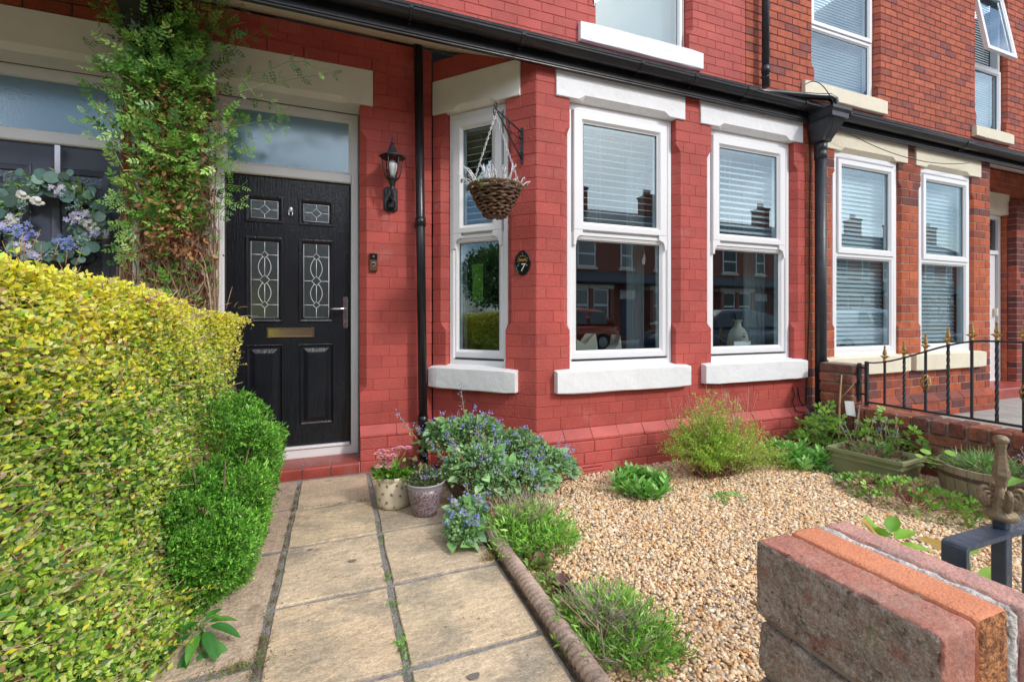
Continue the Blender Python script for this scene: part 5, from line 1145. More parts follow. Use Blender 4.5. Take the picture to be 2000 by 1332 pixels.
# ---------------------------------------------------------------- foreground brick pier
fp = empty('brick_pier', (.675, .39, -.02), 'weathered brick pier end at the bottom right, capped with bricks on edge', 'brick pier')
from mathutils import noise as mnoise
def rough_block(x0, x1, y0, y1, z0, z1, mats, face_m=None, n=(5, 10, 5), amp=.0035, bev=.007, name='brick', parent=fp, seed=0, fr=22, label=None):
    """a worn brick: gridded box with pushed-in edges and uneven faces; face_m maps 'x-','x+','y-','y+','z+' to material slots"""
    b = MB(); nx, ny, nz_ = n
    def P(u, v, w_):
        x, y, z = x0 + (x1 - x0) * u, y0 + (y1 - y0) * v, z0 + (z1 - z0) * w_
        d = [min(u, 1 - u) * (x1 - x0), min(v, 1 - v) * (y1 - y0), min(w_, 1 - w_) * (z1 - z0)]
        near = [max(0, 1 - q / (bev * 1.3)) for q in d]; cnt = sum(near)
        cx, cy, c_ = (x0 + x1) / 2, (y0 + y1) / 2, (z0 + z1) / 2; e = bev * max(0, cnt - 1) * .55
        q = Vector((x * fr + seed, y * fr, z * fr)); nn_ = mnoise.noise(q) * amp * .5 + mnoise.noise(q * 3.1) * amp * .35 + mnoise.noise(q * 7.7) * amp * .2
        if cnt > 1: nn_ -= abs(mnoise.noise(q * 2.7)) * amp * 1.1 + max(0, mnoise.noise(q * 1.6 + Vector((9, 2, 4))) - .28) * amp * 7
        sx, sy, sz = (x > cx) * 2 - 1, (y > cy) * 2 - 1, (z > c_) * 2 - 1
        return (x - sx * near[0] * (e - nn_ if near[0] else 0), y - sy * near[1] * (e - nn_ if near[1] else 0), z - sz * near[2] * (e - nn_ if near[2] else 0))
    def grid(fn, a, c, mi, rev=False):
        ta = sorted({0, 1} | {i / a for i in range(a + 1)}); tc2 = [i / c for i in range(c + 1)]
        o = len(b.V)
        for p in ta:
            for q in tc2: b.V.append(fn(p, q))
        for i in range(len(ta) - 1):
            for j in range(c):
                f = (o + i * (c + 1) + j, o + i * (c + 1) + j + 1, o + (i + 1) * (c + 1) + j + 1, o + (i + 1) * (c + 1) + j); b.face(f if not rev else f[::-1], (1, 1, 1), True, mi)
    g = face_m or {}
    def w(t, L):    # warp so the outer cells are bevel sized
        k = bev / L; return t
    grid(lambda p, q: P(p, q, 1), nx, ny, g.get('z+', 0), True); grid(lambda p, q: P(p, q, 0), nx, ny, 0)
    grid(lambda p, q: P(0, p, q), ny, nz_, g.get('x-', 0), True); grid(lambda p, q: P(1, p, q), ny, nz_, g.get('x+', 0))
    grid(lambda p, q: P(p, 0, q), nx, nz_, g.get('y-', 0)); grid(lambda p, q: P(p, 1, q), nx, nz_, g.get('y+', 0), True)
    o = b.build(name, mats, parent)
    if label: o['label'] = label
    return o
zt = .811
rough_block(.580, .6435, .278, .502, zt - .108, zt, [M['fgA'], M['fgdirty']], {'x-': 1}, (16, 52, 26), seed=1, amp=.0030, bev=.0028, label='worn red brick with a lichened outer face')
rough_block(.6490, .7055, .278, .500, zt - .108, zt + .001, [M['fgB'], M['fgrough']], {'y-': 1}, (14, 52, 26), seed=5, amp=.0016, bev=.002, label='orange brick with a rough broken end')
rough_block(.7210, .768, .272, .498, zt - .108, zt + .001, [M['fgC']], None, (12, 52, 26), seed=9, amp=.0030, bev=.0028, label='pink worn brick')
rough_block(.6425, .6500, .284, .499, zt - .100, zt - .003, [M['joint']], None, (2, 26, 6), seed=3, amp=.003, bev=.003, name='mortar_joint')
rough_block(.7045, .7225, .275, .501, zt - .107, zt + .0005, [M['fgmortar']], None, (4, 30, 12), seed=4, amp=.0035, bev=.004, name='mortar_joint', fr=40)
zc = zt - .108
for k in range(9):
    z1 = zc - .012 - k * .083; z0 = z1 - .071
    rough_block(.588, .762, .286, .496, z1 + .0, z1 + .013, [M['oldmortar']], None, (6, 12, 2), seed=20 + k, amp=.002, bev=.002, name='mortar_joint')
    if k % 2: parts = [(.582, .672, .280, .385), (.582, .672, .395, .500), (.682, .768, .280, .500)]
    else: parts = [(.582, .672, .280, .500), (.682, .768, .280, .500)]
    for a, c, d, e in parts: rough_block(a, c, d, e, z0, z1, [M['fgdirty'], M['fgA']], {'y-': 1}, (10, 26, 10), seed=40 + k * 3 + a * 10, amp=.0030, bev=.0028)
MB().box(.60, .75, .295, .487, -.1, zc - .02).build('core', M['oldmortar'], fp)
# front wall running right from the pier, low and out of frame mostly
# ---------------------------------------------------------------- foreground railing with finial
rl = empty('front_railing', (1.4, .535, 0), 'dark navy flat bar railing end with a cast bronze finial, bottom right', 'railing')
zr = .690
b = MB(); rs = []
for x, z, t in ((1.157, zr - .075, 0), (1.157, zr - .012, 0), (1.160, zr - .004, 1), (1.168, zr, 1), (1.9, zr, 1), (2.6, zr, 1)):
    pass
pts = [(1.150, zr - .07), (1.150, zr - .008), (1.153, zr - .002), (1.160, zr), (2.6, zr), (2.6, zr - .010), (1.163, zr - .010), (1.160, zr - .013), (1.160, zr - .07)]
b.rings([[(x, .513, z) for x, z in pts], [(x, .5145 if False else .514, z) for x, z in pts], [(x, .552, z) for x, z in pts], [(x, .553, z) for x, z in pts]]); b.build('top_rail', M['navyiron'], rl)
for i in range(6):
    x = 1.328 + .125 * i; MB().box(x - .0125, x + .0125, .522, .547, .10, zr - .008, .002).build('upright_bar', M['navyiron'], rl)
MB().box(1.16, 2.6, .528, .540, .16, .19, .003).build('bottom_rail', M['navyiron'], rl)
b = MB(); b.tube([(1.02, .516, zr - .055), (1.07, .530, zr - .052), (1.125, .538, zr - .056), (1.140, .540, zr - .070), (1.142, .540, zr - .10)], [.009] * 5, 8); b.build('hinge_tab', M['navyiron'], rl)
MB().box(.77, 1.15, .531, .541, zr - .10, zr - .07, .003).build('tie_bar', M['navyiron'], rl)
fx, fy = 1.328, .535
b = MB(); b.box(fx - .011, fx + .011, fy - .011, fy + .011, zr, zr + .02, .002); b.build('finial_stub', M['navyiron'], rl)
fn_ = sub('finial', rl, (fx, fy, zr + .018), 'bronze painted cast finial with scrolls')
b = MB(); b.lathe([(.011, 0), (.026, .002), (.029, .009), (.025, .016), (.015, .023), (.017, .031), (.010, .044), (.008, .07)], (fx, fy, zr + .018), 20, sm=True); b.build('base', M['bronze'], fn_)
b = MB(); b.lathe([(.008, .06), (.010, .082), (.0150, .094), (.0142, .100), (.0098, .130), (.0080, .152), (.0095, .158), (.0085, .165)], (fx, fy, zr + .018), 6, sm=False); b.build('spire', M['bronze'], fn_)
b = MB(); b.ball((fx, fy, zr + .018 + .170), .0132, 14, sq=(1, 1, .78)); b.build('ball', M['bronze'], fn_)
for k in range(4):
    a = R(45 + 90 * k); ca, sa = math.cos(a), math.sin(a)
    for q in range(3):
        b = MB(); r0 = .024 - q * .006; P = []
        for t in range(9): tt = R(-70 + 200 * t / 8); P.append((fx + ca * (.011 + r0 * .50 * (1 + math.cos(tt - .4))), fy + sa * (.011 + r0 * .50 * (1 + math.cos(tt - .4))), zr + .018 + .044 - q * .004 + r0 * math.sin(tt) * .95))
        b.tube(P, [.003, .005, .0055, .0055, .0055, .005, .0045, .004, .003], 8); b.build('scroll', M['bronze'], fn_)

# ---------------------------------------------------------------- dividing wall, its pier and panel railing
dw = empty('garden_wall', (4.08, 2.0, 0), 'low old brick wall dividing the two front gardens, with a taller pier at the house', 'garden wall')
OLD = [(.24, .085, .055), (.30, .10, .065), (.20, .075, .055), (.34, .125, .075), (.26, .10, .08), (.18, .08, .065)]
TL = frame_T((4.0, 0), (0, 1), (-1, 0))         # s = y, face looks to -x
k = 0
for z0 in (-.03, .053, .136, .219):
    s_ = -.6 + (.11 if k % 2 else 0)
    while s_ < 2.50:
        e = min(s_ + .218, 2.52); 
        if e - s_ > .05: B = brick(TL, s_, e, z0 + .006, z0 + .076, None, None, t=.20, b=.007, j=.006, col=random.choice(OLD)); B.build('brick', M['oldbrick'], dw)
        s_ += .228
    k += 1
s_ = -.6
while s_ < 2.50:
    e = s_ + .068 + random.uniform(-.003, .006); z_ = .305
    B = brick(TL, s_, min(e + .028, 2.52), z_, z_ + .098 + random.uniform(-.006, .004), None, None, t=.20, b=.008, j=.006, dd=.008, col=random.choice(OLD)); B.build('coping_brick', M['oldbrick'], dw); s_ = e + .040
MB().box(4.012, 4.19, -.6, 2.52, -.05, .392, .006).build('mortar', M['oldmortar'], dw)
for kk in range(9):
    z0 = -.03 + kk * .0865; h_ = .078
    if kk == 8: z0 += .0
    cuts = [(2.525, 2.66), (2.67, 2.80)] if kk % 2 else [(2.525, 2.80)]
    for (a, c) in cuts: brick(TL, a, c, z0 + .004, z0 + h_, None, None, t=.11, b=.008, j=.005, dd=.0, col=random.choice(OLD)).build('brick', M['oldbrick'], dw)
    if kk < 9: brick(frame_T((4.0, 2.525), (1, 0), (0, -1)), .115, .20, z0 + .004, z0 + h_, None, None, t=.26, b=.008, j=.004, col=random.choice(OLD)).build('brick', M['oldbrick'], dw)
MB().box(4.012, 4.19, 2.535, 2.795, -.05, .742, .006).build('pier_mortar', M['oldmortar'], dw)
# arched railing panel on top
gr = empty('railing_panel', (4.1, 1.5, .44), 'black arched railing panel with gold finials on the dividing wall', 'railing')
YS = [2.337, 2.203, 2.065, 1.931, 1.800, 1.672, 1.544, 1.41, 1.28, 1.15]
def topz(y): t = max(0, min(1, (2.47 - y) / .75)); return .765 + .215 * (3 * t * t - 2 * t ** 3) if t < 1 else .98
b = MB(); b.box(4.088, 4.112, 2.458, 2.482, .41, .775, .002); b.build('end_upright', M['blackiron'], gr)
b = MB(); rs = []
for i in range(25):
    y = 2.48 - i * (2.48 - 1.0) / 24; z = topz(y); rs.append([(4.092, y, z - .006), (4.108, y, z - .006), (4.108, y, z + .006), (4.092, y, z + .006)])
b.rings(rs); b.build('top_rail', M['blackiron'], gr)
MB().box(4.091, 4.109, 1.0, 2.47, .432, .448, .002).build('bottom_rail', M['blackiron'], gr)
MB().box(4.091, 4.109, 1.50, 1.52, .30, .98, .002).build('post', M['blackiron'], gr)
MB().box(4.06, 4.10, 2.505, 2.522, .44, .76, .004).build('hinge_plate', M['blackiron'], gr)
for z in (.50, .72): b = MB(); b.tube([(4.10, 2.47, z), (4.10, 2.51, z)], .008, 8); b.build('hinge_pin', M['blackiron'], gr)
b = MB(); b.tube([(4.06, 2.50, .62), (4.04, 2.48, .61), (4.035, 2.49, .59), (4.06, 2.50, .58)], .006, 6); b.build('latch', M['blackiron'], gr)
def finial(x, y, z, s_, par):
    b = MB(); b.lathe([(.010, 0), (.014, .004), (.010, .010), (.009, .018)], (x, y, z), 8)
    b.lathe([(.009, .016), (.017 * s_, .030), (.015, .040), (.009, .048), (.017 * s_, .060), (.014, .068), (.007, .100), (.006, .108), (.009, .114), (.007, .120), (.003, .124)], (x, y, z), 4, sm=False, a0=R(45))
    for k_ in range(4):
        a = R(90 * k_); c_, s2 = math.cos(a), math.sin(a); b.rings([[(x, y, z + .020), (x + c_ * .006 - s2 * .004, y + s2 * .006 + c_ * .004, z + .036), (x, y, z + .050), (x + c_ * .006 + s2 * .004, y + s2 * .006 - c_ * .004, z + .036)], [(x + c_ * .036, y + s2 * .036, z + .040)] * 4], cap1=False)
    return b.build('finial', M['gold'], par)
for i, y in enumerate(YS):
    z1 = topz(y)
    if i % 2 == 0: MB().box(4.093, 4.107, y - .007, y + .007, .40 if i == 6 else .44, z1 + .02, .001).build('upright_bar', M['blackiron'], gr)
    else:
        b = MB(); n = 46; rs = []
        for q in range(n + 1):
            z = .44 + (z1 + .02 - .44) * q / n; a = R(20 * q) if 3 < q < n - 3 else R(45 if q <= 3 else 45); rs.append([(4.10 + .0105 * math.cos(a + R(90 * k_ + 45)), y + .0105 * math.sin(a + R(90 * k_ + 45)), z) for k_ in range(4)])
        b.rings(rs); b.build('twisted_bar', M['blackiron'], gr)
    finial(4.10, y, z1 + .006, 1.0, gr)
for y in (2.065, 1.535):
    for k_ in range(5):
        b = MB(); P = []
        for t in range(13): q = t / 12; a = R(72 * k_ + 200 * q); r_ = .004 + .024 * math.sin(math.pi * q) ** .8; P.append((4.10 + r_ * math.cos(a), y + r_ * math.sin(a), .600 + .115 * q))
        b.tube(P, .0045, 6); b.build('basket_twist', M['gold'], gr)
# washing up: plant tag on a cane by the pier
pt = empty('plant_cane', (3.80, 2.50, 0), 'bamboo cane with a white plant tag leaning by the garden pier', 'garden cane')
b = MB(); b.tube([(3.75, 2.47, 0), (3.86, 2.53, .45), (3.93, 2.56, .66)], [.008, .007, .005], 7, col=(2.6, 2.2, 1.6)); b.tube([(3.87, 2.54, .46), (3.97, 2.52, .55), (4.02, 2.50, .62)], .003, 5, col=(2.6, 2.2, 1.7)); b.build('cane', mat('pale_cane', (.16, .13, .085), .7), pt)
b = MB(); b.rings([[(3.86, 2.49, .46), (3.94, 2.47, .455), (3.955, 2.465, .33), (3.88, 2.49, .345)], [(3.86, 2.493, .46), (3.94, 2.473, .455), (3.955, 2.468, .33), (3.88, 2.493, .345)]]); b.build('tag', M['tag'], pt)
# brown box by the wall foot
gb = empty('cable_box', (4.03, 2.80, 0), 'dull brown box at the foot of the downpipe', 'box'); MB().box(3.93, 4.06, 2.80, 2.89, .02, .27, .01).build('box_body', M['oldmortar'], gb); MB().box(3.92, 4.07, 2.79, 2.895, .27, .285, .004).build('lid', M['slate'], gb)

# ---------------------------------------------------------------- planters and pots
tg = empty('trough_planter', (3.62, 2.12, 0), 'olive green rectangular plastic trough by the dividing wall', 'planter')
q0 = [(3.40, 2.33), (3.47, 1.87), (3.79, 1.90), (3.74, 2.38)]
def qs(k, z): cx, cy = 3.60, 2.12; return [(cx + (x - cx) * k, cy + (y - cy) * k, z) for x, y in q0]
b = MB(); b.rings([qs(.80, .0), qs(.82, .004), qs(.93, .155), qs(1.0, .158), qs(1.0, .180), qs(.985, .184), qs(.94, .183), qs(.90, .155), qs(.80, .03)]); b.build('trough', M['olive'], tg)
b = MB(); b.rings([qs(.955, .118), qs(.955, .128), qs(.92, .13)]); b.build('moulded_band', M['olive'], tg)
b = MB(); b.rings([qs(.84, .10), qs(.88, .128)]); b.build('compost', M['soil'], tg)
bp = empty('barrel_planter', (3.72, 1.55, 0), 'weathered half barrel planter right of the green trough', 'planter'); BX, BY = 3.72, 1.55; ns = 22
for k in range(ns):
    a0, a1 = 2 * math.pi * k / ns + .006, 2 * math.pi * (k + 1) / ns - .006; rs = []; rv = random.uniform(.75, 1.15)
    for z, r_ in ((0, .200), (.08, .222), (.16, .236), (.235 + random.uniform(-.004, .004), .243)):
        rs.append([(BX + math.cos(a) * rr_, BY + math.sin(a) * rr_, z) for a, rr_ in ((a0, r_), ((a0 + a1) / 2, r_ * 1.004), (a1, r_), (a1, r_ - .018), (a0, r_ - .018))])
    b = MB(); b.rings(rs, (rv, rv * .98, rv * .95)); b.build('stave', M['oldwood'], bp)
for z, r_ in ((.168, .2385), (.055, .2165)):
    b = MB(); rs = [[(BX + math.cos(a) * q, BY + math.sin(a) * q, zz) for a in [2 * math.pi * i / 44 for i in range(44)]] for q, zz in ((r_ - .003, z), (r_ + .003, z), (r_ + .004, z + .024), (r_ - .001, z + .024))]; b.rings(rs, cap0=False, cap1=False); b.build('hoop', M['hoop'] if z > .1 else M['oldwood'], bp)
b = MB(); b.lathe([(.20, .17), (.221, .195)], (BX, BY, 0), 24); b.build('compost', M['soil'], bp)
# cream pot with bee print
cp = empty('plant_pot', (.322, 2.85, 0), 'cream glazed pot printed with brown bees holding pink daisies', 'plant pot')
b = MB(); b.lathe([(.084, 0), (.094, .006), (.100, .03), (.103, .10), (.103, .158), (.101, .166), (.107, .172), (.108, .184), (.105, .190), (.097, .190), (.095, .15)], (.322, 2.85, 0), 36); b.build('pot', M['creamglaze'], cp)
b = MB(); b.lathe([(.09, .14), (.097, .165)], (.322, 2.85, 0), 24); b.build('compost', M['soil'], cp)
def bee(ang, z, rot):
    b = MB(); r_ = .1042
    def q(u, v): a = ang + u / r_; return (.322 + math.cos(a) * (r_ - .0), 2.85 + math.sin(a) * r_, z + v)
    def el(cu, cv, ru, rv, th):
        P = []
        for i in range(10): t = 2 * math.pi * i / 10; x, y = ru * math.cos(t), rv * math.sin(t); x, y = x * math.cos(th) - y * math.sin(th), x * math.sin(th) + y * math.cos(th); P.append((cu + x, cv + y))
        P = [(x * math.cos(rot) - y * math.sin(rot), x * math.sin(rot) + y * math.cos(rot)) for x, y in P]
        o = [Vector(q(*p)) for p in P]; c_ = Vector((.322, 2.85, z)); b.rings([o, [v + (v - Vector((.322, 2.85, v.z))).normalized() * .0008 for v in o]])
    el(0, 0, .0036, .0030, 0); el(-.006, -.001, .0030, .0026, 0); el(.005, .001, .0024, .0022, 0)
    for s_ in (-1, 1): el(.002, s_ * .008, .0062, .0009, s_ * 1.0); el(-.003, s_ * .007, .0048, .0007, s_ * 1.4)
    b.build('bee_print', M['beeprint'], cp)
for a, z, r_ in ((-150, .150, .5), (-118, .148, .2), (-88, .150, 2.4), (-134, .100, 1.9), (-104, .098, .6), (-76, .085, 1.2), (-150, .062, 1.4), (-120, .050, 2.9), (-95, .022, .4), (-135, .016, 1.0), (-70, .130, .2)): bee(R(a), z, r_)
pp = empty('plant_pot', (.480, 2.665, 0), 'mauve and maroon speckled tapered pot in front of the cream one', 'plant pot')
b = MB(); b.lathe([(.066, 0), (.072, .004), (.078, .03), (.096, .12), (.1045, .158)], (.480, 2.665, 0), 36); b.build('pot', M['purpleglaze'], pp)
b = MB(); b.lathe([(.1045, .158), (.112, .180), (.118, .186), (.117, .192), (.110, .192), (.100, .165), (.092, .14)], (.480, 2.665, 0), 36, caps=False); b.build('rim', M['mauverim'], pp)
b = MB(); b.lathe([(.09, .14), (.104, .168)], (.480, 2.665, 0), 24); b.build('compost', M['soil'], pp)
# ---------------------------------------------------------------- the privet hedge
M['hedgeleaf'] = mat('privet_leaf', (1, 1, 1), .36, .1, 40, spec=.5, trans=.42)
def hx(Y, Z):     # right hand face of the hedge
    f = -.775 + (Y - 1.4) * .135 + .035 * np.sin(Y * 5.1 + Z * 3) + .028 * np.sin(Z * 9 + Y * 7) + .014 * np.sin(Z * 21 + Y * 17) * np.sin(Y * 23) - .015
    f = f + np.where(Z < .45, (.45 - Z) * .30, 0) + .075 * np.clip((.95 - Z) / .5, 0, 1) * np.clip((2.45 - Y) / .4, 0, 1) - np.where((Z < .8) & (Y > 2.6), (.8 - Z) * .10 * (Y - 2.6) / .6, 0)
    return f
def hz(Y): return 1.315 - (Y - 1.4) * .098
hg = empty('hedge', (-1.15, 2.3, -.02), 'large clipped golden privet hedge filling the left foreground', 'hedge', 'privet hedges dividing the front gardens')
Yh0, Yh1 = 1.12, 3.30
b = MB(); rs = []
for i in range(14):
    y = Yh0 + .09 + (Yh1 - Yh0 - .18) * i / 13; r_ = []
    for z in (0, .2, .4, .6, .8, 1.0): r_.append((float(hx(np.array(y), np.array(z))) - .085, y, z - .03))
    zt_ = float(hz(np.array(y))) - .075; r_ += [(float(hx(np.array(y), np.array(1.1))) - .12, y, zt_), (-1.62, y, zt_), (-1.66, y, 0)]
    rs.append(r_)
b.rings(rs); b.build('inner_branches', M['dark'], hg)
def hedge_leaves(n, face):
    if face == 'r':
        Y = rng.uniform(Yh0, Yh1, n) ; Z = rng.uniform(-.02, 1, n); Z = Z * (hz(Y) + .01); X = hx(Y, Z) - .012 + np.abs(rng.normal(size=n)) * -.036 + (rng.uniform(size=n) < .07) * rng.uniform(0, .055, n)
        X -= np.where(Z > hz(Y) - .10, (Z - hz(Y) + .10) * .35, 0); N = np.array([1, -.15, .15])
        X -= np.where(Y > Yh1 - .2, (Y - Yh1 + .2) * .5, 0)
    elif face == 't':
        Y = rng.uniform(Yh0, Yh1, n); X = -1.66 + rng.uniform(size=n) * (hx(Y, np.full(n, 1.1)) + 1.63); Z = hz(Y) - .0 - np.abs(rng.normal(size=n)) * .026 + (rng.uniform(size=n) < .06) * rng.uniform(0, .03, n) + .012 * np.sin(X * 11) * np.sin(Y * 9); N = np.array([.1, -.1, 1])
    elif face == 'n':
        X = rng.uniform(-1.66, -.78, n); Z = rng.uniform(0, 1.33, n); Y = Yh0 + .0 + np.abs(rng.normal(size=n)) * .03; N = np.array([.1, -1, .1])
    else:
        X = rng.uniform(-1.66, -.56, n); Z = rng.uniform(0, 1, n) * hz(np.full(n, Yh1)); X = np.minimum(X, hx(np.full(n, Yh1), Z) - .05); Y = Yh1 - .0 - np.abs(rng.normal(size=n)) * .03; N = np.array([0, 1, .1])
    P = np.stack([X, Y, Z], 1)
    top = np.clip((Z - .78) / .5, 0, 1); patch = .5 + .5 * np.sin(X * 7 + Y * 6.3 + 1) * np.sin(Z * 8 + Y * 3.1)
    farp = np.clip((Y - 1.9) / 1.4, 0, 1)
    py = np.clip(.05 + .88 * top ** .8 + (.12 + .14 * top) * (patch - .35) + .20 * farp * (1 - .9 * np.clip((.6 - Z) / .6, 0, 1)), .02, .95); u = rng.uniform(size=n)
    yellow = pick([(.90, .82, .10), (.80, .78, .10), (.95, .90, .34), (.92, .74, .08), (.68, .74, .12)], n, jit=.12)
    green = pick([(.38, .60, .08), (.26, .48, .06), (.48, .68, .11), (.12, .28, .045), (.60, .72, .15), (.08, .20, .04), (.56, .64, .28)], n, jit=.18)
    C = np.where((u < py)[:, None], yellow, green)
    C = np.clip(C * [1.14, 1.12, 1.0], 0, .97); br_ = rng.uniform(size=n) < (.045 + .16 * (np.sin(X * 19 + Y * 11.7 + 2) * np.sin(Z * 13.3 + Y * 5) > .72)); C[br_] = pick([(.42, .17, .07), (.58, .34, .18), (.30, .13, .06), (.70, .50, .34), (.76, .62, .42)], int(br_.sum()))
    gap = (np.sin(X * 9 + Y * 14.1 + 1.3 * np.sin(Z * 7)) * np.sin(Z * 16.7 + Y * 6.1) > .88) & (rng.uniform(size=n) < .75); kp = ~gap if face != 't' else np.ones(n, bool)
    P = P[kp]; C = C[kp]; n = len(P)
    f = norm(rng.normal(size=(n, 3)) * .75 + N * .45 + [0, 0, .35]); up = norm(rng.normal(size=(n, 3)) * .55 + N * .7 + [.1, -.35, .75])
    return P, f, up, C
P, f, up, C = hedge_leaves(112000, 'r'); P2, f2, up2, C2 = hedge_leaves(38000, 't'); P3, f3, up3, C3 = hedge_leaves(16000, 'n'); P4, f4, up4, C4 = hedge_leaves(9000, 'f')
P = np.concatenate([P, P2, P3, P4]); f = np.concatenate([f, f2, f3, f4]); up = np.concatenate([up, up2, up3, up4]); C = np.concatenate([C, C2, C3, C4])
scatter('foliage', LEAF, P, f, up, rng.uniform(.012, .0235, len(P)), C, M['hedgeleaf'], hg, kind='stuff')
b = MB()
for i in range(900):
    y = random.uniform(1.2, 3.2); z = random.uniform(.05, 1.2); x = float(hx(np.array(y), np.array(z))) - .04
    d = Vector((random.uniform(.1, 1), random.uniform(-1, 1), random.uniform(-.2, .9))).normalized(); L = random.uniform(.05, .13); p = Vector((x, y, z))
    b.tube([p, p + d * L * .5 + Vector((0, 0, .005)), p + d * L], [.0016, .0013, .0008], 4, col=random.choice([(.55, .36, .22), (.70, .52, .36), (.38, .22, .14)]))
for i in range(200):
    y = random.uniform(1.2, 3.25); x = random.uniform(-1.5, -.62); z = float(hz(np.array(y))) - .03; p = Vector((x, y, z)); L = random.uniform(.035, .06)
    b.tube([p, p + Vector((random.uniform(-.02, .02), random.uniform(-.02, .02), L))], [.0010, .0005], 4, col=(.42, .22, .12))
b.build('twigs', M['twig'], hg, kind='stuff')
# stray yellow shoots
def shoot(p0, d, L, n, parent, s=.016, col=None, name='shoot'):
    p0, d = Vector(p0), Vector(d).normalized(); b = MB(); pts = [p0 + d * L * t + Vector((0, 0, -.03 * t * t)) for t in (0, .33, .66, 1)]; b.tube(pts, [.0018, .0014, .0011, .0007], 5, col=(.3, .2, .1)); b.build(name, M['twig'], parent)
    P = []; F_ = []
    for i in range(n):
        t = .15 + .85 * i / n; q = p0 + d * L * t + Vector((0, 0, -.03 * t * t)); 
        for s_ in (-1, 1): P.append(tuple(q)); sd = d.cross(Vector((0, 0, 1))) * s_; F_.append(tuple(sd * .8 + d * .5 + Vector((0, 0, random.uniform(.1, .6)))))
    n_ = len(P); scatter(name + '_leaves', LEAF, np.array(P), np.array(F_), rdir(n_, 2), rng.uniform(.8, 1.2, n_) * s, pick(col or [(.68, .60, .05), (.6, .55, .06)], n_), M['leaf'], parent, kind='stuff')
for k, (p, d, L) in enumerate((((-.60, 2.9, .86), (.9, .1, .3), .14), ((-.56, 1.78, .23), (1, .25, .05), .19), ((-.57, 1.70, .13), (1, .1, 0), .15), ((-.60, 1.85, .16), (.9, .5, .1), .14), ((-.62, 2.5, .6), (.9, -.2, .2), .12))): shoot(p, d, L, 9, hg)

# ---------------------------------------------------------------- bright green conifer-like shrub at the hedge foot
cs = empty('green_shrub', (-.47, 2.35, -.02), 'bright green fine leaved shrub growing out of the hedge beside the path', 'shrub')
b = MB()
for k in range(26):
    a = random.uniform(0, 6.28); b.tube([(-.52, 2.42, 0), (-.50 + math.cos(a) * .06, 2.42 + math.sin(a) * .15, .25), (-.48 + math.cos(a) * .11, 2.42 + math.sin(a) * .34, random.uniform(.3, .62))], [.008, .005, .002], 5, col=(.22, .14, .09))
b.build('branches', M['twig'], cs)
random.seed(11); lobes = []
def cxr(z): return float(np.interp(z, [0, .2, .5, .62, .75], [-.36, -.31, -.275, -.34, -.44]))
for k in range(95):
    y_ = random.uniform(2.04, 2.84); zt2 = float(np.interp(y_, [2.04, 2.2, 2.45, 2.6, 2.84], [.22, .40, .60, .72, .66])); z = random.uniform(.04, zt2); rr_ = random.uniform(.055, .09); x_ = random.choice((cxr(z) - rr_ * .8, random.uniform(-.62, cxr(z) - rr_), random.uniform(-.60, cxr(z) - rr_))) - .15 * max(0, (2.3 - y_)); lobes.append(((x_, y_, z), (rr_, rr_ * 1.15, rr_ * random.uniform(.9, 1.5))))
for k in range(24):
    y_ = random.uniform(2.02, 2.5); zt2 = float(np.interp(y_, [2.0, 2.2, 2.5], [.26, .44, .60])); z = random.uniform(.05, zt2); rr_ = random.uniform(.055, .08); lobes.append(((random.uniform(-.60, -.48), y_, z), (rr_, rr_, rr_ * 1.2)))
GP, GF, GU, GC = [], [], [], []
for c, r_ in lobes:
    n = 170; d = norm(rng.normal(size=(n, 3)) + [.25, -.3, .3]); rr_ = .45 + .62 * rng.uniform(size=(n, 1)) ** .7; P = np.array(c) + d * rr_ * np.array(r_); tone = random.uniform(.75, 1.15)
    for q in range(5):
        GP.append(P + rng.normal(size=(n, 3)) * .004); GF.append(norm(d * .7 + rng.normal(size=(n, 3)) * .55 + [.1, -.1, .5])); GU.append(rdir(n, 1)); GC.append(pick([(.16, .42, .035), (.24, .54, .05), (.12, .34, .03), (.36, .64, .09), (.08, .24, .025)], n) * tone * [1.12, 1.16, 1.5] * (.45 + .6 * np.clip((rr_ - .45) / .5, 0, 1)))  # leaves deep in each lobe coloured darker, as painted inner shade
GP, GF, GU, GC = map(np.concatenate, (GP, GF, GU, GC)); ok = (GP[:, 0] > -.78) & (GP[:, 2] > -.01)
sp = ok & (rng.uniform(size=len(GP)) < .07)
scatter('outer_sprigs', LANCE, GP[sp], norm(GF[sp] + [.2, -.2, .5]), GU[sp], rng.uniform(.02, .038, sp.sum()), np.clip(GC[sp] * 1.25, 0, .8), M['leaf'], cs, kind='stuff')
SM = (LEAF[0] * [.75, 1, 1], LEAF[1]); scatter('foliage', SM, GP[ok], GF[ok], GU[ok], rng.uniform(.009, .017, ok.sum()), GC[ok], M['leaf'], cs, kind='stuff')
b = MB(); b.ball((-.57, 2.47, .24), .11, 12, sq=(.8, 1.9, 1.9)); b.build('inner_shade', M['dark'], cs)
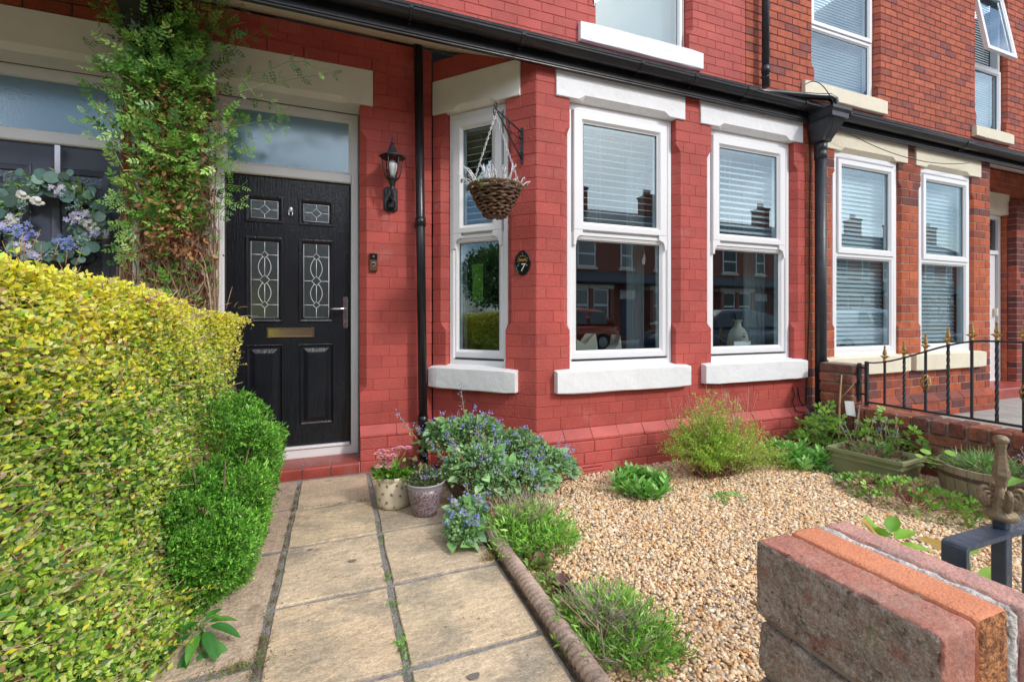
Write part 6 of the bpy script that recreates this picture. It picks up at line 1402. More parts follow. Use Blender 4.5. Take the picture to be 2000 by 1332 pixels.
# leafy plant at bottom left, large leaves one by one
def bigleaf_plant(name, base, specs, label, cat, cols, tm=LANCE, wd=1.0, bend=.25, stalk=True, m='leaf', stemcol=(.3, .4, .15)):
    r_ = empty(name, base, label, cat)
    for (az_, el_, L, h0, sl) in specs:
        ca, sa = math.cos(R(az_)), math.sin(R(az_)); base2 = Vector(base) + Vector((ca * sl * .3, sa * sl * .3, h0)); d = Vector((ca * math.cos(R(el_)), sa * math.cos(R(el_)), math.sin(R(el_)))); side = Vector((-sa, ca, 0)); upv = side.cross(d) * -1
        n = 8; b = MB(); rows_ = []
        for i in range(n + 1):
            t = i / n; wdt = L * .5 * wd * math.sin(math.pi * min(1, t * .92 + .05)) ** .75 * (1 - .25 * t) if 0 < i < n else .0006
            c = base2 + d * (sl + L * t) + Vector((0, 0, -bend * L * t * t)); rows_.append([c - side * wdt + upv * .10 * wdt, c - side * wdt * .5 - upv * wdt * .06, c - upv * wdt * .22, c + side * wdt * .5 - upv * wdt * .06, c + side * wdt + upv * .10 * wdt])
        k = random.choice(cols); j = random.uniform(.85, 1.15); k = tuple(q * j for q in k)
        b.rings(rows_, k, closed=False, cap0=False, cap1=False, sm=True)
        if stalk and sl > .005: b.tube([Vector(base) + Vector((0, 0, 0)), base2, base2 + d * sl * 1.1], [.004, .0032, .0022], 6, col=stemcol)
        b.build('leaf', M[m], r_)
    return r_
bigleaf_plant('leafy_plant', (-.44, 1.86, -.01), [(-95, 5, 0.096, 0.070, 0.024), (-60, -5, 0.104, 0.077, 0.024), (-20, 0, 0.104, 0.084, 0.024), (10, 10, 0.089, 0.084, 0.016), (-110, -20, 0.096, 0.056, 0.032), (-75, -28, 0.096, 0.042, 0.040), (-40, -22, 0.104, 0.056, 0.040), (60, 20, 0.081, 0.084, 0.016), (150, 10, 0.089, 0.077, 0.016), (-150, 0, 0.096, 0.070, 0.024), (-15, 30, 0.067, 0.098, 0.008), (-130, 25, 0.074, 0.098, 0.008)], 'dark green pointed leaf plant at the foot of the hedge, bottom left', 'plant', [(.05, .20, .035), (.08, .26, .04), (.04, .15, .045), (.12, .34, .05)], wd=.42, bend=.45)
b = MB(); b.tube([(-.60, 1.74, .03), (-.50, 1.68, .012), (-.42, 1.66, .006)], [.004, .0045, .004], 6, col=(2.2, 1.8, 1.2)); b.build('fallen_stick', M['twig'], None, 'pale dry stick lying on the path edge under the hedge', 'stick', org=(-.5, 1.68, 0))
bigleaf_plant('seedling', (-.30, 1.56, 0), [(70, 35, .045, .005, .01), (-60, 20, .035, .005, .01)], 'pale two leaved seedling between the path slabs at the bottom left', 'plant', [(.28, .50, .10)], wd=.6)

# ---------------------------------------------------------------- climber on the trellis
cl = empty('climbing_plant', (-1.0, 3.5, 0), 'jasmine like climber with a mass of brown stems on the trellis between the doors', 'climber')
b = MB()
for k in range(120):
    x = random.uniform(-1.17, -.79); y = random.uniform(3.40, 3.56); z = random.uniform(.3, 1.0); P = []; n = 9; vx = random.uniform(-.02, .02)
    for i in range(n):
        P.append((x, y, z)); vx = vx * .6 + random.uniform(-.06, .06); x = min(-.74, max(-1.22, x + vx)); y = min(3.57, max(3.36, y + random.uniform(-.03, .03))); z += random.uniform(.06, .2)
        if z > 2.75: break
    if len(P) > 2: b.tube(P, random.uniform(.0016, .0048), 5, col=random.choice([(.34, .22, .13), (.25, .15, .09), (.42, .30, .20), (.20, .12, .07)]))
for k in range(70):
    z = random.uniform(1.2, 1.85); x = random.uniform(-1.15, -.8); y = random.uniform(3.36, 3.52); a = random.uniform(0, 6.28); P = [(x + .09 * math.cos(a + t * .8) * (1 - t * .1), y + .02 * math.sin(t), z + .05 * t + .03 * math.sin(a + t)) for t in range(5)]
    b.tube(P, random.uniform(.0015, .0035), 5, col=random.choice([(.34, .22, .13), (.42, .26, .15), (.30, .20, .13)]))
b.tube([(-.80, 3.45, 1.22), (-.755, 3.42, 1.42), (-.735, 3.42, 1.58), (-.76, 3.44, 1.72), (-.80, 3.46, 1.85)], .006, 6, col=(.32, .22, .14)); b.tube([(-.79, 3.45, 1.15), (-.765, 3.44, 1.25), (-.80, 3.44, 1.38)], .005, 6, col=(.32, .22, .14))
b.build('stems', M['twig'], cl, kind='stuff')
def climb_cloud(n, z0, z1, cx, wx, y0, y1, s, dens=None):
    Z = rng.uniform(z0, z1, n); wv = wx * (.85 + .18 * np.sin(Z * 6) + .10 * np.sin(Z * 13 + 2)); X = cx + np.clip(rng.normal(size=n) * .55, -1.35, 1.35) * wv; Y = rng.uniform(y0, y1, n)
    return np.stack([X, Y, Z], 1)
P = np.concatenate([climb_cloud(900, 1.98, 2.62, -.95, .25, 3.22, 3.52, 1), climb_cloud(430, 1.66, 2.0, -.97, .23, 3.28, 3.52, 1), climb_cloud(480, 2.5, 2.88, -.96, .27, 3.15, 3.52, 1), climb_cloud(70, 1.2, 1.6, -.96, .22, 3.34, 3.5, 1), climb_cloud(160, 2.8, 3.05, -.93, .32, 3.1, 3.45, 1)])
n = len(P); out_ = np.stack([np.sign(P[:, 0] + .96) * .35 + rng.normal(size=n) * .6, -.55 + rng.normal(size=n) * .5, .35 + rng.normal(size=n) * .5], 1)
C = pick([(.20, .44, .08), (.28, .54, .10), (.13, .32, .06), (.40, .60, .14), (.08, .20, .05)], n); dd = np.clip((3.50 - P[:, 1]) / .25, .35, 1)[:, None]
scatter('foliage', PINN, P, norm(out_), norm(rng.normal(size=(n, 3)) * .5 + [0, -.9, .6]), rng.uniform(.06, .11, n), C, M['leaf'], cl, kind='stuff')
n = 2300; P = climb_cloud(n, 1.5, 2.6, -.95, .22, 3.24, 3.44, 1); scatter('dead_leaves', LEAF, P, rdir(n, -.5), rdir(n), rng.uniform(.015, .04, n), pick([(.36, .17, .08), (.48, .26, .13), (.28, .13, .07)], n), M['leafmatt'], cl, kind='stuff')
def spray(pts, r_, n, s, parent=cl, name='trailing_shoot', tm=PINN, pal=((.14, .32, .05), (.22, .42, .08), (.09, .22, .04)), col=(.18, .25, .08)):
    b = MB(); P = [Vector(p) for p in pts]; Q = []
    for i in range(len(P) - 1):
        for t in range(5): Q.append(P[i].lerp(P[i + 1], t / 5))
    Q.append(P[-1]); b.tube(Q, [r_ * (1 - .6 * i / len(Q)) for i in range(len(Q))], 5, col=col); b.build(name, M['twig'], parent)
    LP, LF = [], []
    for i in range(n):
        t = .12 + .88 * i / max(1, n - 1); q = Q[int(t * (len(Q) - 1))]; d = (Q[-1] - Q[0]).normalized()
        for s_ in (-1, 1):
            if i == n - 1 and s_ == 1: LP.append(tuple(q)); LF.append(tuple(d)); continue
            sd = Vector((-d.z, -.4, d.x)) * s_; LP.append(tuple(q)); LF.append(tuple((d * .5 + sd * .9 + Vector((random.uniform(-.3, .3), random.uniform(-.3, .3), random.uniform(-.5, .2)))).normalized()))
    m_ = len(LP); scatter(name + '_leaves', tm, np.array(LP), np.array(LF), norm(rng.normal(size=(m_, 3)) * .3 + [0, -1, .4]), rng.uniform(.75, 1.2, m_) * s, pick(pal, m_), M['leaf'], parent, kind='stuff')
from_px = lambda px, py, Y: tuple(np.array((0, 0, H)) + np.array((.3584 + (px - 1000) / 889 * .9336, .9336 - (px - 1000) / 889 * .3584, (620 - py) / 889)) * (Y / (.9336 - (px - 1000) / 889 * .3584)))
S = [((455, 185), (520, 165), (570, 155), (650, 143)), ((455, 150), (520, 140), (560, 122), (595, 120), (622, 140)), ((470, 150), (500, 190), (545, 205), (550, 222)), ((440, 250), (480, 245), (520, 235), (550, 250)),
     ((240, 330), (215, 280), (190, 262), (150, 243)), ((235, 300), (205, 250), (165, 222)), ((245, 200), (215, 140), (175, 92)), ((250, 220), (225, 130), (200, 90)), ((230, 190), (205, 140), (180, 125)), ((250, 70), (225, 40), (190, 20)),
     ((330, 60), (318, 30), (330, -10)), ((390, 90), (385, 40), (385, 15)), ((430, 110), (440, 50), (470, 20)), ((410, 90), (420, 40), (440, 12)), ((360, 70), (345, 20), (342, -10)), ((440, 120), (470, 80), (510, 60)), ((290, 60), (260, 20), (250, -5)),
     ((430, 400), (440, 360), (470, 365)), ((420, 430), (445, 400), (468, 395)), ((250, 410), (225, 385), (215, 400)), ((255, 470), (235, 440), (225, 445)), ((270, 490), (240, 495), (228, 490)), ((430, 330), (455, 320), (480, 300)), ((435, 290), (470, 275), (515, 268))]
for k, pts in enumerate(S):
    yy = 3.22 if k < 4 else 3.25; spray([from_px(x, y_, yy + .05 * i * (-1 if k % 2 else .4) * .4) for i, (x, y_) in enumerate(pts)], .0028, 5 if k < 4 else 5, .055)

# ---------------------------------------------------------------- wreath on the slate door
WX, WZ, WR = -1.665, 1.765, .215
wr = empty('wreath', (WX, 3.74, WZ), 'artificial wreath of eucalyptus leaves and blue and white flowers on the slate door', 'wreath')
b = MB(); b.tube([(WX + WR * math.cos(t), 3.745, WZ + WR * math.sin(t)) for t in [2 * math.pi * i / 40 for i in range(41)]], .016, 8, col=(.3, .2, .12)); b.build('twig_ring', M['twig'], wr)
MB().box(-1.692, -1.662, 3.772, 3.776, 1.93, 2.245, .001).build('hanging_strap', M['silver'], wr)
b = MB(); n = 0
for i in range(86):
    a = R(360 / 86 * i + random.uniform(-8, 8)); r_ = WR + random.uniform(-.065, .085); q = a + random.uniform(-1.3, 1.3); rad = random.uniform(.022, .041); cx, c_ = WX + r_ * math.cos(a), WZ + r_ * math.sin(a); y_ = 3.70 - random.uniform(0, .06); tx, tz = random.uniform(-.5, .5), random.uniform(-.5, .5)
    bb = MB(); kk = random.uniform(.8, 1.25); col = random.choice([(.17, .29, .26), (.12, .23, .21), (.24, .36, .31), (.10, .17, .14)]); col = tuple(k_ * kk for k_ in col)
    P = [(cx + rad * math.cos(t) * .95, y_ + rad * (math.cos(t) * tx + math.sin(t) * tz) * .7, c_ + rad * math.sin(t)) for t in [2 * math.pi * j / 10 for j in range(10)]]
    bb.rings([P, [(p[0], p[1] + .001, p[2]) for p in P]], col); bb.build('eucalyptus_leaf', M['leafmatt'], wr)
def bloom(px, py, col, s=.05, label=None, n=26):
    x, y_, z = from_px(px, py, 3.66); P = np.array([x, y_, z]) + rng.normal(size=(n, 3)) * [s * .42, .012, s * .34]; 
    scatter('flower', FLO, P, norm(np.array([0, 0, 1]) + rng.normal(size=(n, 3)) * .35), norm(np.array([0, -1, .1]) + rng.normal(size=(n, 3)) * .35), rng.uniform(.011, .017, n), pick(col, n, jit=.08), M['petal'], wr, kind='stuff')
BL = [(.22, .30, .68), (.30, .38, .75), (.42, .48, .80)]; LL = [(.60, .60, .78), (.50, .52, .78), (.72, .70, .80)]; WH = [(.80, .80, .78), (.72, .74, .70)]
for (x, y_, c, s_) in ((30, 445, BL, .085), (12, 440, LL, .06), (48, 460, BL, .06), (118, 372, LL, .06), (155, 425, LL, .075), (172, 435, WH, .05), (135, 480, BL, .07), (130, 472, BL, .05), (45, 487, LL, .07), (68, 495, LL, .05), (190, 455, LL, .05), (25, 432, WH, .03)): bloom(x, y_, c, s_)
for (x, y_) in ((43, 380), (72, 392)):
    X, Y_, Z = from_px(x, y_, 3.66); b = MB(); 
    for k in range(9): a = R(40 * k); rr_ = .012 + .0022 * k; b.ball((X + rr_ * math.cos(a) * .9, Y_ + .002 * k - .012, Z + rr_ * math.sin(a) * .75), .017, 8, sq=(1, .4, .8), col=(.92, .92, .88))
    b.build('white_rose', M['petal'], wr)
n = 420; th = rng.uniform(0, 2 * np.pi, n); P = np.stack([WX + np.cos(th) * (WR + rng.normal(size=n) * .045), 3.69 + rng.uniform(-.03, .02, n), WZ + np.sin(th) * (WR + rng.normal(size=n) * .045)], 1)
scatter('fern_sprig', LANCE, P, norm(np.stack([np.cos(th + 1), -.4 * np.ones(n), np.sin(th + 1)], 1) + rng.normal(size=(n, 3)) * .5), norm(rng.normal(size=(n, 3)) * .3 + [0, -1, 0]), rng.uniform(.03, .07, n), pick([(.10, .26, .05), (.22, .40, .08), (.08, .20, .10), (.30, .36, .08)], n), M['leaf'], wr, kind='stuff')
n = 260; ci = rng.integers(0, 5, n); cc = np.array([from_px(*q, 3.655) for q in ((38, 398), (145, 400), (60, 360), (160, 462), (95, 490))]); P = cc[ci] + rng.normal(size=(n, 3)) * [.022, .008, .018]
scatter('berry_spray', FLO, P, rdir(n, .5), norm(rng.normal(size=(n, 3)) * .3 + [0, -1, 0]), rng.uniform(.004, .007, n), pick([(.40, .58, .54), (.34, .52, .47)], n), M['petal'], wr, kind='stuff')

# ---------------------------------------------------------------- border plants
def clump(name, base, rad, h, n, tm, s, pal, label, cat='plant', group=None, outw=1.0, m='leaf', stems=0, stemcol=(.2, .3, .1), p=None, upb=.6, lift=0.0, pw=.5, nm='foliage'):
    r_ = empty(name, base, label, cat, group); th = rng.uniform(0, 2 * np.pi, n); q = rng.uniform(size=n) ** .5; hh = h * (1 - q ** 2 * .75) * rng.uniform(.25, 1, n) ** pw
    P = np.array(base) + np.stack([np.cos(th) * q * rad[0], np.sin(th) * q * rad[1], lift + hh], 1)
    f = norm(np.stack([np.cos(th) * q * outw, np.sin(th) * q * outw, np.full(n, upb)], 1) + rng.normal(size=(n, 3)) * .35)
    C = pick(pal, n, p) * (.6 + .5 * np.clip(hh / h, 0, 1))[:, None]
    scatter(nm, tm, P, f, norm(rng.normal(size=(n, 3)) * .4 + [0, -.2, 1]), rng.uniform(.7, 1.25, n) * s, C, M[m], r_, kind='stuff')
    if stems:
        b = MB()
        for k in range(stems):
            a = random.uniform(0, 6.28); q_ = random.uniform(.1, .9); e = Vector(base) + Vector((math.cos(a) * rad[0] * q_, math.sin(a) * rad[1] * q_, lift + h * (1 - q_ * q_ * .7) * random.uniform(.6, 1))); o = Vector(base) + Vector((math.cos(a) * rad[0] * .3 * q_, math.sin(a) * rad[1] * .3 * q_, 0)); b.tube([o, o.lerp(e, .5) + Vector((0, 0, .02)), e], [.003, .0024, .0014], 5, col=stemcol)
        b.build('stems', M['twig'], r_, kind='stuff')
    return r_
GG = [(.16, .34, .10), (.22, .42, .13), (.11, .25, .08), (.30, .46, .20)]
# blue flowered clump: several mounds
bru = empty('blue_flowered_plant', (1.0, 2.7, -.02), 'large grey green clump with heart shaped leaves and small blue flowers beside the pots', 'plant')
BM = [((.86, 2.98, .30), (.24, .15, .22)), ((1.10, 2.86, .22), (.26, .20, .20)), ((.80, 2.70, .20), (.20, .20, .20)), ((1.28, 2.72, .16), (.20, .20, .14)), ((1.0, 2.55, .14), (.26, .18, .16)), ((.66, 2.40, .06), (.10, .14, .11)), ((.60, 2.26, .05), (.09, .12, .09)), ((.70, 3.12, .28), (.16, .14, .2)), ((1.38, 2.84, .12), (.14, .12, .12))]
PP, CCc, FF_ = [], [], []
for c, r_ in BM:
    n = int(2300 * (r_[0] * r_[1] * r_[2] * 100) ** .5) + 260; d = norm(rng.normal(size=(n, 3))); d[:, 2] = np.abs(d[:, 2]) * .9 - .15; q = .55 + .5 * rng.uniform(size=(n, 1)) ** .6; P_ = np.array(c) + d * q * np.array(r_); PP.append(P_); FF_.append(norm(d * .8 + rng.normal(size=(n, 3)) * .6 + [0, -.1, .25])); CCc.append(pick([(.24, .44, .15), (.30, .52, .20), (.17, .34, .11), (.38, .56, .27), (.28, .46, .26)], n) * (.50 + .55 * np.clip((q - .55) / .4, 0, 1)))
PP, FF_, CCc = map(np.concatenate, (PP, FF_, CCc)); ok = (PP[:, 2] > -.01) & ~((np.hypot(PP[:, 0] - .48, PP[:, 1] - 2.665) < .13) & (PP[:, 2] < .2)); PP, FF_, CCc = PP[ok], FF_[ok], CCc[ok]; n = len(PP)
big = rng.uniform(size=n) < .035
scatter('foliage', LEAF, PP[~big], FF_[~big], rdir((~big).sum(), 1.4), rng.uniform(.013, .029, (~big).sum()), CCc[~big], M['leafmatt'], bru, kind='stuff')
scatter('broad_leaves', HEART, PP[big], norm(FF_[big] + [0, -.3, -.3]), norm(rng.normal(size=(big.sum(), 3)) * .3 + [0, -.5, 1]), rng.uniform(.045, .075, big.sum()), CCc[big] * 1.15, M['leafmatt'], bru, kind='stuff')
def tall(b0, tip, nl, nf, par=bru, s=.045):
    p0, p1 = Vector(b0), Vector(tip); b = MB(); mid = p0.lerp(p1, .5) + Vector((.01, 0, .01)); b.tube([p0, mid, p1], [.0035, .003, .0015], 5, col=(.45, .30, .18)); b.build('stem', M['twig'], par)
    LP, LF = [], []
    for i in range(nl):
        t = .25 + .72 * i / nl; q = p0.lerp(p1, t); a = 2.4 * i; LP.append(tuple(q)); LF.append((math.cos(a), math.sin(a) - .2, .15))
    scatter('stem_leaves', LEAF, np.array(LP), np.array(LF), rdir(nl, 2), np.linspace(1.3, .55, nl) * s, pick([(.26, .44, .16), (.20, .38, .12)], nl), M['leafmatt'], par, kind='stuff')
    q = np.array([p0.lerp(p1, random.uniform(.72, 1.02)) + Vector((random.uniform(-.02, .02), random.uniform(-.02, .02), random.uniform(-.005, .012))) for _ in range(nf)]); scatter('blue_flowers', FLO, q, rdir(nf, .3), norm(rng.normal(size=(nf, 3)) * .6 + [0, -.6, .6]), rng.uniform(.0045, .007, nf), pick([(.20, .27, .70), (.32, .38, .75), (.5, .5, .72)], nf), M['petal'], par, kind='stuff')
X_ = lambda px, py, Y: from_px(px, py, Y)
for (bx_, ty) in (((.84, 3.0, .1), X_(899, 752, 3.02)), ((.62, 3.1, .1), X_(775, 806, 3.1)), ((.66, 3.1, .15), X_(812, 830, 3.1)), ((.95, 2.98, .15), X_(945, 808, 3.0)), ((1.05, 2.95, .12), X_(1000, 850, 2.9)), ((1.2, 2.9, .08), X_(1115, 868, 2.85)), ((1.1, 2.9, .1), X_(1045, 852, 2.85)), ((1.3, 2.75, .05), X_(1120, 935, 2.6)), ((.78, 2.95, .1), X_(870, 845, 2.9)), ((.72, 2.85, .1), X_(835, 860, 2.8))): tall(bx_, ty, 13, 26)
n = 1250; j = rng.integers(0, len(BM), n); P = np.array([BM[k][0] for k in j]); d = norm(rng.normal(size=(n, 3)) + [0, -.5, .6]); P = P + d * 1.04 * np.array([BM[k][1] for k in j]); ci = rng.integers(0, 90, n); P = P[ci] + rng.normal(size=(n, 3)) * .011
scatter('blue_flowers', FLO, P, rdir(n, .3), norm(rng.normal(size=(n, 3)) * .5 + [0, -.6, .7]), rng.uniform(.004, .0065, n), pick([(.24, .32, .78), (.36, .42, .82), (.52, .56, .84)], n), M['petal'], bru, kind='stuff')
LV = [(.26, .58, .07), (.34, .66, .10), (.17, .42, .05), (.42, .66, .16)]
def tufts(name, base, rad, h, k, n, tm, s, pal, label, rad2=.07):
    r_ = empty(name, base, label, 'plant'); Ps, Fs, Cs = [], [], []
    for i in range(k):
        a = 2.4 * i; q = math.sqrt((i + .5) / k); c = np.array(base) + [math.cos(a) * rad[0] * q * .8, math.sin(a) * rad[1] * q * .8, 0]; hh = h * (1 - .55 * q * q) * random.uniform(.65, 1.25); m_ = int(n / k)
        t = rng.uniform(.1, 1, m_); th = rng.uniform(0, 6.28, m_); r0 = rng.uniform(size=m_) ** .5 * rad2 * (.5 + t); lean = np.array([math.cos(a) * q * .45, math.sin(a) * q * .45, 0])
        P = c + np.stack([np.cos(th) * r0, np.sin(th) * r0, t * hh], 1) + lean * (t * hh)[:, None]; Ps.append(P)
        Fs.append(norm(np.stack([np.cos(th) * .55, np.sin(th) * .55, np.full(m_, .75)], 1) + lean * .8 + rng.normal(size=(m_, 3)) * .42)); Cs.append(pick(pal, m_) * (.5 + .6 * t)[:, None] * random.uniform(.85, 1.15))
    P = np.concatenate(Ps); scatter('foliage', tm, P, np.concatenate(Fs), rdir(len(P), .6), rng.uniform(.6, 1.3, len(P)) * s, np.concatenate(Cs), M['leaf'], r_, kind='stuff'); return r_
lvn = tufts('lavender', (.92, 2.12, -.01), (.21, .24), .17, 15, 3000, LANCE, .040, LV, 'bright green feathery tuft behind the rope edging, beside the blue flowers')
def deadtwigs(base, n, L, par, spread=.5, col=(.42, .33, .26)):
    b = MB()
    for k in range(n):
        a = random.uniform(0, 6.28); o = Vector(base) + Vector((random.uniform(-.09, .09), random.uniform(-.09, .09), .02)); d = Vector((math.cos(a) * spread, math.sin(a) * spread, 1)).normalized(); q = random.uniform(.5, 1) * L; e = o + d * q; b.tube([o, o + d * q * .5 + Vector((0, .005, .004)), e], [.0016, .0013, .0009], 4, col=tuple(c * random.uniform(.8, 1.4) for c in col))
        if random.random() < .6: b.tube([o + d * q * .6, e + Vector((random.uniform(-.03, .03), random.uniform(-.03, .03), random.uniform(-.01, .03)))], [.001, .0007], 4, col=col)
    b.build('dry_stems', M['twig'], par, kind='stuff')
deadtwigs((.93, 2.24, 0), 150, .24, lvn, .7)
lv2 = tufts('lavender', (.93, 1.39, -.01), (.20, .25), .13, 19, 3600, LANCE, .032, LV, 'grey green lavender mound with dry stems overhanging the edging, bottom centre', rad2=.055)
deadtwigs((.93, 1.42, 0), 120, .20, lv2, .9); deadtwigs((.86, 1.30, 0), 40, .15, lv2, 1.1)
for k, (x, y, s_, lab) in enumerate(((.86, 1.90, .055, 'purple veined rosette plant nearest the feathery tuft'), (.875, 1.70, .062, 'purple veined rosette plant nearest the lavender mound'))):
    spec = [(a * 360 / 11 + 10 * k, 12 + 18 * (a % 3), s_ * random.uniform(.8, 1.25), .010, .006) for a in range(11)]; hq = bigleaf_plant('heuchera', (x, y, 0), spec, lab, 'plant', [(.24, .12, .075), (.17, .07, .06), (.26, .24, .09), (.14, .20, .06), (.30, .34, .12)], wd=.85, bend=.2)
    spec = [(a * 51 + 20, 2, s_ * .8, .004, .03) for a in range(6)]; 
    for o_ in (): pass
    clump('heuchera', (x - .03, y + .02, 0), (.09, .08), .03, 120, LEAF, .028, [(.25, .42, .08), (.35, .45, .12), (.18, .30, .06)], lab.replace('rosette plant', 'low green leaves round the rosette'), 'plant', outw=1, upb=.3)
random.seed(5)
for k in range(34):
    c, r_ = random.choice(BM); a = random.uniform(0, 6.28); q = random.uniform(.5, 1.0); o = (c[0] + math.cos(a) * r_[0] * .3, c[1] + math.sin(a) * r_[1] * .3, max(.02, c[2] - .05)); tall(o, (c[0] + math.cos(a) * r_[0] * q * 1.25, c[1] + math.sin(a) * r_[1] * q * 1.25 - .02, c[2] + r_[2] * random.uniform(.75, 1.3)), 8, 14, bru, .028)
# perennials on the gravel
PG = [(.22, .52, .09), (.30, .62, .13), (.15, .40, .07), (.40, .68, .24)]
def whorl(base, n, L, h, rad, label, name='perennial'):
    specs = []; r_ = empty(name, base, label, 'plant'); PPx, FFx, SS = [], [], []
    for k in range(n):
        a = random.uniform(0, 6.28); q = random.random() ** .5; o = Vector(base) + Vector((math.cos(a) * q * rad * .6, math.sin(a) * q * rad * .6, 0)); hh = h * (1 - .5 * q) * random.uniform(.65, 1); e = o + Vector((math.cos(a) * q * rad * .4, math.sin(a) * q * rad * .4, hh))
        b = MB(); b.tube([o, e], [.004, .003], 5, col=(.15, .35, .08)); b.build('stem', M['twig'], r_)
        for i in range(15):
            t = .25 + .75 * i / 15; c = o.lerp(e, t); th = 2.4 * i + a; PPx.append(tuple(c)); FFx.append((math.cos(th), math.sin(th), .25 + 1.0 * t)); SS.append(L * (1.1 - .35 * t) * random.uniform(.85, 1.15))
    scatter('foliage', (LEAF[0] * [.55, 1, 1], LEAF[1]), np.array(PPx), np.array(FFx), rdir(len(PPx), 2.2), np.array(SS), pick(PG, len(PPx)), M['leaf'], r_, kind='stuff'); return r_
whorl((1.84, 2.47, -.02), 26, .10, .22, .18, 'fresh green leafy perennial on the gravel left of the airy shrub')
whorl((3.30, 2.50, -.02), 30, .10, .26, .24, 'fresh green leafy perennial on the gravel right of the airy shrub')
# airy shrub
sh = empty('airy_shrub', (2.55, 2.55, -.02), 'airy lime green shrub with thin twiggy stems against the painted bay wall', 'shrub'); b = MB(); TP = []
random.seed(21)
for k in range(300):
    a = random.uniform(0, 6.28); q = random.random() ** .5; h_ = .64 * (1 - q * q * .55) * random.uniform(.55, 1); o = Vector((2.55 + random.uniform(-.15, .15), 2.55 + random.uniform(-.08, .08), -.02)); rx = .44 if math.cos(a) < 0 else .82; e = Vector((2.50 + math.cos(a) * q * rx, 2.50 + math.sin(a) * q * .27, max(.03, h_ - (.26 * max(0, math.cos(a)) * q)))); m2 = o.lerp(e, .5) + Vector((0, 0, .05)); b.tube([o, m2, e], [.003, .0018, .0008], 4, col=random.choice([(.34, .2, .13), (.25, .2, .08), (.45, .28, .2)]))
    for t in range(22): s_ = random.uniform(.3, 1); p = (o.lerp(m2, s_ * 2) if s_ < .5 else m2.lerp(e, s_ * 2 - 1)); TP.append((p.x + random.uniform(-.022, .022), p.y + random.uniform(-.022, .022), p.z + random.uniform(-.015, .015)))
for k in range(46):
    a = random.uniform(0, 6.28); o = Vector((2.5 + math.cos(a) * random.uniform(.05, .34), 2.52 + math.sin(a) * .15, .33)); e = o + Vector((random.uniform(-.10, .10), random.uniform(-.05, .05), random.uniform(.15, .32))); b.tube([o, o.lerp(e, .5) + Vector((.012, 0, 0)), e], [.0018, .0014, .0008], 4, col=(.62, .34, .27)); b.tube([o.lerp(e, .6), e + Vector((random.uniform(-.05, .05), 0, random.uniform(-.04, .02)))], [.001, .0006], 4, col=(.62, .34, .27))
b.build('twigs', M['twig'], sh, kind='stuff'); TP = np.array(TP); n = len(TP)
for q in range(3):
    scatter('foliage', LANCE, TP + rng.normal(size=(n, 3)) * .006, rdir(n, .9), rdir(n, 1), rng.uniform(.016, .030, n), pick([(.32, .60, .05), (.44, .68, .07), (.20, .44, .04), (.54, .70, .12)], n), M['leaf'], sh, kind='stuff')
clump('ground_cover', (2.30, 2.18, -.01), (.16, .10), .03, 70, TRI, .024, PG, 'patch of small green leaves on the gravel in front of the airy shrub', 'plant')
clump('aquilegia', (3.78, 2.62, 0), (.24, .22), .44, 120, TRI, .065, [(.30, .62, .08), (.40, .68, .14), (.22, .48, .06)], 'light green lobed leaf plant beside the foot of the downpipe', 'plant', stems=26, pw=.8)
clump('aquilegia', (3.88, 2.20, 0), (.14, .30), .46, 95, TRI, .055, [(.28, .58, .08), (.38, .64, .14)], 'light green lobed leaf plant between the trough and the garden wall', 'plant', stems=22, pw=.8)
gc = clump('ground_cover', (3.30, 1.72, -.01), (.26, .44), .13, 360, TRI, .044, [(.26, .54, .08), (.34, .60, .10), (.18, .40, .06), (.38, .24, .14)], 'sprawling green ground cover in front of the green trough and barrel', 'plant', stems=40, stemcol=(.35, .10, .10))
clump('ground_cover', (3.36, 2.42, -.01), (.16, .14), .08, 200, TRI, .034, PG, 'small leafy patch at the left end of the trough', 'plant')
clump('ground_cover', (2.55, 1.75, -.015), (.30, .25), .02, 60, LEAF, .014, [(.3, .5, .08), (.2, .4, .06)], 'scattered tiny seedlings on the gravel', 'plant')
clump('trough_plants', (3.60, 2.12, .12), (.12, .19), .12, 120, LEAF, .050, [(.22, .42, .10), (.30, .46, .16), (.14, .30, .06), (.30, .16, .10)], 'small mixed green plants growing in the trough', 'plant', stems=20, stemcol=(.4, .2, .2))
fm = empty('forget_me_nots', (3.8, 2.3, .1), 'spindly forget-me-nots with pale blue flowers over the trough', 'plant')
for k in range(12): x, y = 3.72 + random.uniform(-.12, .22), 2.15 + random.uniform(-.2, .35); tall((x, y, .1), (x + random.uniform(-.1, .1), y + random.uniform(-.1, .1), random.uniform(.30, .46)), 5, 7, fm, .022)
fm2 = empty('forget_me_nots', (3.9, 1.30, .15), 'spindly forget-me-nots with pale flowers right of the barrel', 'plant')
for k in range(14): x, y = 3.72 + random.uniform(-.1, .22), 1.28 + random.uniform(-.16, .16); tall((x, y, .12), (x + random.uniform(-.12, .1), y + random.uniform(-.1, .14), random.uniform(.28, .46)), 5, 8, fm2, .024)
bigleaf_plant('barrel_plant', (3.68, 1.58, .19), [(160, 35, .10, .0, .03), (175, 55, .10, 0, .04), (200, 30, .11, 0, .02), (120, 40, .12, 0, .03), (-100, 60, .14, 0, .04), (-80, 30, .15, 0, .03), (-60, 22, .17, 0, .02), (-110, 20, .13, 0, .03), (-140, 25, .12, 0, .03), (60, 50, .12, 0, .03), (-95, 75, .13, 0, .05), (140, 60, .09, .03, .06), (-50, 45, .14, 0, .03)], 'long and round green leaves growing in the barrel', 'plant', [(.20, .42, .08), (.26, .50, .10), (.16, .34, .10), (.34, .48, .16)], wd=.42, bend=.3)
b = MB(); 
rp_ = empty('pennywort', (3.60, 1.68, .2), 'three round lily-like leaves on thin stalks at the barrel edge', 'plant')
